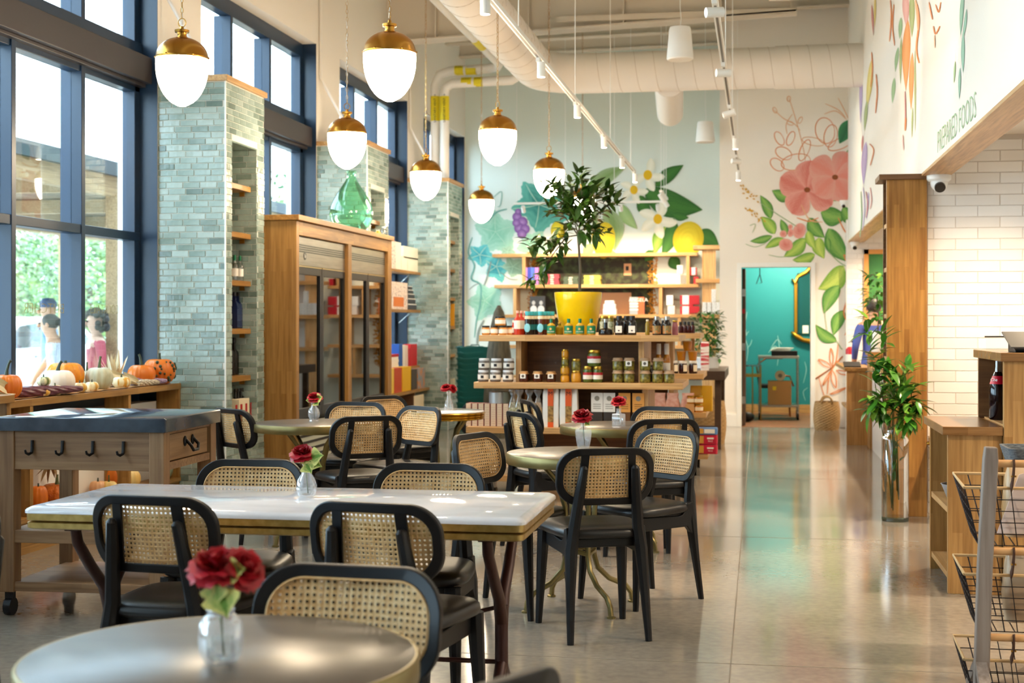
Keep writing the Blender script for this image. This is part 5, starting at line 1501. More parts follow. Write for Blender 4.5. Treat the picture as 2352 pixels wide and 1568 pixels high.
for i, px in enumerate((1563, 1573, 1582, 1591)):
    bottle('bitters_bottle', gx(px, G2), G2, Z0, .105, .021, ('first', 'second', 'third', 'last')[i] + ' small dark red bottle in the row of four on the second unit', 'four small dark red bottles', solid('bitters', '#3a1013', .12), K_blk, None, .55, .6, .28)
# middle board
for r_ in range(2):
    for k, px in enumerate((1110, 1138, 1167)):
        t = jar('candle_jar', gx(px + (2 if r_ else 0)), G1, Z1 + r_ * .0915, .091, .044, ('upper' if r_ else 'lower') + ' white lidded jar, ' + ('left', 'middle', 'right')[k] + ' of three', None, solid('jar_brown', '#6a625c', .3), solid('lid_pale', '#dfe3e8', .4), K_wht)
        obj('stamp', MB().box(-.012, .012, -.0455, -.0446, .028, .05), M_ink, t)
for k, px in enumerate((1203, 1235, 1266)):
    jar('jam_jar', gx(px), G1, Z1, .084, .038, 'dark jam jar with cloth lid and square tag, ' + ('left', 'middle', 'right')[k] + ' of three', None, solid('jam_brown', '#4a2015', .15), M_kraft, None, True, K_wht)
zz = Z1
for k, (h, r, m) in enumerate(((.064, .036, K_yel), (.062, .036, K_yel), (.064, .030, K_pick), (.064, .028, K_yel))):
    jar('relish_jar', gx(1298), G1, zz, h, r, ('lowest', 'second', 'third', 'topmost')[k] + ' relish jar in the tall stack of four', None, m, K_gold); zz += h + .0005
for k in range(2):
    jar('relish_jar', gx(1323.5), G1, Z1 + k * .0915, .091, .039 - .002 * k, ('lower' if k == 0 else 'upper') + ' gold lidded relish jar of the stacked pair', None, K_yel if k == 0 else K_pick, K_gold)
M_redlab = solid('label_redwhite', '#e7dfd3', .6)
for px, z, lab in ((1350, Z1, 'pesto jar with red and white label, lower left'), (1373, Z1, 'pesto jar with red and white label, lower right'), (1364.5, Z1 + .127, 'pesto jar with red and white label, stacked on top of two')):
    r_ = .04 if z == Z1 else .052
    t = jar('pesto_jar', gx(px), G1, z, .126, r_ if z > Z1 else .0385, lab, None, K_grnj, K_gold, M_redlab)
    obj('label_band', MB().lathe([((r_ if z > Z1 else .0385) * 1.02, .058), ((r_ if z > Z1 else .0385) * 1.02, .078)], 16, cap=False), M_red, t)
for k, (px, z) in enumerate(((1419, 0), (1445, 0), (1419, 1), (1445, 1), (1482, 0), (1510.5, 0), (1537, 0), (1482, 1), (1512, 1))):
    jar('pickle_jar', gx(px), G1, Z1 + z * .0965, .096, .041, ('upper' if z else 'lower') + ' cloth covered olive jar, ' + {1419: 'first', 1445: 'second', 1482: 'third', 1510.5: 'fourth', 1512: 'fourth', 1537: 'last'}[px] + ' from the left', None, K_pick, solid('lid_cloth_brown', '#a98a6a', .8), None, True, K_wht if (k in (3, 7)) else None)
for px, h, m, c, lab in ((1478, .15, K_dk, K_cream, 'dark bottle deep in the gap right of the panel, left'), (1494, .15, K_dk, K_cream, 'dark bottle deep in the gap right of the panel, right'), (1513, .30, K_hon, K_wht, 'white necked tall bottle, left of the pair behind the olive jars'), (1531, .30, K_hon, K_wht, 'white necked tall bottle, right of the pair behind the olive jars')):
    y_ = G1 + .18
    bottle('tall_bottle', gx(px, y_), y_, Z1, h, .03, lab, None, m, c, K_wht if h > .2 else None, .5, .6, .28 if h > .2 else .12, (.3, .5))
for k, px in enumerate((1548, 1569, 1592)):
    t = jar('preserve_jar', gx(px, G2), G2, Z1, .115, .039, 'dark preserve jar with white lid on the second unit, ' + ('left', 'middle', 'right')[k], None, K_jam, K_wht)
    obj('label', MB().box(.005, .038, -.0405, -.038, .02, .08), K_cream, t)
bxk = box_item('riser_block', gx(1545, G2 - .08), gx(1616, G2 - .08), G2 - .09, G2 - .05, GZ[1] - .05, GZ[1] + .0, 'low oak riser at the front of the second unit', None, M_loakx, 'riser')
for px, zz, lab in ((1565, 0, 'amber paper cup, lower left of the little pyramid'), (1591, 0, 'amber paper cup, lower right of the little pyramid'), (1579, 1, 'amber paper cup on top of the little pyramid')):
    t = thing('honey_cup', lab, 'cup', (gx(px, G2 + .05), G2 + .05, Z1 + .1155 + zz * .0915))
    obj('cup', MB().lathe([(0, 0), (.034, 0), (.044, .083), (0, .083)], 20), K_hon, t, smooth=2)
    obj('lid', MB().lathe([(.046, .082), (.046, .09), (0, .091)], 20), M_kraft, t, smooth=2)
# third board
for k in range(7):
    px = 1078 + k * 14.2
    t = box_item('cracker_box', gx(px - 6.4), gx(px + 6.4), G1 - .02, G1 + .12, Z2, Z2 + .178, 'cream and maroon box, ' + ('first', 'second', 'third', 'fourth', 'fifth', 'sixth', 'seventh')[k] + ' from the left in the row of seven', None, solid('maroon_card', '#8e3a36', .6), 'box', [('f', 0, .88, 0, 1, solid('cracker_cream', '#dcc0a2', .6))])
    for r_ in range(8): obj('print_line', MB().box(-.015, .012, -.0722, -.0715, .02 + r_ * .018, .022 + r_ * .018), solid('print_tan', '#b99676', .7), t)
tn = thing('white_tin', 'white round tin standing on the cream boxes', 'tin', (gx(1138), G1 + .05, Z2 + .179))
obj('can', MB().lathe([(0, 0), (.06, 0), (.06, .085), (.056, .088), (0, .088)], 24), solid('tin_white', '#c9cfd2', .35, metal=.5), tn, smooth=2)
tn = thing('grey_tin', 'grey olive round tin next to the white tin', 'tin', (gx(1157), G1 + .09, Z2 + .179))
obj('can', MB().lathe([(0, 0), (.06, 0), (.06, .088), (.056, .091), (0, .091)], 24), solid('tin_grey', '#8d8d78', .35, metal=.5), tn, smooth=2)
K_nut = solid('nuts', '#b98a52', .6, col2='#d9b78a', scale=90); K_cello = glass('cellophane', (.95, .95, .95), .14, .12, .12)
for k, (px, m) in enumerate(((1178, solid('seeds_pale', '#d8d0b4', .6, col2='#8c8a5a', scale=90)), (1193, solid('seeds_pale', '#d8d0b4', .6, col2='#8c8a5a', scale=90)), (1216, K_nut), (1236, K_nut))):
    t = thing('nut_bag', ('pale seed' if k < 2 else 'brown nut') + ' cellophane bag, ' + ('first', 'second', 'third', 'fourth')[k] + ' from the left', 'bag', (gx(px), G1, Z2))
    obj('contents', loft([rr2(.03, .025, .015, 0), rr2(.034, .03, .015, .06), rr2(.033, .028, .015, .15), rr2(.02, .016, .01, .19)]), m, t, smooth=2)
    obj('wrapper', loft([rr2(.035, .031, .015, .15), rr2(.02, .014, .01, .215), rr2(.012, .008, .006, .235), rr2(.034, .012, .006, .275), rr2(.03, .01, .006, .29)]), K_cello, t, smooth=2)
    if k >= 2: obj('label', MB().ball((0, -.031, .09), .03, 16, 10, (.8, .06, 1.5)), K_wht, t, smooth=True)
K_or = solid('bag_orange', '#dd5a1c', .5)
for k, (pa, pb) in enumerate(((1248, 1285), (1287, 1328))):
    x0, x1 = gx(pa), gx(pb)
    t = thing('pasta_bag', ('left' if k == 0 else 'right') + ' white pasta bag with an orange stripe and clear window', 'bag', ((x0 + x1) / 2, G1, Z2))
    hw = (x1 - x0) / 2
    obj('paper_bag', loft([rr2(hw * .96, .045, .006, 0), rr2(hw, .048, .006, .12), rr2(hw * .97, .04, .006, .26), rr2(hw * .9, .012, .004, .312)]), K_wht, t, smooth=2)
    sxx = hw * .35
    obj('stripe', MB().box(-sxx, sxx, -.0500, -.0484, .0, .04).box(-sxx, sxx, -.050, -.0480, .165, .305), K_or, t)
    obj('window', MB().box(-sxx, sxx, -.0505, -.0484, .04, .165), solid('pasta_shells', '#b08948', .5, col2='#6b4a20', scale=45), t)
    text('M', .04, TM(0, -.0515, .262), M_ink, t, sx=1.2)
for k, px in enumerate((1371, 1399, 1434, 1466)):
    x = gx(px)
    cardm = K_wht if k < 2 else solid('card_orange', '#dd9a46', .6)
    t = thing('jerky_pack', ('white', 'white', 'orange', 'orange')[k] + ' topped snack packet, ' + ('left', 'right')[k % 2] + ' of its pair', 'packet', (x, G1 + .02, Z2))
    obj('pouch', loft([rr2(.042, .016, .008, 0), rr2(.045, .02, .008, .05), rr2(.044, .008, .004, .15)]), solid('pouch_dark' if k < 2 else 'pouch_brown', '#3f3a38' if k < 2 else '#6d4a30', .18), t, smooth=2)
    hc = obj('header_card', MB().box(-.046, .046, -.014, -.010, .12, .268), cardm, t)
    obj('card_print', MB().tube([(0, -.0145, .225), (0, -.014, .225)], .02, 16), solid('card_ink', '#8a8578' if k < 2 else '#a8702c', .7), hc)
    for r_ in range(3): obj('card_print', MB().box(-.03, .03, -.0146, -.014, .145 + r_ * .016, .150 + r_ * .016), solid('card_ink', '#8a8578', .7) if k < 2 else solid('card_ink2', '#8a5a22', .7), hc)
# second unit: salts, honey, red packs
K_salt = solid('pink_salt', '#d79a8c', .5, col2='#e8c2b8', scale=30)
for k, px in enumerate((1515, 1545, 1580)):
    x = gx(px, G2)
    t = thing('salt_bag', 'pink salt bag on the second unit, ' + ('left', 'middle', 'right')[k], 'bag', (x, G2 + .02, Z2))
    obj('pouch', loft([rr2(.06, .04, .02, 0), rr2(.068, .05, .02, .06), rr2(.05, .035, .015, .13), rr2(.055, .01, .005, .17)]), K_salt, t, smooth=2)
for k, (px, zz) in enumerate(((1604, 0), (1604, 1), (1588, 1))):
    t = jar('honey_jar', gx(px, G2 - .03), G2 - .03, Z2 + zz * .076, .075, .042, ('lower honey jar at the shelf corner of the second unit' if zz == 0 else 'upper right honey jar on the second unit' if k == 1 else 'upper left honey jar on the second unit'), None, K_hon, K_gold, K_cream)
obj_y = box_item('honey_crate', gx(1575, G2 - .03), gx(1595, G2 - .03), G2 - .07, G2 + .02, Z2, Z2 + .075, 'little kraft box under the upper left honey jar', None, M_kraft)
for k, px in enumerate((1600, 1622)):
    t = thing('snack_pouch', ('amber' if k == 0 else 'bright yellow') + ' shiny pouch behind the honey jars', 'bag', (gx(px, G2 + .12), G2 + .12, Z2))
    obj('pouch', loft([rr2(.06, .03, .015, 0), rr2(.062, .04, .015, .1), rr2(.058, .02, .01, .2), rr2(.055, .006, .003, .235)]), solid('pouch_yellow%d' % k, '#d9a51c' if k else '#b9892a', .2), t, smooth=2)
x0, x1 = gx(1594, G2), gx(1648, G2)
K_pred = solid('pasta_red', '#c1163a', .35)
for k in range(3):
    z0 = Z3 + k * .088
    t = thing('pasta_pack', ('lowest', 'middle', 'topmost')[k] + ' red pasta packet in the stack by the aisle' if k < 2 else 'blue and white pasta packet on the two red ones', 'packet', ((x0 + x1) / 2, G2 - .02, z0 + .001))
    hw = (x1 - x0) / 2
    base_m = K_pred if k < 2 else solid('pasta_blue', '#5a8ac6', .4)
    obj('packet', loft([rr2(hw, .06, .02, 0), rr2(hw * 1.02, .066, .02, .042), rr2(hw, .06, .02, .084 if k < 2 else .06)]), base_m, t, smooth=2)
    obj('window', MB().box(-hw * .75, -hw * .15, -.068, -.0655, .01, .075 if k < 2 else .055), solid('spaghetti', '#c7933a', .4), t)
    if k < 2:
        obj('printed_panel', MB().box(hw * .15, hw * .7, -.0690, -.0660, .048, .062), M_paper, t); text('No.2', .02, TM(hw * .42, -.0685, .03), M_paper, t)
    else: obj('printed_panel', MB().box(-hw * .1, hw * .8, -.068, -.0655, .012, .05), M_paper, t)

# lemon tree in the yellow pot
tx, ty = gx(1328, GY + .40), GY + .40
pot = thing('yellow_pot', 'glossy yellow plant pot on the front display unit', 'pot', (tx, ty, Z0))
ph_ = zat(671, tx, ty) - Z0
pot_r = 55 * zc_of(tx, ty) / F
obj('vessel', MB().lathe([(0, 0), (pot_r * .66, 0), (pot_r * .72, .01), (pot_r * .86, ph_ * .4), (pot_r * .97, ph_ * .8), (pot_r, ph_ * .97), (pot_r * .985, ph_), (pot_r * .94, ph_), (pot_r * .92, ph_ * .9)], 44), mat('yellow_glaze', '#e8c40c', .16), pot, smooth=2)
obj('soil', MB().lathe([(0, ph_ * .9), (pot_r * .92, ph_ * .9)], 30), solid('soil', '#33261b', .9), pot)
tree = thing('potted_tree', 'small lemon tree growing in the yellow pot', 'tree', (tx, ty, Z0 + ph_ * .9))
zt0 = Z0 + ph_ * .9
def TP(px, py, dy=0):
    x, z = XZ(px, py, ty + dy); return Vector((x - tx, dy, z - zt0))
obj('trunk', MB().tube([TP(1331, 668), TP(1333, 620), TP(1329, 560), TP(1327, 535)], [.013, .011, .010, .009], 8), mat('lemon_bark', '#6d6350', .8), tree, smooth=2)
rnd = random.Random(5)
BR = [((1327, 540), (1300, 500), (1275, 470), .1), ((1327, 540), (1340, 480), (1335, 405), 0), ((1327, 540), (1370, 490), (1420, 455), .08), ((1327, 540), (1290, 545), (1215, 560), -.05), ((1327, 530), (1355, 520), (1372, 540), -.1), ((1300, 545), (1265, 590), (1222, 650), -.1), ((1327, 520), (1300, 440), (1268, 425), -.05), ((1332, 500), (1370, 440), (1395, 445), .12), ((1327, 535), (1310, 480), (1310, 425), .14), ((1327, 535), (1350, 470), (1360, 430), -.13)]
brm = MB(); tips = []
for a, b_, c_, dy in BR:
    P0, P1, P2 = TP(*a), TP(*b_, dy * .5), TP(*c_, dy)
    path = []
    for k in range(9):
        t_ = k / 8
        p = P0 * (1 - t_) ** 2 + P1 * 2 * t_ * (1 - t_) + P2 * t_ * t_
        path.append(p)
    brm.tube([tuple(p) for p in path], [.006 - .0045 * k / 8 for k in range(9)], 5)
    for k in range(2, 9):
        for q in range(4): tips.append((path[k], (P2 - P0).normalized()))
obj('branches', brm, mat('lemon_bark', '#6d6350', .8), tree, smooth=True)
M_leafs = [mat('lemon_leaf_%d' % i, c, .28, col2=c2, scale=9) for i, (c, c2) in enumerate((('#35571d', '#4a6d24'), ('#274a1c', '#3b5f22'), ('#5d7f2b', '#7d9a3a')))]
lms = []
for i in range(3):
    lb = MB(); leaf_mesh(lb, (0, 0, 0), (0, 1, 0), (0, 0, 1), .118, .046, .22, 5); lms.append(lb.mesh('leaf', M_leafs[i], True))
nl = 0
for p, d_ in tips:
    dv = (d_ * .6 + Vector((rnd.gauss(0, .7), rnd.gauss(0, .7), rnd.gauss(.1, .55)))).normalized()
    o = link(bpy.data.objects.new('leaf', lms[rnd.choices((0, 1, 2), (5, 4, 2))[0]]), tree)
    o.rotation_mode = 'QUATERNION'
    o.rotation_quaternion = dv.to_track_quat('Y', 'Z')
    o.location = p + Vector((rnd.gauss(0, .02), rnd.gauss(0, .03), rnd.gauss(0, .02)))
    s_ = rnd.uniform(.75, 1.25); o.scale = (s_, s_, s_); nl += 1
lb = MB()
for p, d_ in tips:
    if rnd.random() < .75:
        dv = (d_ * .5 + Vector((rnd.gauss(0, .8), rnd.gauss(0, .8), rnd.gauss(.05, .6)))).normalized()
        leaf_mesh(lb, tuple(p + Vector((rnd.gauss(0, .035), rnd.gauss(0, .05), rnd.gauss(0, .035)))), dv, (rnd.gauss(0, .3), rnd.gauss(0, .3), 1), rnd.uniform(.08, .125), .045, .22, 4)
obj('inner_foliage', lb, M_leafs[0], tree, smooth=True, kind='stuff')
for k, (px, py) in enumerate(((1290, 535), (1216, 602))):
    lb = MB(); lb.ball((0, 0, 0), .035 if k == 0 else .0001, 12, 10, (.8, .8, 1.1))
    if k == 0:
        o = obj('lemon', lb, solid('lemon_yellow', '#e2c21a', .35), tree, smooth=True); o.location = TP(px, py, -.02)

# ---------------------------------------------------------------- dark table, basket and bush at the right of the units
dt = thing('console_table', 'dark brown wooden side table by the white wall', 'table')
M_dkw = wood('espresso_wood', '#4a3424', '#3c2a1d', 'x', .2, 1.5, .4)
DX1 = -.425
obj('table_top', MB().box(DX1 - 1.5, DX1 + .05, 15.75, 17.6, .765, .865), M_dkw, dt, bevel=.004)
for x in (DX1 - .03, DX1 - 1.4):
    for y in (15.86, 17.48): obj('leg', MB().box(x - .035, x + .035, y - .035, y + .035, 0, .765), M_dkw, dt, bevel=.003)
obj('stretcher', MB().box(DX1 - 1.4, DX1 - .03, 15.84, 15.88, .21, .26), M_dkw, dt); obj('stretcher', MB().box(DX1 - .05, DX1 - .01, 15.86, 17.48, .21, .26), M_dkw, dt)
sb = thing('snack_bundle', 'tall red and white striped packet on the dark side table', 'packet', (onY(1619, 15.9), 15.92, .866))
obj('packet', loft([rr2(.045, .03, .008, 0), rr2(.045, .03, .008, .30), rr2(.04, .01, .004, .32)]), mat('stripe_print', '#e9e2dc', .5, col2='#c33a44', scale=30, stretch=(.05, .05, 1), lo=.5, hi=.53), sb, smooth=2)
def wicker(x, y, r, h, label, handle=True, scale=1):
    t = thing('wicker_basket', label, 'basket', (x, y, 0))
    v = []; fs = []; n = 60; m = 22
    for j in range(m + 1):
        u = j / m
        rr_ = r * (.84 + .24 * math.sin(PI * (.15 + u * .7)))
        for i in range(n):
            a = 2 * PI * i / n
            k = 1 + .012 * (1 if ((i // 2) + j) % 2 else -1)
            v.append((rr_ * k * math.cos(a), rr_ * k * math.sin(a), h * u))
    fs = [(j * n + i, j * n + (i + 1) % n, (j + 1) * n + (i + 1) % n, (j + 1) * n + i) for j in range(m) for i in range(n)] + [tuple(range(n))]
    obj('weave', MB().add(v, fs), mat('wicker', '#b8935f', .7, col2='#8f6d40', scale=40, stretch=(1, 1, 4)), t)
    if handle:
        for s_ in (-1, 1):
            obj('handle', MB().tube([(s_ * r * .55 * math.cos(a) * .5 + s_ * 0, s_ * -r * .9, h + .075 * math.sin(a)) if 0 else (math.cos(a) * .07, s_ * r * .92, h - .02 + .085 * math.sin(a)) for a in [PI * i / 10 for i in range(11)]], .011, 7), mat('wicker', '#b8935f', .7), t, smooth=True)
    return t
wicker(onY(1899, 18.95), 18.97, .16, .37, 'round woven basket on the floor below the painted orange flowers')
wicker(onY(1625, 16.6), 16.6, .20, .50, 'woven basket under the dark side table')
bu = thing('leafy_bush', 'dense glossy green bush standing on the dark side table', 'plant', (onY(1624, 16.8), 16.8, .866))
obj('planter', MB().lathe([(0, 0), (.13, 0), (.15, .12), (.14, .13), (0, .12)], 24), solid('planter_white', '#e4e6e6', .4), bu, smooth=2)
mb = MB(); rnd = random.Random(12)
for k in range(520):
    a = rnd.uniform(0, 2 * PI); r_ = .17 * math.sqrt(rnd.random()); z_ = rnd.uniform(.10, .66)
    leaf_mesh(mb, (r_ * math.cos(a), r_ * math.sin(a), z_), (math.cos(a) + rnd.gauss(0, .3), math.sin(a) + rnd.gauss(0, .3), rnd.gauss(.2, .4)), (0, 0, 1), rnd.uniform(.06, .10), .04, .25, 3)
obj('foliage', mb, mat('bush_leaf', '#35682a', .3, col2='#4f8a38', scale=9), bu, smooth=True, kind='stuff')

# ---------------------------------------------------------------- shelving on the sage wall
YS = 21.42
M_sh = M_loakx
bs_ = thing('wall_bookcase', 'long oak wall shelves below the leaf mural', 'shelf')
lv = [(1130, 1602, 583), (1135, 1606, 654), (1150, 1606, 722), (1150, 1606, 792), (1150, 1606, 862)]
SZ = []
for (pa, pb, py) in lv:
    xa_, za_ = XZ(pa, py, YS); xb_, _ = XZ(pb, py, YS)
    SZ.append(za_)
    obj('shelf_board', MB().box(xa_, xb_, YS, YB - .002, za_ - .05, za_), M_sh, bs_, bevel=.003)
for tier, pxs in ((0, (1203, 1580)), (1, (1182, 1517)), (2, (1200, 1560)), (3, (1190, 1540))):
    for p in pxs:
        x = onY(p, YS); obj('upright', MB().box(x - .025, x + .025, YS + .01, YB - .002, SZ[tier + 1], SZ[tier] - .05), M_loak, bs_, bevel=.002)
tw = thing('shelf_tower', 'oak shelf tower tucked against the white wall corner', 'shelf')
YTW = 21.0
for py in (563, 640, 722, 800):
    xa_, za_ = XZ(1598, py, YTW)
    obj('shelf_board', MB().box(xa_ - (.04 if py == 563 else 0), XE - .005, YTW, YS - .01, za_ - .06, za_), M_sh, tw, bevel=.003)
x = onY(1612, YTW)
obj('tower_panel', MB().box(x, x + .20, YTW + .08, YTW + .12, .02, XZ(1598, 563, YTW)[1] - .06), M_loak, tw)
def bk_item(name, pa, pb, yt, tier, lab, m, cat='book', depth=.16, grp=None, bands=None, z=None, Y=YS + .02):
    xa_, xb_ = onY(pa, Y), onY(pb, Y)
    zb_ = (SZ[tier] if z is None else z) + .001
    zt_ = zat(yt, (xa_ + xb_) / 2, Y)
    return box_item(name, xa_, xb_, Y, Y + depth, zb_, zt_, lab, grp, m, cat, bands)
for pa, pb, c, lab in ((1201.5, 1211, '#d28bc8', 'upright pink book at the left end of the top shelf'), (1211.5, 1218, '#3d46b0', 'upright blue book next to the pink one'), (1218.5, 1228, '#4b6ad0', 'upright violet blue book in the middle of the row'), (1228.5, 1237, '#c77bc0', 'upright mauve book beside the tree branch'), (1238, 1248, '#55653a', 'upright green book behind the tree leaves')):
    if pa < 1206: pa = 1207
    bk_item('book', pa, pb, 614, 1, lab, solid('book_' + c[1:], c, .5))
def stack(n, pa, pb, yb, yt, tier, col, word, z=None):
    h = (yb - yt) / n
    for k in range(n):
        xa_, xb_ = onY(pa + (k % 2), YS + .03), onY(pb - (k % 3), YS + .03)
        q = h * zc_of(xa_, YS) / F
        z0 = SZ[tier] + k * q
        box_item('book', xa_, xb_, YS + .02, YS + .2, z0 + .001, z0 + q, word % ('lowest', 'second', 'third', 'fourth', 'topmost')[k if k < n - 1 else 4], None, solid('stack_' + col[1:], col, .5), 'book', [('f', .35, .6, .2, .8, solid('spine_pale', '#d9cfc0', .6))])
stack(5, 1253, 1285, 654, 630, 1, '#a5404e', '%s rose red book in the stack on the top shelf')
stack(4, 1294, 1329, 654, 636, 1, '#4b5a48', '%s dark green book in the stack behind the trunk')
stack(5, 1341, 1380, 654, 633, 1, '#c9c252', '%s yellow book in the stack right of the trunk')
M_wbox = solid('white_carton', '#e6e8ec', .5); M_rbox = solid('crimson_carton', '#b01228', .45)
bk_item('candle_box', 1552, 1563, 631, 1, 'lower white carton of the staggered pair on the top shelf', M_wbox, 'box')
bk_item('candle_box', 1555, 1568, 609, 1, 'upper white carton of the staggered pair on the top shelf', M_wbox, 'box', z=SZ[1] + .155)
bk_item('candle_box', 1593, 1604, 635, 1, 'lower red carton behind the oak tower', M_rbox, 'box')
bk_item('candle_box', 1585, 1600, 614, 1, 'upper red and white carton near the oak tower', M_rbox, 'box', z=SZ[1] + .13, bands=[('f', .25, .8, .05, 1, M_wbox)])
for k, (pa, pb, yb, yt) in enumerate(((1385, 1415, 722, 709), (1386, 1413, 709, 698), (1389, 1410, 698, 690))):
    bk_item('soap_box', pa, pb, yt, 2, ('lowest', 'middle', 'top')[k] + ' white carton of the little stepped stack', M_wbox, 'box', z=zat(yb, onY(1400, YS), YS))
t = bk_item('cook_book', 1446, 1480, 682, 2, 'grey and orange book with white lettering facing out', solid('cover_grey', '#9aa3ab', .5), 'book', .05, bands=[('f', .55, 1, 0, 1, solid('cover_orange', '#c0623a', .5))])
text('ANGELA', .075, TM(.02, -.028, .215), M_paper, t)
for zz in (.15, .11, .06): obj('cover_print', MB().box(-.11, .02, -.0275, -.0265, zz, zz + .018), M_paper, t)
t = bk_item('photo_book', 1217, 1252, 680, 2, 'book with a black and white portrait cover', solid('cover_black', '#33363a', .5), 'book', .04)
for s_ in (-.06, .055):
    obj('cover_print', MB().ball((s_, -.021, .175), .034, 14, 10, (.8, .02, 1)), solid('print_grey', '#a9abad', .6), t, smooth=True)
    obj('cover_print', MB().ball((s_, -.021, .07), .06, 14, 10, (.9, .02, 1.1)), solid('print_lightgrey', '#c6c8ca', .6), t, smooth=True)
bk_item('candle_box', 1533, 1550, 702, 2, 'lower pale carton of the pair on the second shelf', solid('carton_blush', '#e6dcd6', .5), 'box')
bk_item('candle_box', 1530.5, 1546, 678, 2, 'upper white carton of the pair on the second shelf', M_wbox, 'box', z=SZ[2] + .135)
for k, (yb, yt) in enumerate(((722, 703), (699, 678))):
    bk_item('gift_set', 1562, 1606, yt, 2, ('lower' if k == 0 else 'upper') + ' long crimson box with a white sleeve', M_rbox, 'box', z=zat(yb, onY(1585, YS), YS), bands=[('f', .12, .46, 0, 1, M_wbox)])
bk_item('gift_set', 1566, 1592, 699, 2, 'small crimson box wedged between the long crimson boxes', M_rbox, 'box', z=zat(703, onY(1585, YS), YS))
_, zt_ = XZ(1620, 722, YTW)
for k, pa in enumerate((1613, 1624, 1635, 1645)):
    bk_item('spray_box', pa, pa + 9.5, 694, 0, ('first', 'second', 'third', 'last')[k] + ' white patterned carton in the bottom row of the oak tower', solid('carton_pattern', '#dfe2e4', .5, col2='#a9b0b5', scale=60), 'box', .1, 'white patterned cartons', z=zt_, Y=YTW + .01)
bk_item('spray_box', 1634, 1644, 664, 0, 'single white patterned carton on top of the row in the oak tower', solid('carton_pattern', '#dfe2e4', .5), 'box', .1, z=zt_ + .18, Y=YTW + .01)
# framed dark garden picture behind the shelves
def art(px0, px1, py0, py1):
    x0, z1 = XZ(px0, py0, YB - .01); x1, z0 = XZ(px1, py1, YB - .01)
    return x0, x1, z0, z1
x0, x1, z0, z1 = art(1222, 1500, 590, 840)
obj('mural_panel', MB().box(x0, x1, YB - .004, YB - .001, z0, z1), mat('mural_hedge', '#2c2a22', .8, col2='#5a6a44', scale=9, detail=8, lo=.45, hi=.75), wall_back)
for pa in ((1214, 1232), (1490, 1508)):
    x0, x1, z0, z1 = art(pa[0], pa[1], 575, 840)
    mb = MB(); rnd = random.Random(pa[0])
    for k in range(420):
        leaf_mesh(mb, (rnd.uniform(x0, x1), YB - .008, rnd.uniform(z0, z1)), (rnd.gauss(0, 1), 0, rnd.gauss(0, 1)), (0, -1, 0), .05, .02, .1, 2)
    obj('painted_moss', mb, solid('moss_ochre', '#cf9430', .8, col2='#a86f22', scale=30), wall_back, kind='stuff')
x0, x1, z0, z1 = art(1360, 1450, 672, 722)
obj('mural_panel', MB().box(x0, x1, YB - .006, YB - .004, z0, z1), solid('mural_adobe', '#c99a74', .8), wall_back)
x0, x1, z0, z1 = art(1433, 1450, 605, 632)
obj('mural_panel', MB().box(x0, x1, YB - .006, YB - .004, z0, z1), solid('mural_adobe', '#c99a74', .8), wall_back)
x0, x1, z0, z1 = art(1437, 1444, 611, 621)
obj('mural_panel', MB().box(x0, x1, YB - .007, YB - .006, z0, z1), M_dark, wall_back)
# stone-like cone sculpture peeping up behind the left end
cs = thing('wooden_cone', 'dark pointed carved cone rising behind the caramel jars', 'sculpture', (*W(1146, 17.3), 0))
obj('cone_body', MB().lathe([(0, 0), (.2, 0), (.19, .5), (.15, 1.0), (.11, 1.32), (.065, 1.52), (.02, 1.605), (0, 1.61)], 18), mat('bark_grey', '#5a5444', .8, col2='#38352b', scale=14, stretch=(3, 3, .3)), cs, smooth=2)
# ---------------------------------------------------------------- painted murals (flat paint on the walls)
_off = {'B': .0012, 'D': .0012, 'R': .0012, 'T': .0012}
def plane(pl, px, py, o):
    if pl == 'B': x, z = XZ(px, py, YB); return (x, YB - o, z)
    if pl == 'D': x, z = XZ(px, py, YD); return (x, YD - o, z)
    if pl == 'T': x, z = XZ(px, py, YT); return (x, YT - o, z)
    y, z = YZ(px, py, XR); return (XR - o, y, z)
WALLOF = {'B': wall_back, 'D': wall_end, 'R': wall_right, 'T': wall_teal}
def nxt(pl): _off[pl] += .00012; return _off[pl]
def mleaf(pl, base, tip, w, m, bend=0, name='painted_leaf', n=12, fat=.8):
    bx, by = base; tx_, ty_ = tip
    L_ = math.hypot(tx_ - bx, ty_ - by); dx, dy = (tx_ - bx) / L_, (ty_ - by) / L_
    nx_, ny_ = -dy, dx
    o = nxt(pl); v = []; uv = []; fs = []
    for i in range(n + 1):
        t = i / n
        hw = w / 2 * (math.sin(PI * t ** fat) ** (.9 if fat < 1 else .62) if 0 < t < 1 else 0)
        cx, cy = bx + dx * L_ * t + nx_ * bend * math.sin(PI * t), by + dy * L_ * t + ny_ * bend * math.sin(PI * t)
        for s_ in (-1, 0, 1):
            v.append(plane(pl, cx + nx_ * hw * s_, cy + ny_ * hw * s_, o)); uv.append((abs(s_), t + .01))
    for i in range(n):
        k = i * 3; fs += [(k, k + 1, k + 4, k + 3), (k + 1, k + 2, k + 5, k + 4)]
    return obj(name, MB().add(v, fs, uv), m, WALLOF[pl])
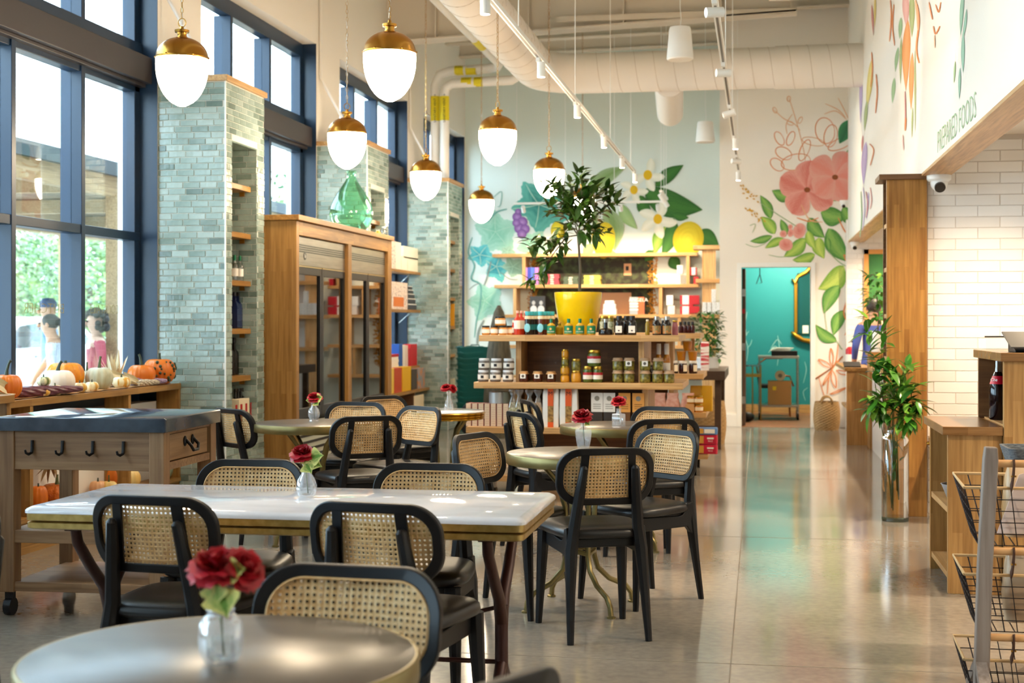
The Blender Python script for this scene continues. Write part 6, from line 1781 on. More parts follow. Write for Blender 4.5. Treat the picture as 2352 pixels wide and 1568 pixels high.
def mstroke(pl, pts, w, m, name='painted_line', close=False):
    # smooth polyline ribbon
    P_ = [Vector((a, b_, 0)) for a, b_ in pts]
    if close: P_.append(P_[0])
    Q = []
    for i in range(len(P_) - 1):
        p0, p1, p2, p3 = P_[max(i - 1, 0)], P_[i], P_[i + 1], P_[min(i + 2, len(P_) - 1)]
        for k in range(5):
            t = k / 5
            Q.append(.5 * ((2 * p1) + (p2 - p0) * t + (2 * p0 - 5 * p1 + 4 * p2 - p3) * t * t + (3 * p1 - p0 - 3 * p2 + p3) * t ** 3))
    Q.append(P_[-1])
    o = nxt(pl); v = []; fs = []
    for i, q in enumerate(Q):
        d_ = (Q[min(i + 1, len(Q) - 1)] - Q[max(i - 1, 0)]); d_.normalize()
        hw = w / 2 * (.5 + .5 * math.sin(PI * i / max(1, len(Q) - 1)) ** .6)
        v += [plane(pl, q.x - d_.y * hw, q.y + d_.x * hw, o), plane(pl, q.x + d_.y * hw, q.y - d_.x * hw, o)]
    fs = [(2 * i, 2 * i + 1, 2 * i + 3, 2 * i + 2) for i in range(len(Q) - 1)]
    return obj(name, MB().add(v, fs), m, WALLOF[pl])
def mblob(pl, c, rx, ry, m, name='painted_fruit', rot=0, prof=None, n=36):
    o = nxt(pl); v = [plane(pl, c[0], c[1], o)]; uv = [(.02, .02)]; fs = []
    for i in range(n):
        a = 2 * PI * i / n
        k = prof(a) if prof else 1
        x, y = rx * k * math.cos(a), ry * k * math.sin(a)
        v.append(plane(pl, c[0] + x * math.cos(rot) - y * math.sin(rot), c[1] + x * math.sin(rot) + y * math.cos(rot), o)); uv.append((1, i / n + .01))
        fs.append((0, 1 + i, 1 + (i + 1) % n))
    return obj(name, MB().add(v, fs, uv), m, WALLOF[pl])
def vine_leaf(c, R, rot, m, sq=1.0):
    def prof(a):
        b_ = a
        q = abs(((b_ * 5 / (2 * PI)) % 1) - .5) * 2; lob = .66 + .34 * q ** 1.25 + .10 * math.cos(b_)
        return lob * (1 + .035 * math.sin(25 * b_))
    o = mblob('B', c, R, R * sq, m, 'painted_leaf', rot, prof, 70)
    for k in range(5):
        a = rot + 2 * PI * k / 5
        mstroke('B', [(c[0], c[1]), (c[0] + R * .45 * math.cos(a), c[1] + R * .45 * sq * math.sin(a)), (c[0] + R * .85 * math.cos(a + .05), c[1] + R * .85 * sq * math.sin(a + .05))], 2.2, V_vein)
    return o
V_vein = mat('paint_vein', '#a9cdb6', .8)
V1 = paint_leaf('paint_teal_leaf', '#3f9a88', '#9fd0bd'); V2 = paint_leaf('paint_mint_leaf', '#7dbb9c', '#a9d3bc'); V3 = paint_leaf('paint_turquoise_leaf', '#1d8f99', '#6cc2bd'); V4 = paint_leaf('paint_grey_leaf', '#7fa98c', '#a3c4ab'); V5 = paint_leaf('paint_dark_teal', '#2b7f76', '#5fae9c')
O1 = paint_leaf('paint_olive_leaf', '#3f7a2e', '#2c6328'); O2 = paint_leaf('paint_sage_leaf', '#7c9a5a', '#9db487'); O3 = paint_leaf('paint_lime_leaf', '#a9c65a', '#5f9a35'); O4 = paint_leaf('paint_pale_leaf', '#a8c487', '#8fb071')
LEM = paint_leaf('paint_lemon', '#f1e23e', '#d3bb1f', vein=False); GRP = paint_leaf('paint_grape', '#b58ac4', '#7d4f96', vein=False)
WFL = paint_leaf('paint_white_petal', '#f6f3e2', '#e5e6d2'); YFL = mat('paint_yellow', '#e6b91c', .8)
VST = mat('paint_vine_stem', '#6fa79a', .8); VST2 = mat('paint_grey_stem', '#8c958c', .8)
for c_, R, rot, m, sq in (((1238, 470), 74, .4, V5, .85), ((1138, 532), 56, .9, V2, .95), ((1102, 585), 34, .2, V3, .8), ((1140, 612), 36, 1.2, V3, .8), ((1178, 612), 30, .5, V4, .8), ((1113, 690), 44, .6, V2, 1.1), ((1222, 562), 42, .3, V2, .9), ((1165, 578), 18, .1, V4, .8)):
    vine_leaf(c_, R, rot, m, sq)
for gx_, gy_, r in ((1188, 498, 11), (1200, 510, 12), (1193, 524, 12), (1206, 526, 11), (1199, 537, 11), (1186, 512, 9), (1190, 486, 7)): mblob('B', (gx_, gy_), r, r, GRP, 'painted_grape')
for pts, w, m in ((((1085, 545), (1076, 580), (1090, 610), (1083, 640), (1104, 655), (1103, 700), (1095, 735), (1090, 775)), 4, VST), (((1165, 480), (1140, 488), (1120, 510)), 4, VST), (((1112, 735), (1100, 760), (1096, 790)), 6, VST2), (((1128, 600), (1118, 640), (1112, 655)), 4, VST2), (((1132, 455), (1152, 440), (1150, 470), (1143, 475)), 2, VST), (((1078, 665), (1090, 655), (1104, 650)), 2, VST2), (((1150, 625), (1170, 640), (1190, 642)), 2, VST2)):
    mstroke('B', pts, w, m)
for base, tip, w, m, bd in (((1356, 431), (1437, 384), 34, O2, -4), ((1505, 428), (1570, 379), 32, O1, -3), ((1478, 436), (1614, 482), 62, O1, 12), ((1424, 468), (1464, 526), 28, O4, 5), ((1392, 478), (1412, 576), 46, O2, -10), ((1350, 470), (1372, 515), 26, O2, 0), ((1360, 560), (1340, 590), 24, O4, 0), ((1592, 540), (1652, 566), 40, O1, -8), ((1528, 520), (1504, 582), 30, O3, 4), ((1548, 500), (1520, 590), 34, O1, -6), ((1545, 492), (1582, 500), 20, O1, 2), ((1500, 575), (1482, 600), 24, O1, 0), ((1540, 590), (1560, 620), 30, O1, 0), ((1470, 448), (1500, 505), 30, O1, 6), ((1420, 590), (1380, 575), 18, O4, 0)):
    mleaf('B', base, tip, w, m, bd)
mblob('B', (1386, 545), 27, 42, LEM, 'painted_lemon', .0, lambda a: 1 - .16 * math.cos(a - PI / 2 * 3) ** 3)
mblob('B', (1581, 549), 35, 41, LEM, 'painted_lemon', .25); mblob('B', (1281, 528), 16, 20, LEM, 'painted_lemon')
def wflower(c, R, rots, yel=9):
    for a in rots: mleaf('B', c, (c[0] + R * math.cos(a), c[1] + R * math.sin(a)), R * .5, WFL, 3, 'painted_petal', 14, 1.1)
    mblob('B', c, yel, yel * 1.15, YFL, 'painted_centre')
wflower((1456, 436), 34, (.1, 1.2, 2.4, 3.6, 4.9)); wflower((1488, 402), 40, (.1, 2.6, 4.9, 1.2), 10); wflower((1511, 503), 46, (.2, 1.35, 2.5, 3.5, 5.0), 10)

# pink flowers and line work on the white wall
PK = paint_leaf('paint_pink_petal', '#e08d80', '#dfa396'); PK2 = paint_leaf('paint_rose_petal', '#d47a70', '#e2a296')
GL = [paint_leaf('paint_leaf_a', '#b4cf62', '#5f9a3c'), paint_leaf('paint_leaf_b', '#8ab65a', '#3f8038'), paint_leaf('paint_leaf_c', '#c4d86a', '#7fae42')]
OR = mat('paint_orange_line', '#dc8a55', .8); OR2 = mat('paint_peach_line', '#dfae86', .8); OCH = mat('paint_ochre', '#c99a35', .8); GST = mat('paint_green_stem', '#93ab7c', .8)
for pts in (((1812, 225), (1822, 255), (1835, 300), (1846, 345), (1850, 370)), ((1778, 252), (1800, 272), (1825, 285), (1838, 300)), ((1808, 308), (1806, 285), (1820, 262)), ((1895, 238), (1925, 252), (1942, 270)), ((1925, 225), (1942, 258), (1955, 288)), ((1893, 262), (1920, 255), (1945, 275))):
    mstroke('D', pts, 2.0, OR2)
for cx_, cy_, rx, ry, ro in ((1790, 318, 9, 17, -.5), (1816, 318, 8, 17, .4), (1800, 352, 20, 13, .5), (1828, 372, 34, 18, -.2), (1868, 325, 26, 9, .2), (1908, 312, 15, 26, .2), (1895, 300, 22, 30, -.2), (1785, 378, 18, 12, .7), (1848, 345, 10, 26, .4), (1930, 330, 30, 12, -.4), (1812, 227, 4, 6, 0), (1780, 253, 4, 7, -.5), (1838, 276, 4, 8, .5), (1815, 283, 8, 4, .3)):
    mstroke('D', [(cx_ + rx * math.cos(a) * math.cos(ro) - ry * math.sin(a) * math.sin(ro), cy_ + rx * math.cos(a) * math.sin(ro) + ry * math.sin(a) * math.cos(ro)) for a in [2 * PI * k / 12 for k in range(12)]], 2.0, OR if ry > 9 else OR2, close=True)
mleaf('D', (1955, 275), (1928, 330), 34, paint_leaf('paint_deep_green', '#2d6b4a', '#3f8a5a')); mleaf('D', (1968, 275), (1962, 325), 26, MATS['paint_deep_green']); mleaf('D', (1968, 340), (1938, 368), 22, GL[0]); mleaf('D', (1968, 205), (1958, 250), 18, MATS['paint_deep_green'])
for base, tip, w, gi, bd in (((1771, 502), (1746, 448), 24, 1, 3), ((1780, 537), (1748, 497), 28, 0, 3), ((1774, 542), (1722, 554), 18, 1, -3), ((1802, 548), (1757, 570), 20, 0, 2), ((1808, 538), (1793, 503), 18, 1, 0), ((1850, 547), (1800, 590), 32, 0, -5), ((1872, 584), (1820, 597), 26, 0, -5), ((1880, 545), (1893, 594), 30, 2, 6), ((1858, 500), (1894, 546), 32, 1, 6), ((1855, 530), (1873, 573), 22, 2, 3), ((1902, 524), (1951, 602), 44, 1, 8), ((1938, 610), (1879, 664), 46, 2, -12), ((1928, 655), (1892, 720), 34, 1, 6), ((1938, 712), (1914, 770), 30, 1, 4), ((1922, 784), (1873, 745), 28, 1, -8), ((1885, 488), (1945, 497), 44, 1, 6), ((1936, 475), (1968, 520), 30, 1, 4), ((1822, 450), (1773, 437), 30, 1, -6), ((1915, 462), (1925, 440), 20, 1, 0), ((1900, 545), (1905, 575), 14, 1, 0)):
    mleaf('D', base, tip, w, GL[gi], bd)
def pflower(c, tips, w, m):
    for t in tips: mleaf('D', c, t, w, m, random.uniform(-3, 3), 'painted_petal', 18, 1.45)
    mblob('D', c, 7, 6, mat('paint_stamen', '#8a4a22', .8), 'painted_centre')
pflower((1854, 436), [(1792, 408), (1862, 368), (1912, 470), (1820, 492), (1895, 415)], 62, PK2)
pflower((1918, 407), [(1862, 372), (1950, 350), (1968, 402), (1948, 458), (1874, 448)], 62, PK)
for c_, r1, r2 in (((1836, 530), 14, 18), ((1799, 537), 8, 8), ((1816, 535), 7, 9), ((1815, 521), 5, 6), ((1805, 562), 16, 14)): mblob('D', c_, r1, r2, PK2, 'painted_bud', .3)
for pts, w, m in ((((1745, 465), (1790, 495), (1830, 520)), 2, GST), (((1722, 518), (1735, 515), (1728, 535)), 1.6, GST), (((1712, 560), (1735, 567), (1760, 558)), 1.6, GST), (((1765, 585), (1790, 590), (1815, 588)), 1.6, GST), (((1900, 575), (1925, 600), (1945, 612)), 2.4, GST), (((1900, 760), (1895, 720), (1905, 690)), 1.6, GST), (((1920, 780), (1932, 800), (1935, 800)), 2.4, GST),
                  (((1945, 520), (1950, 560), (1958, 600), (1956, 650), (1945, 690), (1938, 720), (1950, 745)), 4, OR), (((1958, 560), (1962, 640), (1955, 700), (1960, 760)), 2.5, OR), (((1925, 500), (1940, 530), (1955, 545)), 3, OR), (((1830, 500), (1845, 505), (1860, 508), (1880, 500)), 3, OR), (((1840, 470), (1860, 505), (1890, 510)), 2.5, OR2), (((1945, 690), (1955, 730), (1940, 770)), 3, OR), (((1925, 790), (1920, 830), (1905, 860), (1900, 905)), 3, OR), (((1880, 865), (1890, 900), (1895, 912)), 2, OR)):
    mstroke('D', pts, w, m)
for base, tip, w in (((1910, 845), (1872, 870), 14), ((1910, 845), (1880, 825), 12), ((1910, 845), (1935, 818), 14), ((1910, 848), (1920, 890), 14), ((1908, 850), (1890, 885), 12), ((1912, 843), (1908, 800), 12), ((1920, 850), (1950, 860), 12), ((1945, 740), (1960, 765), 10), ((1950, 700), (1962, 690), 8), ((1905, 905), (1945, 890), 16), ((1955, 610), (1938, 585), 8)):
    mstroke('D', [base, ((base[0] + tip[0]) / 2 + w * .35, (base[1] + tip[1]) / 2 - w * .25), tip, ((base[0] + tip[0]) / 2 - w * .35, (base[1] + tip[1]) / 2 + w * .3)], 2.6, OR, close=True)
# grazing view of the vegetable mural on the long right wall
def mpoly(pl, pts, m, name='painted_shape'):
    o = nxt(pl)
    return obj(name, MB().add([plane(pl, a, b_, o) for a, b_ in pts], [tuple(range(len(pts)))]), m, WALLOF[pl])
R_or = paint_leaf('paint_carrot', '#e2a268', '#d98f4c'); R_gr = paint_leaf('paint_sage_green', '#a3bf92', '#86a874'); R_pk = paint_leaf('paint_blush', '#e2b2aa', '#d79c94'); R_ol = paint_leaf('paint_olive', '#b0ba86', '#96a268'); R_ye = paint_leaf('paint_ochre_yellow', '#e4d48a', '#d6bf60'); R_vi = paint_leaf('paint_violet', '#c6b4d4', '#ab92c0'); R_te = paint_leaf('paint_sea_green', '#a3c6b0', '#84ae98'); R_rs = mat('paint_rose_line', '#c98a86', .8)
for base, tip, w, m, bd in (((2080, -20), (2082, 62), 16, R_pk, 0), ((2086, 45), (2081, 208), 19, R_or, 2), ((2096, 120), (2093, 254), 11, R_or, 1), ((2095, -20), (2095, 86), 13, R_ol, 0), ((2070, 40), (2067, 90), 9, R_gr, 0), ((2064, 108), (2057, 166), 8, R_gr, 1), ((2055, 178), (2050, 238), 9, R_gr, 0), ((2071, 85), (2069, 195), 6, R_ol, 1), ((2097, 245), (2095, 318), 4, R_ol, 0), ((2102, 110), (2103, 308), 4, R_ol, 0), ((2214, -25), (2207, 82), 9, R_te, 1), ((2221, 20), (2209, 102), 6, R_te, -2), ((2214, 80), (2213, 168), 8, R_te, 1), ((2206, 155), (2204, 228), 6, R_te, 0), ((2195, 140), (2192, 192), 4, R_gr, 0), ((2002, 138), (1990, 252), 13, R_ye, -2), ((1992, 230), (1986, 302), 8, R_ol, 0), ((1990, 325), (1984, 425), 13, R_vi, 2), ((1979, 155), (1977, 285), 7, R_vi, 0), ((2011, -10), (2010, 62), 5, R_ye, 0), ((2003, 10), (2007, 82), 5, R_rs, 0), ((1983, 310), (1980, 350), 5, R_rs, 0), ((1996, 440), (1991, 505), 5, R_vi, 0)):
    mleaf('R', base, tip, w, m, bd, 'painted_shape')
for cx_, cy_ in ((1704, 432), (1717, 478)):
    for k in range(16):
        t_ = k / 15; a_ = random.uniform(0, 2 * PI)
        x_, y_ = cx_ + 32 * t_ + random.gauss(0, 3), cy_ + 27 * t_ + random.gauss(0, 3)
        mleaf('D', (x_, y_), (x_ + 7 * math.cos(a_), y_ + 7 * math.sin(a_)), 3.5, OCH, 0, 'painted_blossom', 4)
for pts, w, m in ((((2046, 0), (2048, 40), (2044, 95)), 3, OR), (((2054, 10), (2051, 60), (2056, 105)), 3, OR), (((2108, 10), (2112, 50), (2106, 110), (2112, 145)), 4, OR), (((2104, 0), (2108, 30), (2110, 70)), 5, OR2), (((2135, 5), (2140, 30), (2143, 45)), 3, OR), (((2150, 10), (2157, 28), (2162, 5)), 2.5, OR), (((2145, 60), (2150, 78), (2160, 60)), 3, OR), (((2148, 80), (2149, 110)), 2, OR2), (((2080, 210), (2081, 260), (2080, 300)), 3, R_rs), (((2082, 270), (2080, 300)), 4, OR), (((2003, 120), (2005, 160), (2001, 200)), 3, OR), (((2013, 170), (2016, 210), (2012, 260)), 3, OR), (((1998, 330), (2008, 345), (2000, 380)), 2.5, OR), (((1990, 440), (1994, 470), (1990, 500)), 3, R_rs), (((2000, 430), (2003, 460), (1999, 480)), 3, R_pk), (((1978, 440), (1980, 500), (1976, 545)), 2.5, R_gr), (((1984, 430), (1987, 480), (1982, 530)), 2, R_vi), (((2075, 310), (2077, 345)), 2, R_pk)):
    mstroke('R', pts, w, m)
ya, yb_ = onX(2149, XR), onX(2251, XR)
RTX = Matrix(((0, 0, -1, 0), (-1, 0, 0, 0), (0, 1, 0, 0), (0, 0, 0, 1)))
text('PREPARED FOODS', .21, Matrix.Translation((XR - .004, (ya + yb_) / 2, 2.568)) @ RTX, mat('paint_letter_green', '#a9c79a', .8), wall_right, sx=abs(ya - yb_) / (.21 * 9.35), bold=-.004)

# ---------------------------------------------------------------- oak end post with shelves, right side
PY = 10.60
po = thing('shelf_column', 'tall oak end panel with narrow shelves, rising to the mural wall', 'shelf')
obj('end_panel', MB().box(.905, 1.187, PY, PY + .045, 0, 2.43), wood('honey_oak', '#b5823f', '#9a682e', 'z', .036, .45), po, bevel=.002)
obj('back_panel', MB().box(1.16, 1.187, PY + .045, PY + .32, 0, 2.43), M_doak, po)
obj('end_panel', MB().box(.905, 1.16, PY + .295, PY + .32, 0, 2.43), M_doak, po)
obj('cap', MB().box(.85, 1.192, PY - .03, PY + .35, 2.43, 2.468), M_doak, po, bevel=.002)
for z in (.35, .75, 1.15, 1.46, 1.80, 2.12): obj('shelf_board', MB().box(.91, 1.16, PY + .045, PY + .295, z - .03, z), M_loakx, po)
for k, (z, h, c, lab) in enumerate(((1.80, .16, K_blue, 'blue and white bottle on the upper shelf of the oak end panel'), (1.46, .28, solid('bottle_white', '#e2e6ea', .3), 'tall white bottle on the middle shelf of the oak end panel'), (1.15, .24, solid('bottle_pale', '#cfd8e0', .3), 'pale bottle on the lower shelf of the oak end panel'))):
    bottle('water_bottle', .955, PY + .15, z + .001, h, .04, lab, None, c, K_wht, K_wht)
# glass floor vase with branches
vx, vy = .942, 10.36
gv = thing('floor_vase', 'tall clear glass floor vase beside the oak end panel', 'vase', (vx, vy, 0))
obj('vessel', MB().lathe([(.094, .03), (.094, .575), (.086, .592), (.075, .60), (.076, .66), (.082, .69)], 36, cap=False), glass('vase_glass', (.96, .985, .97), .03), gv, smooth=True)
obj('base', MB().lathe([(0, 0), (.09, 0), (.094, .012), (.094, .03), (0, .028)], 36), glass('vase_base', (.5, .68, .58), .12), gv, smooth=2)
obj('water', MB().lathe([(0, .032), (.088, .034), (.088, .36), (0, .361)], 30), glass('vase_tea', (.95, .91, .78), .0), gv, smooth=2)
gb = thing('leafy_branches', 'leafy green branches arranged in the glass floor vase', 'plant', (vx, vy, .04))
rnd = random.Random(3)
M_lf2 = [mat('fresh_leaf_%d' % i, c, .3, col2=c2, scale=9) for i, (c, c2) in enumerate((('#3f7a22', '#5f9a30'), ('#2d6420', '#46802a'), ('#76aa3c', '#93c04e')))]
lm2 = []
for i in range(3):
    lb = MB(); leaf_mesh(lb, (0, 0, 0), (0, 1, 0), (0, 0, 1), .10, .038, .25, 5); lm2.append(lb.mesh('leaf', M_lf2[i], True))
sm = MB()
def VPt(px, py, dy=0):
    x, z = XZ(px, py, vy + dy); return Vector((x - vx, dy, z - .04))
stems = [((2030, 1010), (2005, 860), (1992, 735), .0), ((2035, 1000), (2018, 830), (2030, 770), .05), ((2050, 1000), (2030, 900), (2000, 940), -.1), ((2060, 1000), (2075, 900), (2108, 930), -.08), ((2060, 1000), (2070, 880), (2085, 840), .02), ((2050, 1000), (2050, 890), (2045, 850), -.06), ((2045, 1000), (2020, 890), (2012, 830), -.04), ((2055, 1010), (2060, 920), (2100, 890), -.1), ((2055, 1000), (2080, 940), (2095, 965), -.12), ((2045, 1000), (2030, 930), (2010, 910), -.12), ((2052, 1000), (2052, 900), (2058, 870), .06)]
for a, b_, c_, dy in stems:
    P0, P1, P2 = VPt(*a), VPt(*b_, dy * .6), VPt(*c_, dy)
    path = [P0 * (1 - t) ** 2 + P1 * 2 * t * (1 - t) + P2 * t * t for t in [k / 9 for k in range(10)]]
    low = Vector((rnd.uniform(-.03, .03), rnd.uniform(-.03, .03), .02 + rnd.uniform(0, .15)))
    sm.tube([tuple(low)] + [tuple(p) for p in path], [.004] + [.0035 - .002 * k / 9 for k in range(10)], 5)
    L_ = (P2 - P0).length
    for k in range(3, 10):
        for q in range(4 if L_ < .5 or k > 6 else 2):
            dv = ((P2 - P1).normalized() * .5 + Vector((rnd.gauss(0, .7), rnd.gauss(0, .6), rnd.gauss(0, .5)))).normalized()
            o = link(bpy.data.objects.new('leaf', lm2[rnd.choices((0, 1, 2), (5, 3, 3))[0]]), gb)
            o.rotation_mode = 'QUATERNION'; o.rotation_quaternion = dv.to_track_quat('Y', 'Z'); o.location = path[k] + Vector((rnd.gauss(0, .012), rnd.gauss(0, .02), rnd.gauss(0, .012)))
            s_ = rnd.uniform(.9, 1.6); o.scale = (s_, s_, s_)
for k in range(14):
    o = link(bpy.data.objects.new('leaf', lm2[1]), gb); o.rotation_mode = 'QUATERNION'
    dv = Vector((rnd.gauss(0, .5), rnd.gauss(0, .5), rnd.choice((-1, 1)))).normalized(); o.rotation_quaternion = dv.to_track_quat('Y', 'Z'); o.location = (rnd.uniform(-.04, .04), rnd.uniform(-.04, .04), rnd.uniform(.3, .55)); o.scale = (.8, .8, .8)
obj('stems', sm, M_stem, gb, smooth=True)

# ---------------------------------------------------------------- near right counters
lc = thing('low_cabinet', 'low oak counter with open side shelves at the right', 'cabinet')
XA, XB, YA, YBk = .957, 1.225, 7.62, 8.42
M_hon = wood('counter_oak', '#b98d54', '#a0743e', 'z', .05, .5)
obj('front_panel', MB().box(XA, XB, YA, YA + .04, 0, .82), M_hon, lc, bevel=.002)
obj('back_panel', MB().box(XB - .02, XB, YA + .04, YBk, 0, .82), M_doak, lc)
obj('end_panel', MB().box(XA, XB - .02, YBk - .04, YBk, 0, .82), M_hon, lc)
obj('counter_top', MB().box(XA - .03, XB, YA - .03, YBk + .03, .82, .864), wood('counter_top', '#9c7244', '#7f5830', 'x', .05, .4, .25), lc, bevel=.003)
for z in (.10, .44): obj('shelf_board', MB().box(XA + .005, XB - .02, YA + .04, YBk - .04, z - .03, z), M_loaky, lc)
bw = thing('grey_bowl', 'grey enamel bowl on the open shelf of the low counter', 'bowl', (1.08, 7.95, .441))
obj('bowl_body', MB().lathe([(0, 0), (.07, 0), (.085, .01), (.115, .085), (.12, .09), (.112, .09), (.08, .015), (0, .012)], 30), solid('enamel_grey', '#9aa0a8', .3), bw, smooth=True)
tc_ = thing('tall_cabinet', 'taller oak counter unit at the right edge with a bottle niche', 'cabinet')
TX0, TX1_ = 1.228, 2.1
obj('front_panel', MB().box(TX0 + .0, TX1_, YA - .04, YA, 0, 1.20), M_hon, tc_, bevel=.002)
obj('side_panel', MB().box(TX0, TX0 + .03, YA, 8.46, 0, .855), M_hon, tc_)
obj('inner_panel', MB().box(TX0 + .30, TX0 + .33, YA, 8.46, .855, 1.20), M_doak, tc_)
obj('end_panel', MB().box(TX0, TX0 + .3, 8.43, 8.46, .855, 1.20), M_doak, tc_)
obj('niche_floor', MB().box(TX0 + .03, TX0 + .3, YA, 8.43, .835, .865), M_loaky, tc_)
obj('counter_top', MB().box(TX0 - .02, TX1_, YA - .06, 8.50, 1.20, 1.245), wood('counter_top', '#9c7244', '#7f5830', 'x', .05, .4, .25), tc_, bevel=.003)
sd = thing('soda_bottle', 'large dark soda bottle with red neck label in the counter niche', 'bottle', (1.29, 8.16, .866))
obj('body', MB().lathe([(0, 0), (.042, 0), (.047, .008), (.048, .16), (.042, .20), (.028, .24), (.019, .262)], 26, cap=False), solid('soda_black', '#16080c', .08), sd, smooth=2)
obj('neck', MB().lathe([(.019, .262), (.0165, .29), (.0165, .325)], 20, cap=False), K_clear, sd, smooth=2)
obj('cap', MB().lathe([(.018, .322), (.019, .34), (.015, .345), (0, .345)], 18), M_red, sd, smooth=2)
lb_ = obj('label', MB().lathe([(.0445, .196), (.0295, .24)], 26, cap=False), solid('soda_red', '#c8102e', .4), sd, smooth=2)
text('Che', .026, Matrix.Translation((-.026, -.031, .219)) @ Matrix.Rotation(-.7, 4, 'Z') @ Matrix.Rotation(PI / 2 - .3, 4, 'X'), M_paper, lb_)
for k in range(3):
    g = thing('wine_glass', 'stemmed clear glass in the counter niche behind the soda bottle', 'glass', (TX0 + .13 + .07 * (k % 2), 8.12 + k * .12, .866), 0, 'wine glasses in the niche')
    obj('bowl', MB().lathe([(.004, .09), (.03, .12), (.036, .16), (.03, .20)], 20, cap=False), K_clear, g, smooth=True)
    obj('stem', MB().lathe([(.032, 0), (.032, .003), (.004, .008), (.004, .09)], 16), K_clear, g, smooth=2)
ps_ = thing('card_terminal', 'black tablet terminal tilted on the tall counter', 'terminal', (1.38, 7.72, 1.2455), .0)
obj('base', MB().prism([(-.10, 0), (.12, 0), (.12, .06), (-.09, .012)], 0, -.09, .3), M_black, ps_, bevel=.004)
v_ = MB(); v_.prism([(-.15, .022), (.14, .098), (.138, .106), (-.152, .030)], 0, -.12, .34)
obj('screen', v_, solid('tablet_grey', '#4c4a47', .35), ps_, bevel=.002)
obj('printer_block', MB().box(.02, .34, .08, .25, .0, .175), M_black, ps_, bevel=.01)
gl_ = thing('glass_guard', 'low clear guard behind the terminal on the tall counter', 'guard', (1.26, 8.36, 1.2455))
obj('pane', MB().box(0, .6, 0, .006, 0, .07), M_pane, gl_); obj('rail', MB().box(-.01, .6, -.004, .01, .07, .078), M_chrome, gl_)
# ledge along the tiled wall
tag(obj('oak_ledge', MB().box(1.2, 1.6, YK - .55, YK - .02, .545, .575), M_loaky), 'oak ledge with a brass end beside the tall end panel', 'ledge')
tag(obj('brass_knob', MB().ball((1.165, YK - .42, .56), .022, 14, 10, (1.2, 1, .6)), M_brass, smooth=True), 'round brass knob at the end of the oak ledge', 'knob')

# ---------------------------------------------------------------- wire basket rack, bottom right
rk = thing('basket_rack', 'weathered wooden rack with hanging wire baskets', 'rack', (.83, 5.42, 0))
M_drift = wood('driftwood', '#8c8078', '#7a6f67', 'z', .3, 2, .7)
obj('rack_post', MB().tube([(-.035, 0, 0), (-.02, 0, .5), (.0, 0, .90), (.002, 0, .945)], [.036, .036, .036, .03], 4), M_drift, rk, bevel=.004)
obj('rack_post', MB().tube([(.70, 0, 0), (.70, 0, .945)], .034, 4), M_drift, rk)
obj('rack_foot', MB().tube([(-.035, -.22, .02), (-.035, 0, .16), (-.035, .22, .02)], .028, 4), M_drift, rk)
M_wireb = solid('dark_wire', '#26242a', .5, metal=.5); M_rattan = solid('rattan_rim', '#c9a878', .6); M_lea = solid('leather_brown', '#4a2a1c', .6)
def wire_basket(z, lab):
    obj('dowel', MB().tube([(-.0, 0, z), (.70, 0, z)], .014, 10), solid('dowel_beech', '#c99a66', .5), rk, smooth=2)
    t = thing('wire_basket', lab, 'basket', (.83, 5.42, z - .075))
    wb = MB()
    x0, x1, y0, y1, h, inn = -.085, .68, .045, .36, .22, .06
    def corner(sx, sy, u): return ((x0 if sx < 0 else x1) + (inn if sx < 0 else -inn) * u, (y0 if sy < 0 else y1) + (inn if sy < 0 else -inn) * u, -h * u - (.02 if sy < 0 else 0))
    for q in range(1, 6):
        u = q / 5
        ring = [corner(-1, -1, u), corner(1, -1, u), corner(1, 1, u), corner(-1, 1, u)]
        wb.tube(ring + [ring[0]], .0024, 4)
    for (a, c_) in (((-1, -1), (1, -1)), ((-1, 1), (1, 1)), ((-1, -1), (-1, 1)), ((1, -1), (1, 1))):
        m_ = 14 if a[1] == c_[1] else 6
        for k in range(m_ + 1):
            f_ = k / m_
            top = [corner(*a, 0)[i] * (1 - f_) + corner(*c_, 0)[i] * f_ for i in range(3)]; bot = [corner(*a, 1)[i] * (1 - f_) + corner(*c_, 1)[i] * f_ for i in range(3)]
            wb.tube([top, bot], .0024, 4)
    for k in range(11):
        f_ = k / 10
        a = [corner(-1, -1, 1)[i] * (1 - f_) + corner(1, -1, 1)[i] * f_ for i in range(3)]; c_ = [corner(-1, 1, 1)[i] * (1 - f_) + corner(1, 1, 1)[i] * f_ for i in range(3)]
        wb.tube([a, c_], .0024, 4)
    obj('wire_mesh', wb, M_wireb, t)
    r_ = [corner(-1, -1, 0), corner(1, -1, 0), corner(1, 1, 0), corner(-1, 1, 0)]
    obj('rim', MB().tube(r_ + [r_[0]], .006, 6), M_rattan, t)
    for x in (.08, .55):
        s_ = obj('strap', MB().tube([(x + .0, -.012, .09), (x, -.017, .075), (x, -.012, .05), (x, .02, .0), (x, .05, -.02)], .017, 6, flat=.25, up=(1, 0, 0)), M_lea, t)
        obj('rivet', MB().ball((x + .006, -.012, .03), .004, 8, 6), M_brass, s_); obj('rivet', MB().ball((x - .006, -.012, .03), .004, 8, 6), M_brass, s_)
    return t
for z, lab in ((.885, 'top wire basket on the wooden rack'), (.565, 'middle wire basket on the wooden rack'), (.25, 'lowest wire basket on the wooden rack')): wire_basket(z, lab)
for z, c, lab in ((.885, '#b98a4e', 'brown snack bag with pale edge in the top wire basket'), (.565, '#8d6a48', 'coffee brown bag in the middle wire basket')):
    t = thing('snack_bag', lab, 'bag', (.83 + .235, 5.42 + .2, z - .075 - .215))
    obj('pouch', loft([rr2(.15, .05, .03, 0), rr2(.16, .06, .03, .1), rr2(.15, .04, .02, .22), rr2(.14, .008, .004, .27)]), solid('bag_' + c[1:], c, .35, col2='#d9c4a8', scale=4), t, smooth=2)
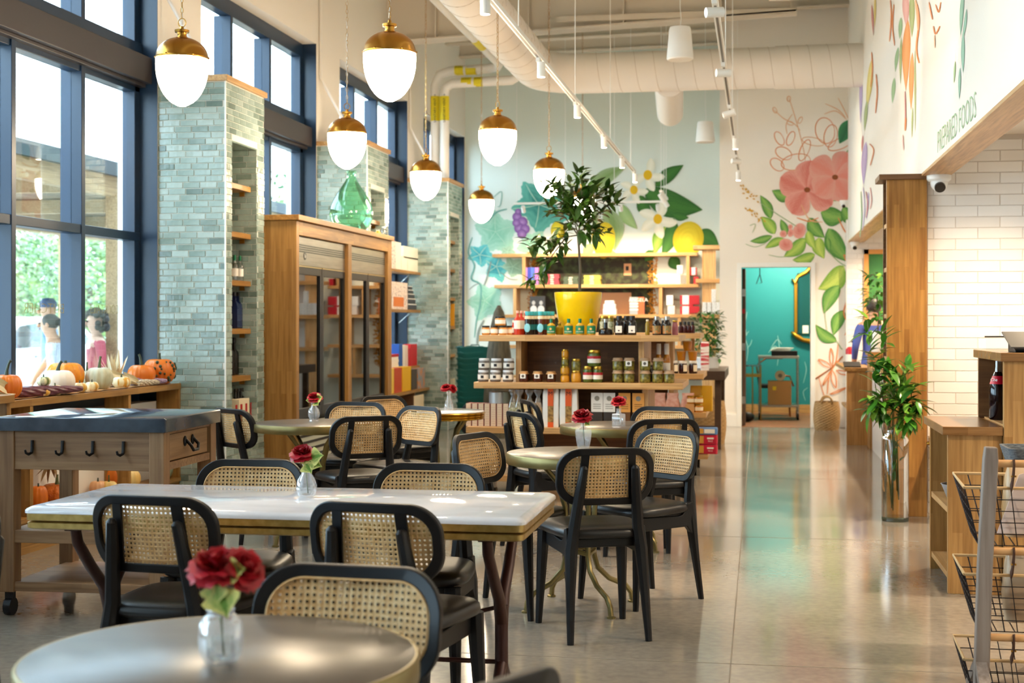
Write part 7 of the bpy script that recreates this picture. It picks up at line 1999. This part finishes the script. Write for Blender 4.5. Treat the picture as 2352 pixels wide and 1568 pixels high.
t = thing('folded_paper', 'pink white paper sheet standing in the top wire basket', 'paper', (.83 + .10, 5.42 + .11, .885 - .27))
obj('sheet', MB().prism([(-.06, 0), (.12, 0), (.2, .27), (.02, .22)], 1, -.002, .002), solid('sheet_blush', '#e8d6cf', .6), t)
# bow of woven grey on the rack top
t = thing('woven_tray', 'grey woven tray behind the wooden rack', 'tray', (1.16, 6.0, .80))
obj('tray_body', loft([rr2(.16, .1, .03, 0), rr2(.19, .13, .03, .10), rr2(.18, .12, .03, .10), rr2(.15, .09, .03, .012)]), mat('woven_grey', '#6f7478', .7, col2='#3f4448', scale=50, stretch=(1, 1, 6)), t)
obj('stand', MB().box(-.1, .1, -.06, .06, -.80, 0), M_hon, t)

# ---------------------------------------------------------------- second service opening
fc = thing('service_counter', 'oak counter end at the far side of the aisle, tablet on it', 'counter')
obj('end_panel', MB().box(.975, 1.255, 16.62, 16.66, 0, .845), M_hon, fc, bevel=.002)
obj('side_panel', MB().box(1.22, 1.255, 16.66, 18.6, 0, .845), M_doak, fc); obj('side_shelf', MB().box(.985, 1.22, 16.66, 17.8, .40, .43), M_loaky, fc)
obj('counter_top', MB().box(.955, 1.265, 16.59, 18.6, .845, .885), M_oaky, fc, bevel=.003)
obj('raised_tier', MB().box(1.20, 1.75, 16.2, 16.58, 0, 1.03), M_hon, fc); obj('tier_top', MB().box(1.18, 1.77, 16.17, 16.6, 1.03, 1.07), M_oakx, fc, bevel=.003)
tb = thing('tablet_stand', 'small black tablet on the far counter', 'tablet', (1.02, 16.8, .886))
obj('screen', MB().prism([(-.12, 0), (.1, .05), (.1, .06), (-.122, .012)], 0, -.07, .12), M_black, tb); obj('base', MB().box(-.03, .08, -.02, .08, 0, .03), M_black, tb)
sc_ = thing('service_island', 'white tiled serving counter with an oak top behind the end panel', 'counter')
obj('tiled_front', MB().box(1.22, 1.75, 11.4, 16.1, 0, .87), M_wt[1], sc_); obj('island_top', MB().box(1.19, 1.78, 11.37, 16.13, .87, .91), M_loaky, sc_)
fe = thing('fire_extinguisher', 'red fire extinguisher with white label by the mural corner', 'extinguisher', (onY(1953, YD - .09), YD - .10, zat(842, 1.05, YD)))
hh = (842 - 795) * 18.9 / F
obj('cylinder', MB().lathe([(0, 0), (.058, 0), (.062, .01), (.062, hh * .85), (.045, hh * .97), (.02, hh)], 24), M_red, fe, smooth=2)
obj('label', MB().lathe([(.063, hh * .25), (.063, hh * .62)], 24, cap=False), M_paper, fe, smooth=2)
obj('valve', MB().tube([(0, 0, hh), (0, 0, hh + .04), (.03, -.02, hh + .07)], .012, 8), M_dark, fe, smooth=2); obj('lever', MB().tube([(-.03, -.02, hh + .05), (.05, -.03, hh + .085)], .008, 6), M_chrome, fe)
pf = thing('framed_picture', 'green picture in an orange wooden frame at the far kitchen wall', 'picture', (0, YD - .13, 0))
x0, z1 = XZ(1984, 573, YD - .13); x1, z0 = XZ(2075, 806, YD - .13)
obj('frame', MB().box(x0, x0 + .06, -.03, 0, z0, z1).box(x1 - .06, x1, -.03, 0, z0, z1).box(x0, x1, -.03, 0, z1 - .06, z1).box(x0, x1, -.03, 0, z0, z0 + .06), solid('frame_orange', '#d9964c', .5), pf)
obj('canvas', MB().box(x0 + .05, x1 - .05, -.012, -.002, z0 + .05, z1 - .05), mat('canvas_green', '#3f7f3a', .7, col2='#2e6a34', scale=4), pf)
bp_ = thing('bay_plant', 'leafy bay plant in a white pot on the raised oak tier', 'plant', (onY(2016, 16.4), 16.4, 1.071))
obj('pot', MB().lathe([(0, 0), (.07, 0), (.085, .22), (.08, .23), (0, .2)], 24), M_white, bp_, smooth=2)
obj('trunk', MB().tube([(0, 0, .2), (.01, 0, .4), (-.01, 0, .62)], .008, 6), M_bark, bp_)
rnd = random.Random(8)
for k in range(110):
    o = link(bpy.data.objects.new('leaf', lm2[rnd.choices((0, 1, 2), (5, 4, 2))[0]]), bp_); o.rotation_mode = 'QUATERNION'
    a = rnd.uniform(0, 2 * PI); zz = rnd.uniform(.34, .88); r_ = .16 * math.sqrt(rnd.random()) * (1 - abs(zz - .62))
    o.location = (r_ * math.cos(a), r_ * math.sin(a), zz); o.rotation_quaternion = Vector((math.cos(a), math.sin(a), rnd.gauss(.1, .5))).to_track_quat('Y', 'Z'); s_ = rnd.uniform(.9, 1.5); o.scale = (s_, s_, s_)

# ---------------------------------------------------------------- teal room
def TZt(px, py, Y): return XZ(px, py, Y)
cyY = 20.75
x0, ztop = XZ(1741, 817, cyY); x1, _ = XZ(1836, 817, cyY); _, zlo = XZ(1780, 930, cyY)
ct = thing('utility_cart', 'steel utility cart in the teal room behind the door', 'cart')
obj('tray', MB().box(x0, x1, cyY, cyY + .55, ztop - .035, ztop), M_steel, ct, bevel=.003); obj('tray', MB().box(x0, x1, cyY, cyY + .55, zlo - .03, zlo), M_steel, ct, bevel=.003)
for x in (x0 + .02, x1 - .02):
    for y in (cyY + .02, cyY + .53):
        obj('leg', MB().tube([(x, y, .11), (x, y, ztop)], .014, 8), M_steel, ct, smooth=2)
        w_ = obj('caster', MB().box(x - .015, x + .015, y - .02, y + .02, .07, .12), M_chrome, ct); obj('wheel', MB().tube([(x - .014, y, .05), (x + .014, y, .05)], .05, 18), M_black, w_, smooth=2)
box_item('cardboard_box', onY(1764, cyY), onY(1818, cyY), cyY + .05, cyY + .4, zlo + .001, zat(876, .7, cyY), 'brown cardboard box on the lower cart tray', None, solid('cardboard', '#b3824e', .8), 'box', [('f', .2, .35, .62, .78, solid('tape_yellow', '#e6c21f', .6))])
tr_ = thing('tape_roll', 'roll of clear tape standing on the cardboard box', 'tape', (onY(1792, cyY + .1), cyY + .15, zat(876, .7, cyY) + .002))
obj('roll', MB().tube([(0, -.03, .075), (0, .03, .075)], .074, 28), solid('tape_beige', '#b5a489', .4), tr_, smooth=2); obj('core', MB().tube([(0, -.032, .075), (0, .032, .075)], .03, 20), solid('tape_core', '#5a554c', .6), tr_)
box_item('laptop_bag', onY(1772, cyY), onY(1832, cyY), cyY + .04, cyY + .35, ztop + .001, ztop + .07, 'flat black case on the top cart tray', None, M_black, 'case')
t = thing('paper_pile', 'loose white papers on the black case', 'paper', (onY(1795, cyY + .2), cyY + .2, ztop + .0715))
for k in range(4): o = obj('sheet', MB().box(-.16 + .02 * k, .12 + .01 * k, -.1, .1, .012 * k, .012 * k + .008), M_paper, t); o.rotation_euler.z = .1 * k
# gold side table and copper chairs
x0g, zg = XZ(1712, 838, 20.6); x1g, _ = XZ(1749, 838, 20.6)
gt = thing('gold_side_table', 'thin gold framed side table left in the teal room', 'table')
obj('table_top', MB().box(x0g, x1g, 20.6, 20.95, zg - .02, zg), glass('teal_glass_top', (.3, .6, .6), .3), gt); obj('shelf', MB().box(x0g, x1g, 20.6, 20.95, zg - .17, zg - .13), solid('gold_paint', '#b89447', .35, metal=.8), gt)
for x in (x0g + .1, x1g - .01):
    for y in (20.61, 20.94): obj('leg', MB().tube([(x, y, 0), (x, y, zg)], .009, 6), solid('gold_paint', '#b89447', .35, metal=.8), gt)
cc = thing('copper_chair', 'copper tube chair behind the utility cart', 'chair', (onY(1775, 21.6), 21.6, 0))
M_cop = solid('copper', '#a8643c', .25, metal=1)
obj('back_tube', MB().tube([(-.2, .1, .45), (-.24, .16, .75), (-.1, .2, .86), (.15, .2, .86)], .014, 8), M_cop, cc, smooth=True); obj('arm_tube', MB().tube([(.05, -.1, .62), (.25, -.1, .6), (.3, -.1, .45)], .014, 8), M_cop, cc, smooth=True)
obj('seat', MB().box(-.2, .25, -.15, .2, .42, .48), M_black, cc, bevel=.02)
for sx in (-.18, .23):
    for sy in (-.12, .18): obj('leg', MB().tube([(sx, sy, .43), (sx * 1.1, sy * 1.1, 0)], .012, 6), M_cop, cc)
dkb = thing('dark_bag', 'dark folded bag on the floor of the teal room', 'bag', (onY(1716, 20.2), 20.2, .005)); obj('pouch', MB().ball((0, 0, .07), .1, 14, 10, (1, .6, .7)), M_black, dkb, smooth=True)
M_gilt = solid('gilt', '#b98a2e', .35, metal=.9)
mr = thing('gilt_mirror', 'large gilt framed mirror in the teal room', 'mirror', (0, YT - .03, 0))
xm, zm0 = XZ(1828, 765, YT); _, zm1 = XZ(1828, 650, YT); xr_ = xm + .75
obj('mirror_glass', MB().box(xm + .02, xr_ - .02, -.005, 0, zm0, zm1 + .15), solid('mirror_teal', '#24646a', .05, metal=.9), mr)
obj('frame_side', MB().box(xm - .03, xm + .025, -.04, 0, zm0, zm1), M_gilt, mr, bevel=.01); obj('frame_side', MB().box(xr_ - .025, xr_ + .03, -.04, 0, zm0, zm1), M_gilt, mr, bevel=.01)
obj('scroll', MB().tube([(xm - .06, -.02, zm1 + .06), (xm - .01, -.03, zm1 + .0), (xm + .03, -.02, zm1 + .1), (xm + .15, -.02, zm1 + .16), (xm + .32, -.02, zm1 + .33)], [.02, .035, .03, .035, .03], 8), M_gilt, mr, smooth=True)
obj('scroll', MB().tube([(xm - .07, -.02, zm0 + .02), (xm, -.03, zm0 - .04), (xm + .1, -.02, zm0 - .1), (xm + .2, -.02, zm0 - .12), (xm + .34, -.02, zm0 - .2)], [.02, .04, .035, .04, .03], 8), M_gilt, mr, smooth=True)
for k in range(2): obj('switch_plate', MB().box(xm + .1 + k * .12, xm + .19 + k * .12, -.006, -.004, zm0 + .0, zm0 + .12), M_paper, mr)
hl = thing('hanging_loop', 'black cord loop hanging in the teal room', 'cord', (0, 0, 0)); x, z = XZ(1742, 652, 21.2)
obj('cord', MB().tube([(x + .02, 21.2, 2.88), (x + .02, 21.2, z + .14), (x - .03, 21.2, z), (x + .05, 21.2, z + .02), (x + .02, 21.2, z + .14)], .007, 6), M_black, hl)
WLN = mat('chalk_line', '#9ccdd2', .8)
for pts in (((1715, 830), (1718, 800), (1712, 775), (1720, 760)), ((1716, 800), (1724, 790), (1727, 780)), ((1785, 840), (1790, 800), (1786, 770)), ((1770, 800), (1785, 780), (1795, 790)), ((1765, 810), (1778, 795), (1788, 800)), ((1845, 880), (1852, 850), (1848, 830)), ((1715, 770), (1712, 745), (1716, 715)), ((1850, 920), (1845, 900), (1855, 890))): mstroke('T', pts, 1.5, WLN)
pl_ = thing('ceiling_lamp', 'round gilt ceiling lamp in the teal room', 'lamp', (.55, 21.3, 2.896)); obj('ring', MB().lathe([(.19, -.03), (.22, -.05), (.25, -.03), (.22, 0), (.19, -.03)], 32, cap=False), M_gilt, pl_, smooth=True)
obj('diffuser', MB().lathe([(0, -.035), (.19, -.03), (.19, -.004), (0, -.004)], 28), mat('lamp_diffuser', '#ffffff', .5, emit=6, ecol=(1, .85, .62)), pl_)
l = bpy.data.lights.new('room_lamp', 'POINT'); l.energy = 75 * LAMP; l.color = WARM2; l.shadow_soft_size = .12; o = link(bpy.data.objects.new('room_lamp', l), pl_); o.location = (0, 0, -.12)
# kitchen downlights
for k, (x, y) in enumerate(((1.85, 9.6), (1.85, 7.6), (2.3, 5.6), (1.9, 12.4), (1.9, 14.4), (1.9, 16.8), (1.8, 18.3), (2.3, 3.0))):
    t = thing('downlight', 'recessed round downlight in the kitchen ceiling', 'lamp', (x, y, 2.748), 0, 'kitchen downlights')
    obj('trim_ring', MB().lathe([(.05, -.002), (.07, -.004), (.07, 0)], 24, cap=False), M_white, t); obj('lens', MB().lathe([(0, -.001), (.05, -.002)], 24), M_lens, t)
    spot(t, (0, 0, -.02), (-.35, .15, -2), 95, 120, WARM2, .05, .8, 'downlight_spot')

# ---------------------------------------------------------------- people
M_skin = mat('skin', '#c99a7c', .5); M_skin2 = mat('skin_fair', '#d9b099', .5)
def person(label, x, y, rz, Hh, shirt, pants, skin, hair, hstyle, sleeve=.66, arms=((.12, .03), (.12, .03)), lean=0, neck=.80, z=-.02):
    t = thing('person', label, 'person', (x, y, z), rz)
    me = bpy.data.meshes.new('body')
    V = [(0, 0, .52), (0, .005, .60), (0, .01 + lean * .4, .71), (0, lean * .7, .79), (0, .0 + lean, .835), (0, .012 + lean * 1.25, .885), (0, .016 + lean * 1.3, .925), (0, .005 + lean * 1.3, .965)]
    R = [(.085, .06), (.078, .055), (.088, .06), (.06, .045), (.029, .03), (.042, .048), (.048, .058), (.04, .048)]
    E_ = [(i, i + 1) for i in range(7)]
    def ad(p, r, par):
        V.append(p); R.append(r if isinstance(r, tuple) else (r, r)); E_.append((par, len(V) - 1)); return len(V) - 1
    for s_, (ex, fy) in zip((-1, 1), arms):
        sh = ad((s_ * .10, lean * .7, .785), .038, 3)
        el = ad((s_ * (.11 + ex * .2), -.01 + lean * .6, .64), .028, sh)
        wr = ad((s_ * (.10 + ex * .2), fy + .05 + lean * .5, .51), .018, el)
        pa = ad((s_ * (.10 + ex * .2), fy + .07 + lean * .5, .475), .016, wr)
        for k in range(4):
            a = ad((s_ * (.10 + ex * .2) + (k - 1.5) * .009, fy + .075 + lean * .5, .45), .0055, pa); ad((s_ * (.10 + ex * .2) + (k - 1.5) * .0095, fy + .085 + lean * .5, .432 + abs(k - 1.3) * .003), .005, a)
        th = ad((s_ * (.10 + ex * .2) - s_ * .018, fy + .082 + lean * .5, .468), .006, pa); ad((s_ * (.10 + ex * .2) - s_ * .022, fy + .092 + lean * .5, .45), .005, th)
        hp = ad((s_ * .05, 0, .47), .056, 0); kn = ad((s_ * .055, .008, .28), .038, hp); an = ad((s_ * .055, -.008, .05), .024, kn); ad((s_ * .062, .07, .02), (.026, .018), an)
    me.from_pydata([tuple(c * Hh for c in p) for p in V], E_, [])
    o = bpy.data.objects.new('b', me); COL.objects.link(o)
    o.modifiers.new('s', 'SKIN')
    for i, r in enumerate(R): me.skin_vertices[0].data[i].radius = (r[0] * Hh, r[1] * Hh); me.skin_vertices[0].data[i].use_root = (i == 0)
    o.modifiers.new('d', 'SUBSURF').levels = 2
    bpy.context.view_layer.update()
    m2 = bpy.data.meshes.new_from_object(o.evaluated_get(bpy.context.evaluated_depsgraph_get()))
    bpy.data.objects.remove(o)
    m2.materials.clear()
    for mm in (skin, shirt, pants, M_black): m2.materials.append(mm)
    for p in m2.polygons:
        c = p.center / Hh
        arm = abs(c.x) > .088 and c.z < .80 and c.z > .40
        if c.z < .04: k = 3
        elif arm: k = 1 if c.z > sleeve else 0
        elif c.z > neck + (.0 if abs(c.x) > .05 else 0): k = 0
        elif c.z > .505: k = 1
        else: k = 2
        p.material_index = k
        p.use_smooth = True
    m2.name = 'body'
    link(bpy.data.objects.new('body', m2), t)
    hy, hz = .014 + lean * 1.3, .92
    fa = MB(); fa.ball((0, (hy + .058) * Hh, .908 * Hh), .010 * Hh, 8, 6, (.8, 1.2, 1.4))
    for s_ in (-1, 1): fa.ball((s_ * .05 * Hh, (hy - .005) * Hh, .91 * Hh), .016 * Hh, 8, 6, (.4, .8, 1.1))
    obj('nose_and_ears', fa, skin, t, smooth=True)
    ey = MB()
    for s_ in (-1, 1): ey.ball((s_ * .02 * Hh, (hy + .05) * Hh, .922 * Hh), .006 * Hh, 8, 6)
    obj('eye', ey, M_dark, t, smooth=True)
    mo = MB().ball((0, (hy + .052) * Hh, .886 * Hh), .012 * Hh, 8, 6, (1.2, .4, .4)); obj('mouth', mo, solid('lips', '#9a5a50', .5), t, smooth=True)
    hb = MB()
    if hstyle == 'cap':
        n = 20
        hb.lathe([(.052 * Hh, 0), (.055 * Hh, .012 * Hh), (.052 * Hh, .035 * Hh), (.035 * Hh, .056 * Hh), (0, .062 * Hh)], n, (0, hy * Hh, .935 * Hh))
        v = [(.045 * Hh * math.sin(a), (hy - .05 - .05 * math.cos(a)) * Hh, (.93 - .03 * math.cos(a)) * Hh) for a in [-1.3 + 2.6 * k / 8 for k in range(9)]]
        hb.add(v + [(.03 * Hh, (hy - .04) * Hh, .94 * Hh), (-.03 * Hh, (hy - .04) * Hh, .94 * Hh)], [tuple(range(11))])
        obj('backward_cap', hb, hair, t, smooth=2)
    elif hstyle == 'curly':
        rnd = random.Random(4)
        for k in range(90):
            a = rnd.uniform(0, 2 * PI); ph = rnd.uniform(0, 2.3)
            p = Vector((math.sin(ph) * math.cos(a), math.sin(ph) * math.sin(a), math.cos(ph)))
            if p.y > .35 and p.z < .45: continue
            hb.ball((p.x * .075 * Hh, hy * Hh + p.y * .07 * Hh - .012 * Hh, .915 * Hh + p.z * .075 * Hh), rnd.uniform(.016, .026) * Hh, 7, 5)
        obj('hair', hb, hair, t, smooth=True)
    else:
        hb.ball((0, (hy - .016) * Hh, .932 * Hh), .06 * Hh, 18, 12, (.92, .95, .85))
        if hstyle == 'tail': hb.tube([(0, (hy - .06) * Hh, .94 * Hh), (0, (hy - .10) * Hh, .91 * Hh), (0, (hy - .10) * Hh, .82 * Hh), (.01 * Hh, (hy - .09) * Hh, .76 * Hh)], [.02 * Hh, .03 * Hh, .025 * Hh, .008 * Hh], 8)
        obj('hair', hb, hair, t, smooth=True)
    return t
M_hair = mat('dark_hair', '#2c2826', .6, col2='#3d3632', scale=60)
x, y = W(116, 15.3); person('man in a pale blue polo and backward blue cap outside the window', x, y, math.radians(118), 1.69, solid('polo_blue', '#8fb4e0', .7), solid('shorts_khaki', '#8d9a84', .8), M_skin, solid('cap_blue', '#27406b', .7), 'cap', .64)
x, y = W(137, 13.9); person('woman in a white striped shirt with dark ponytail outside the window', x, y, math.radians(104), 1.53, mat('striped_shirt', '#e6e9f0', .7, col2='#b9c2d6', scale=60, stretch=(1, 1, .05)), solid('trousers_blue', '#3d4a60', .8), M_skin, M_hair, 'tail', .62, lean=.045)
x, y = W(222, 14.3); person('woman with curly dark hair in a red top outside the window', x, y, math.radians(128), 1.55, solid('top_red', '#b53a52', .7), solid('skirt_rust', '#a8553a', .8), M_skin2, M_hair, 'curly', .56, neck=.755)
x, y = W(2007, 17.5); person('person in a blue shirt working behind the far counter, back turned', x, y, math.radians(10), 1.72, solid('shirt_indigo', '#4a5aa8', .7), solid('apron_dark', '#2c3350', .8), M_skin, M_hair, 'short', .55, z=0)
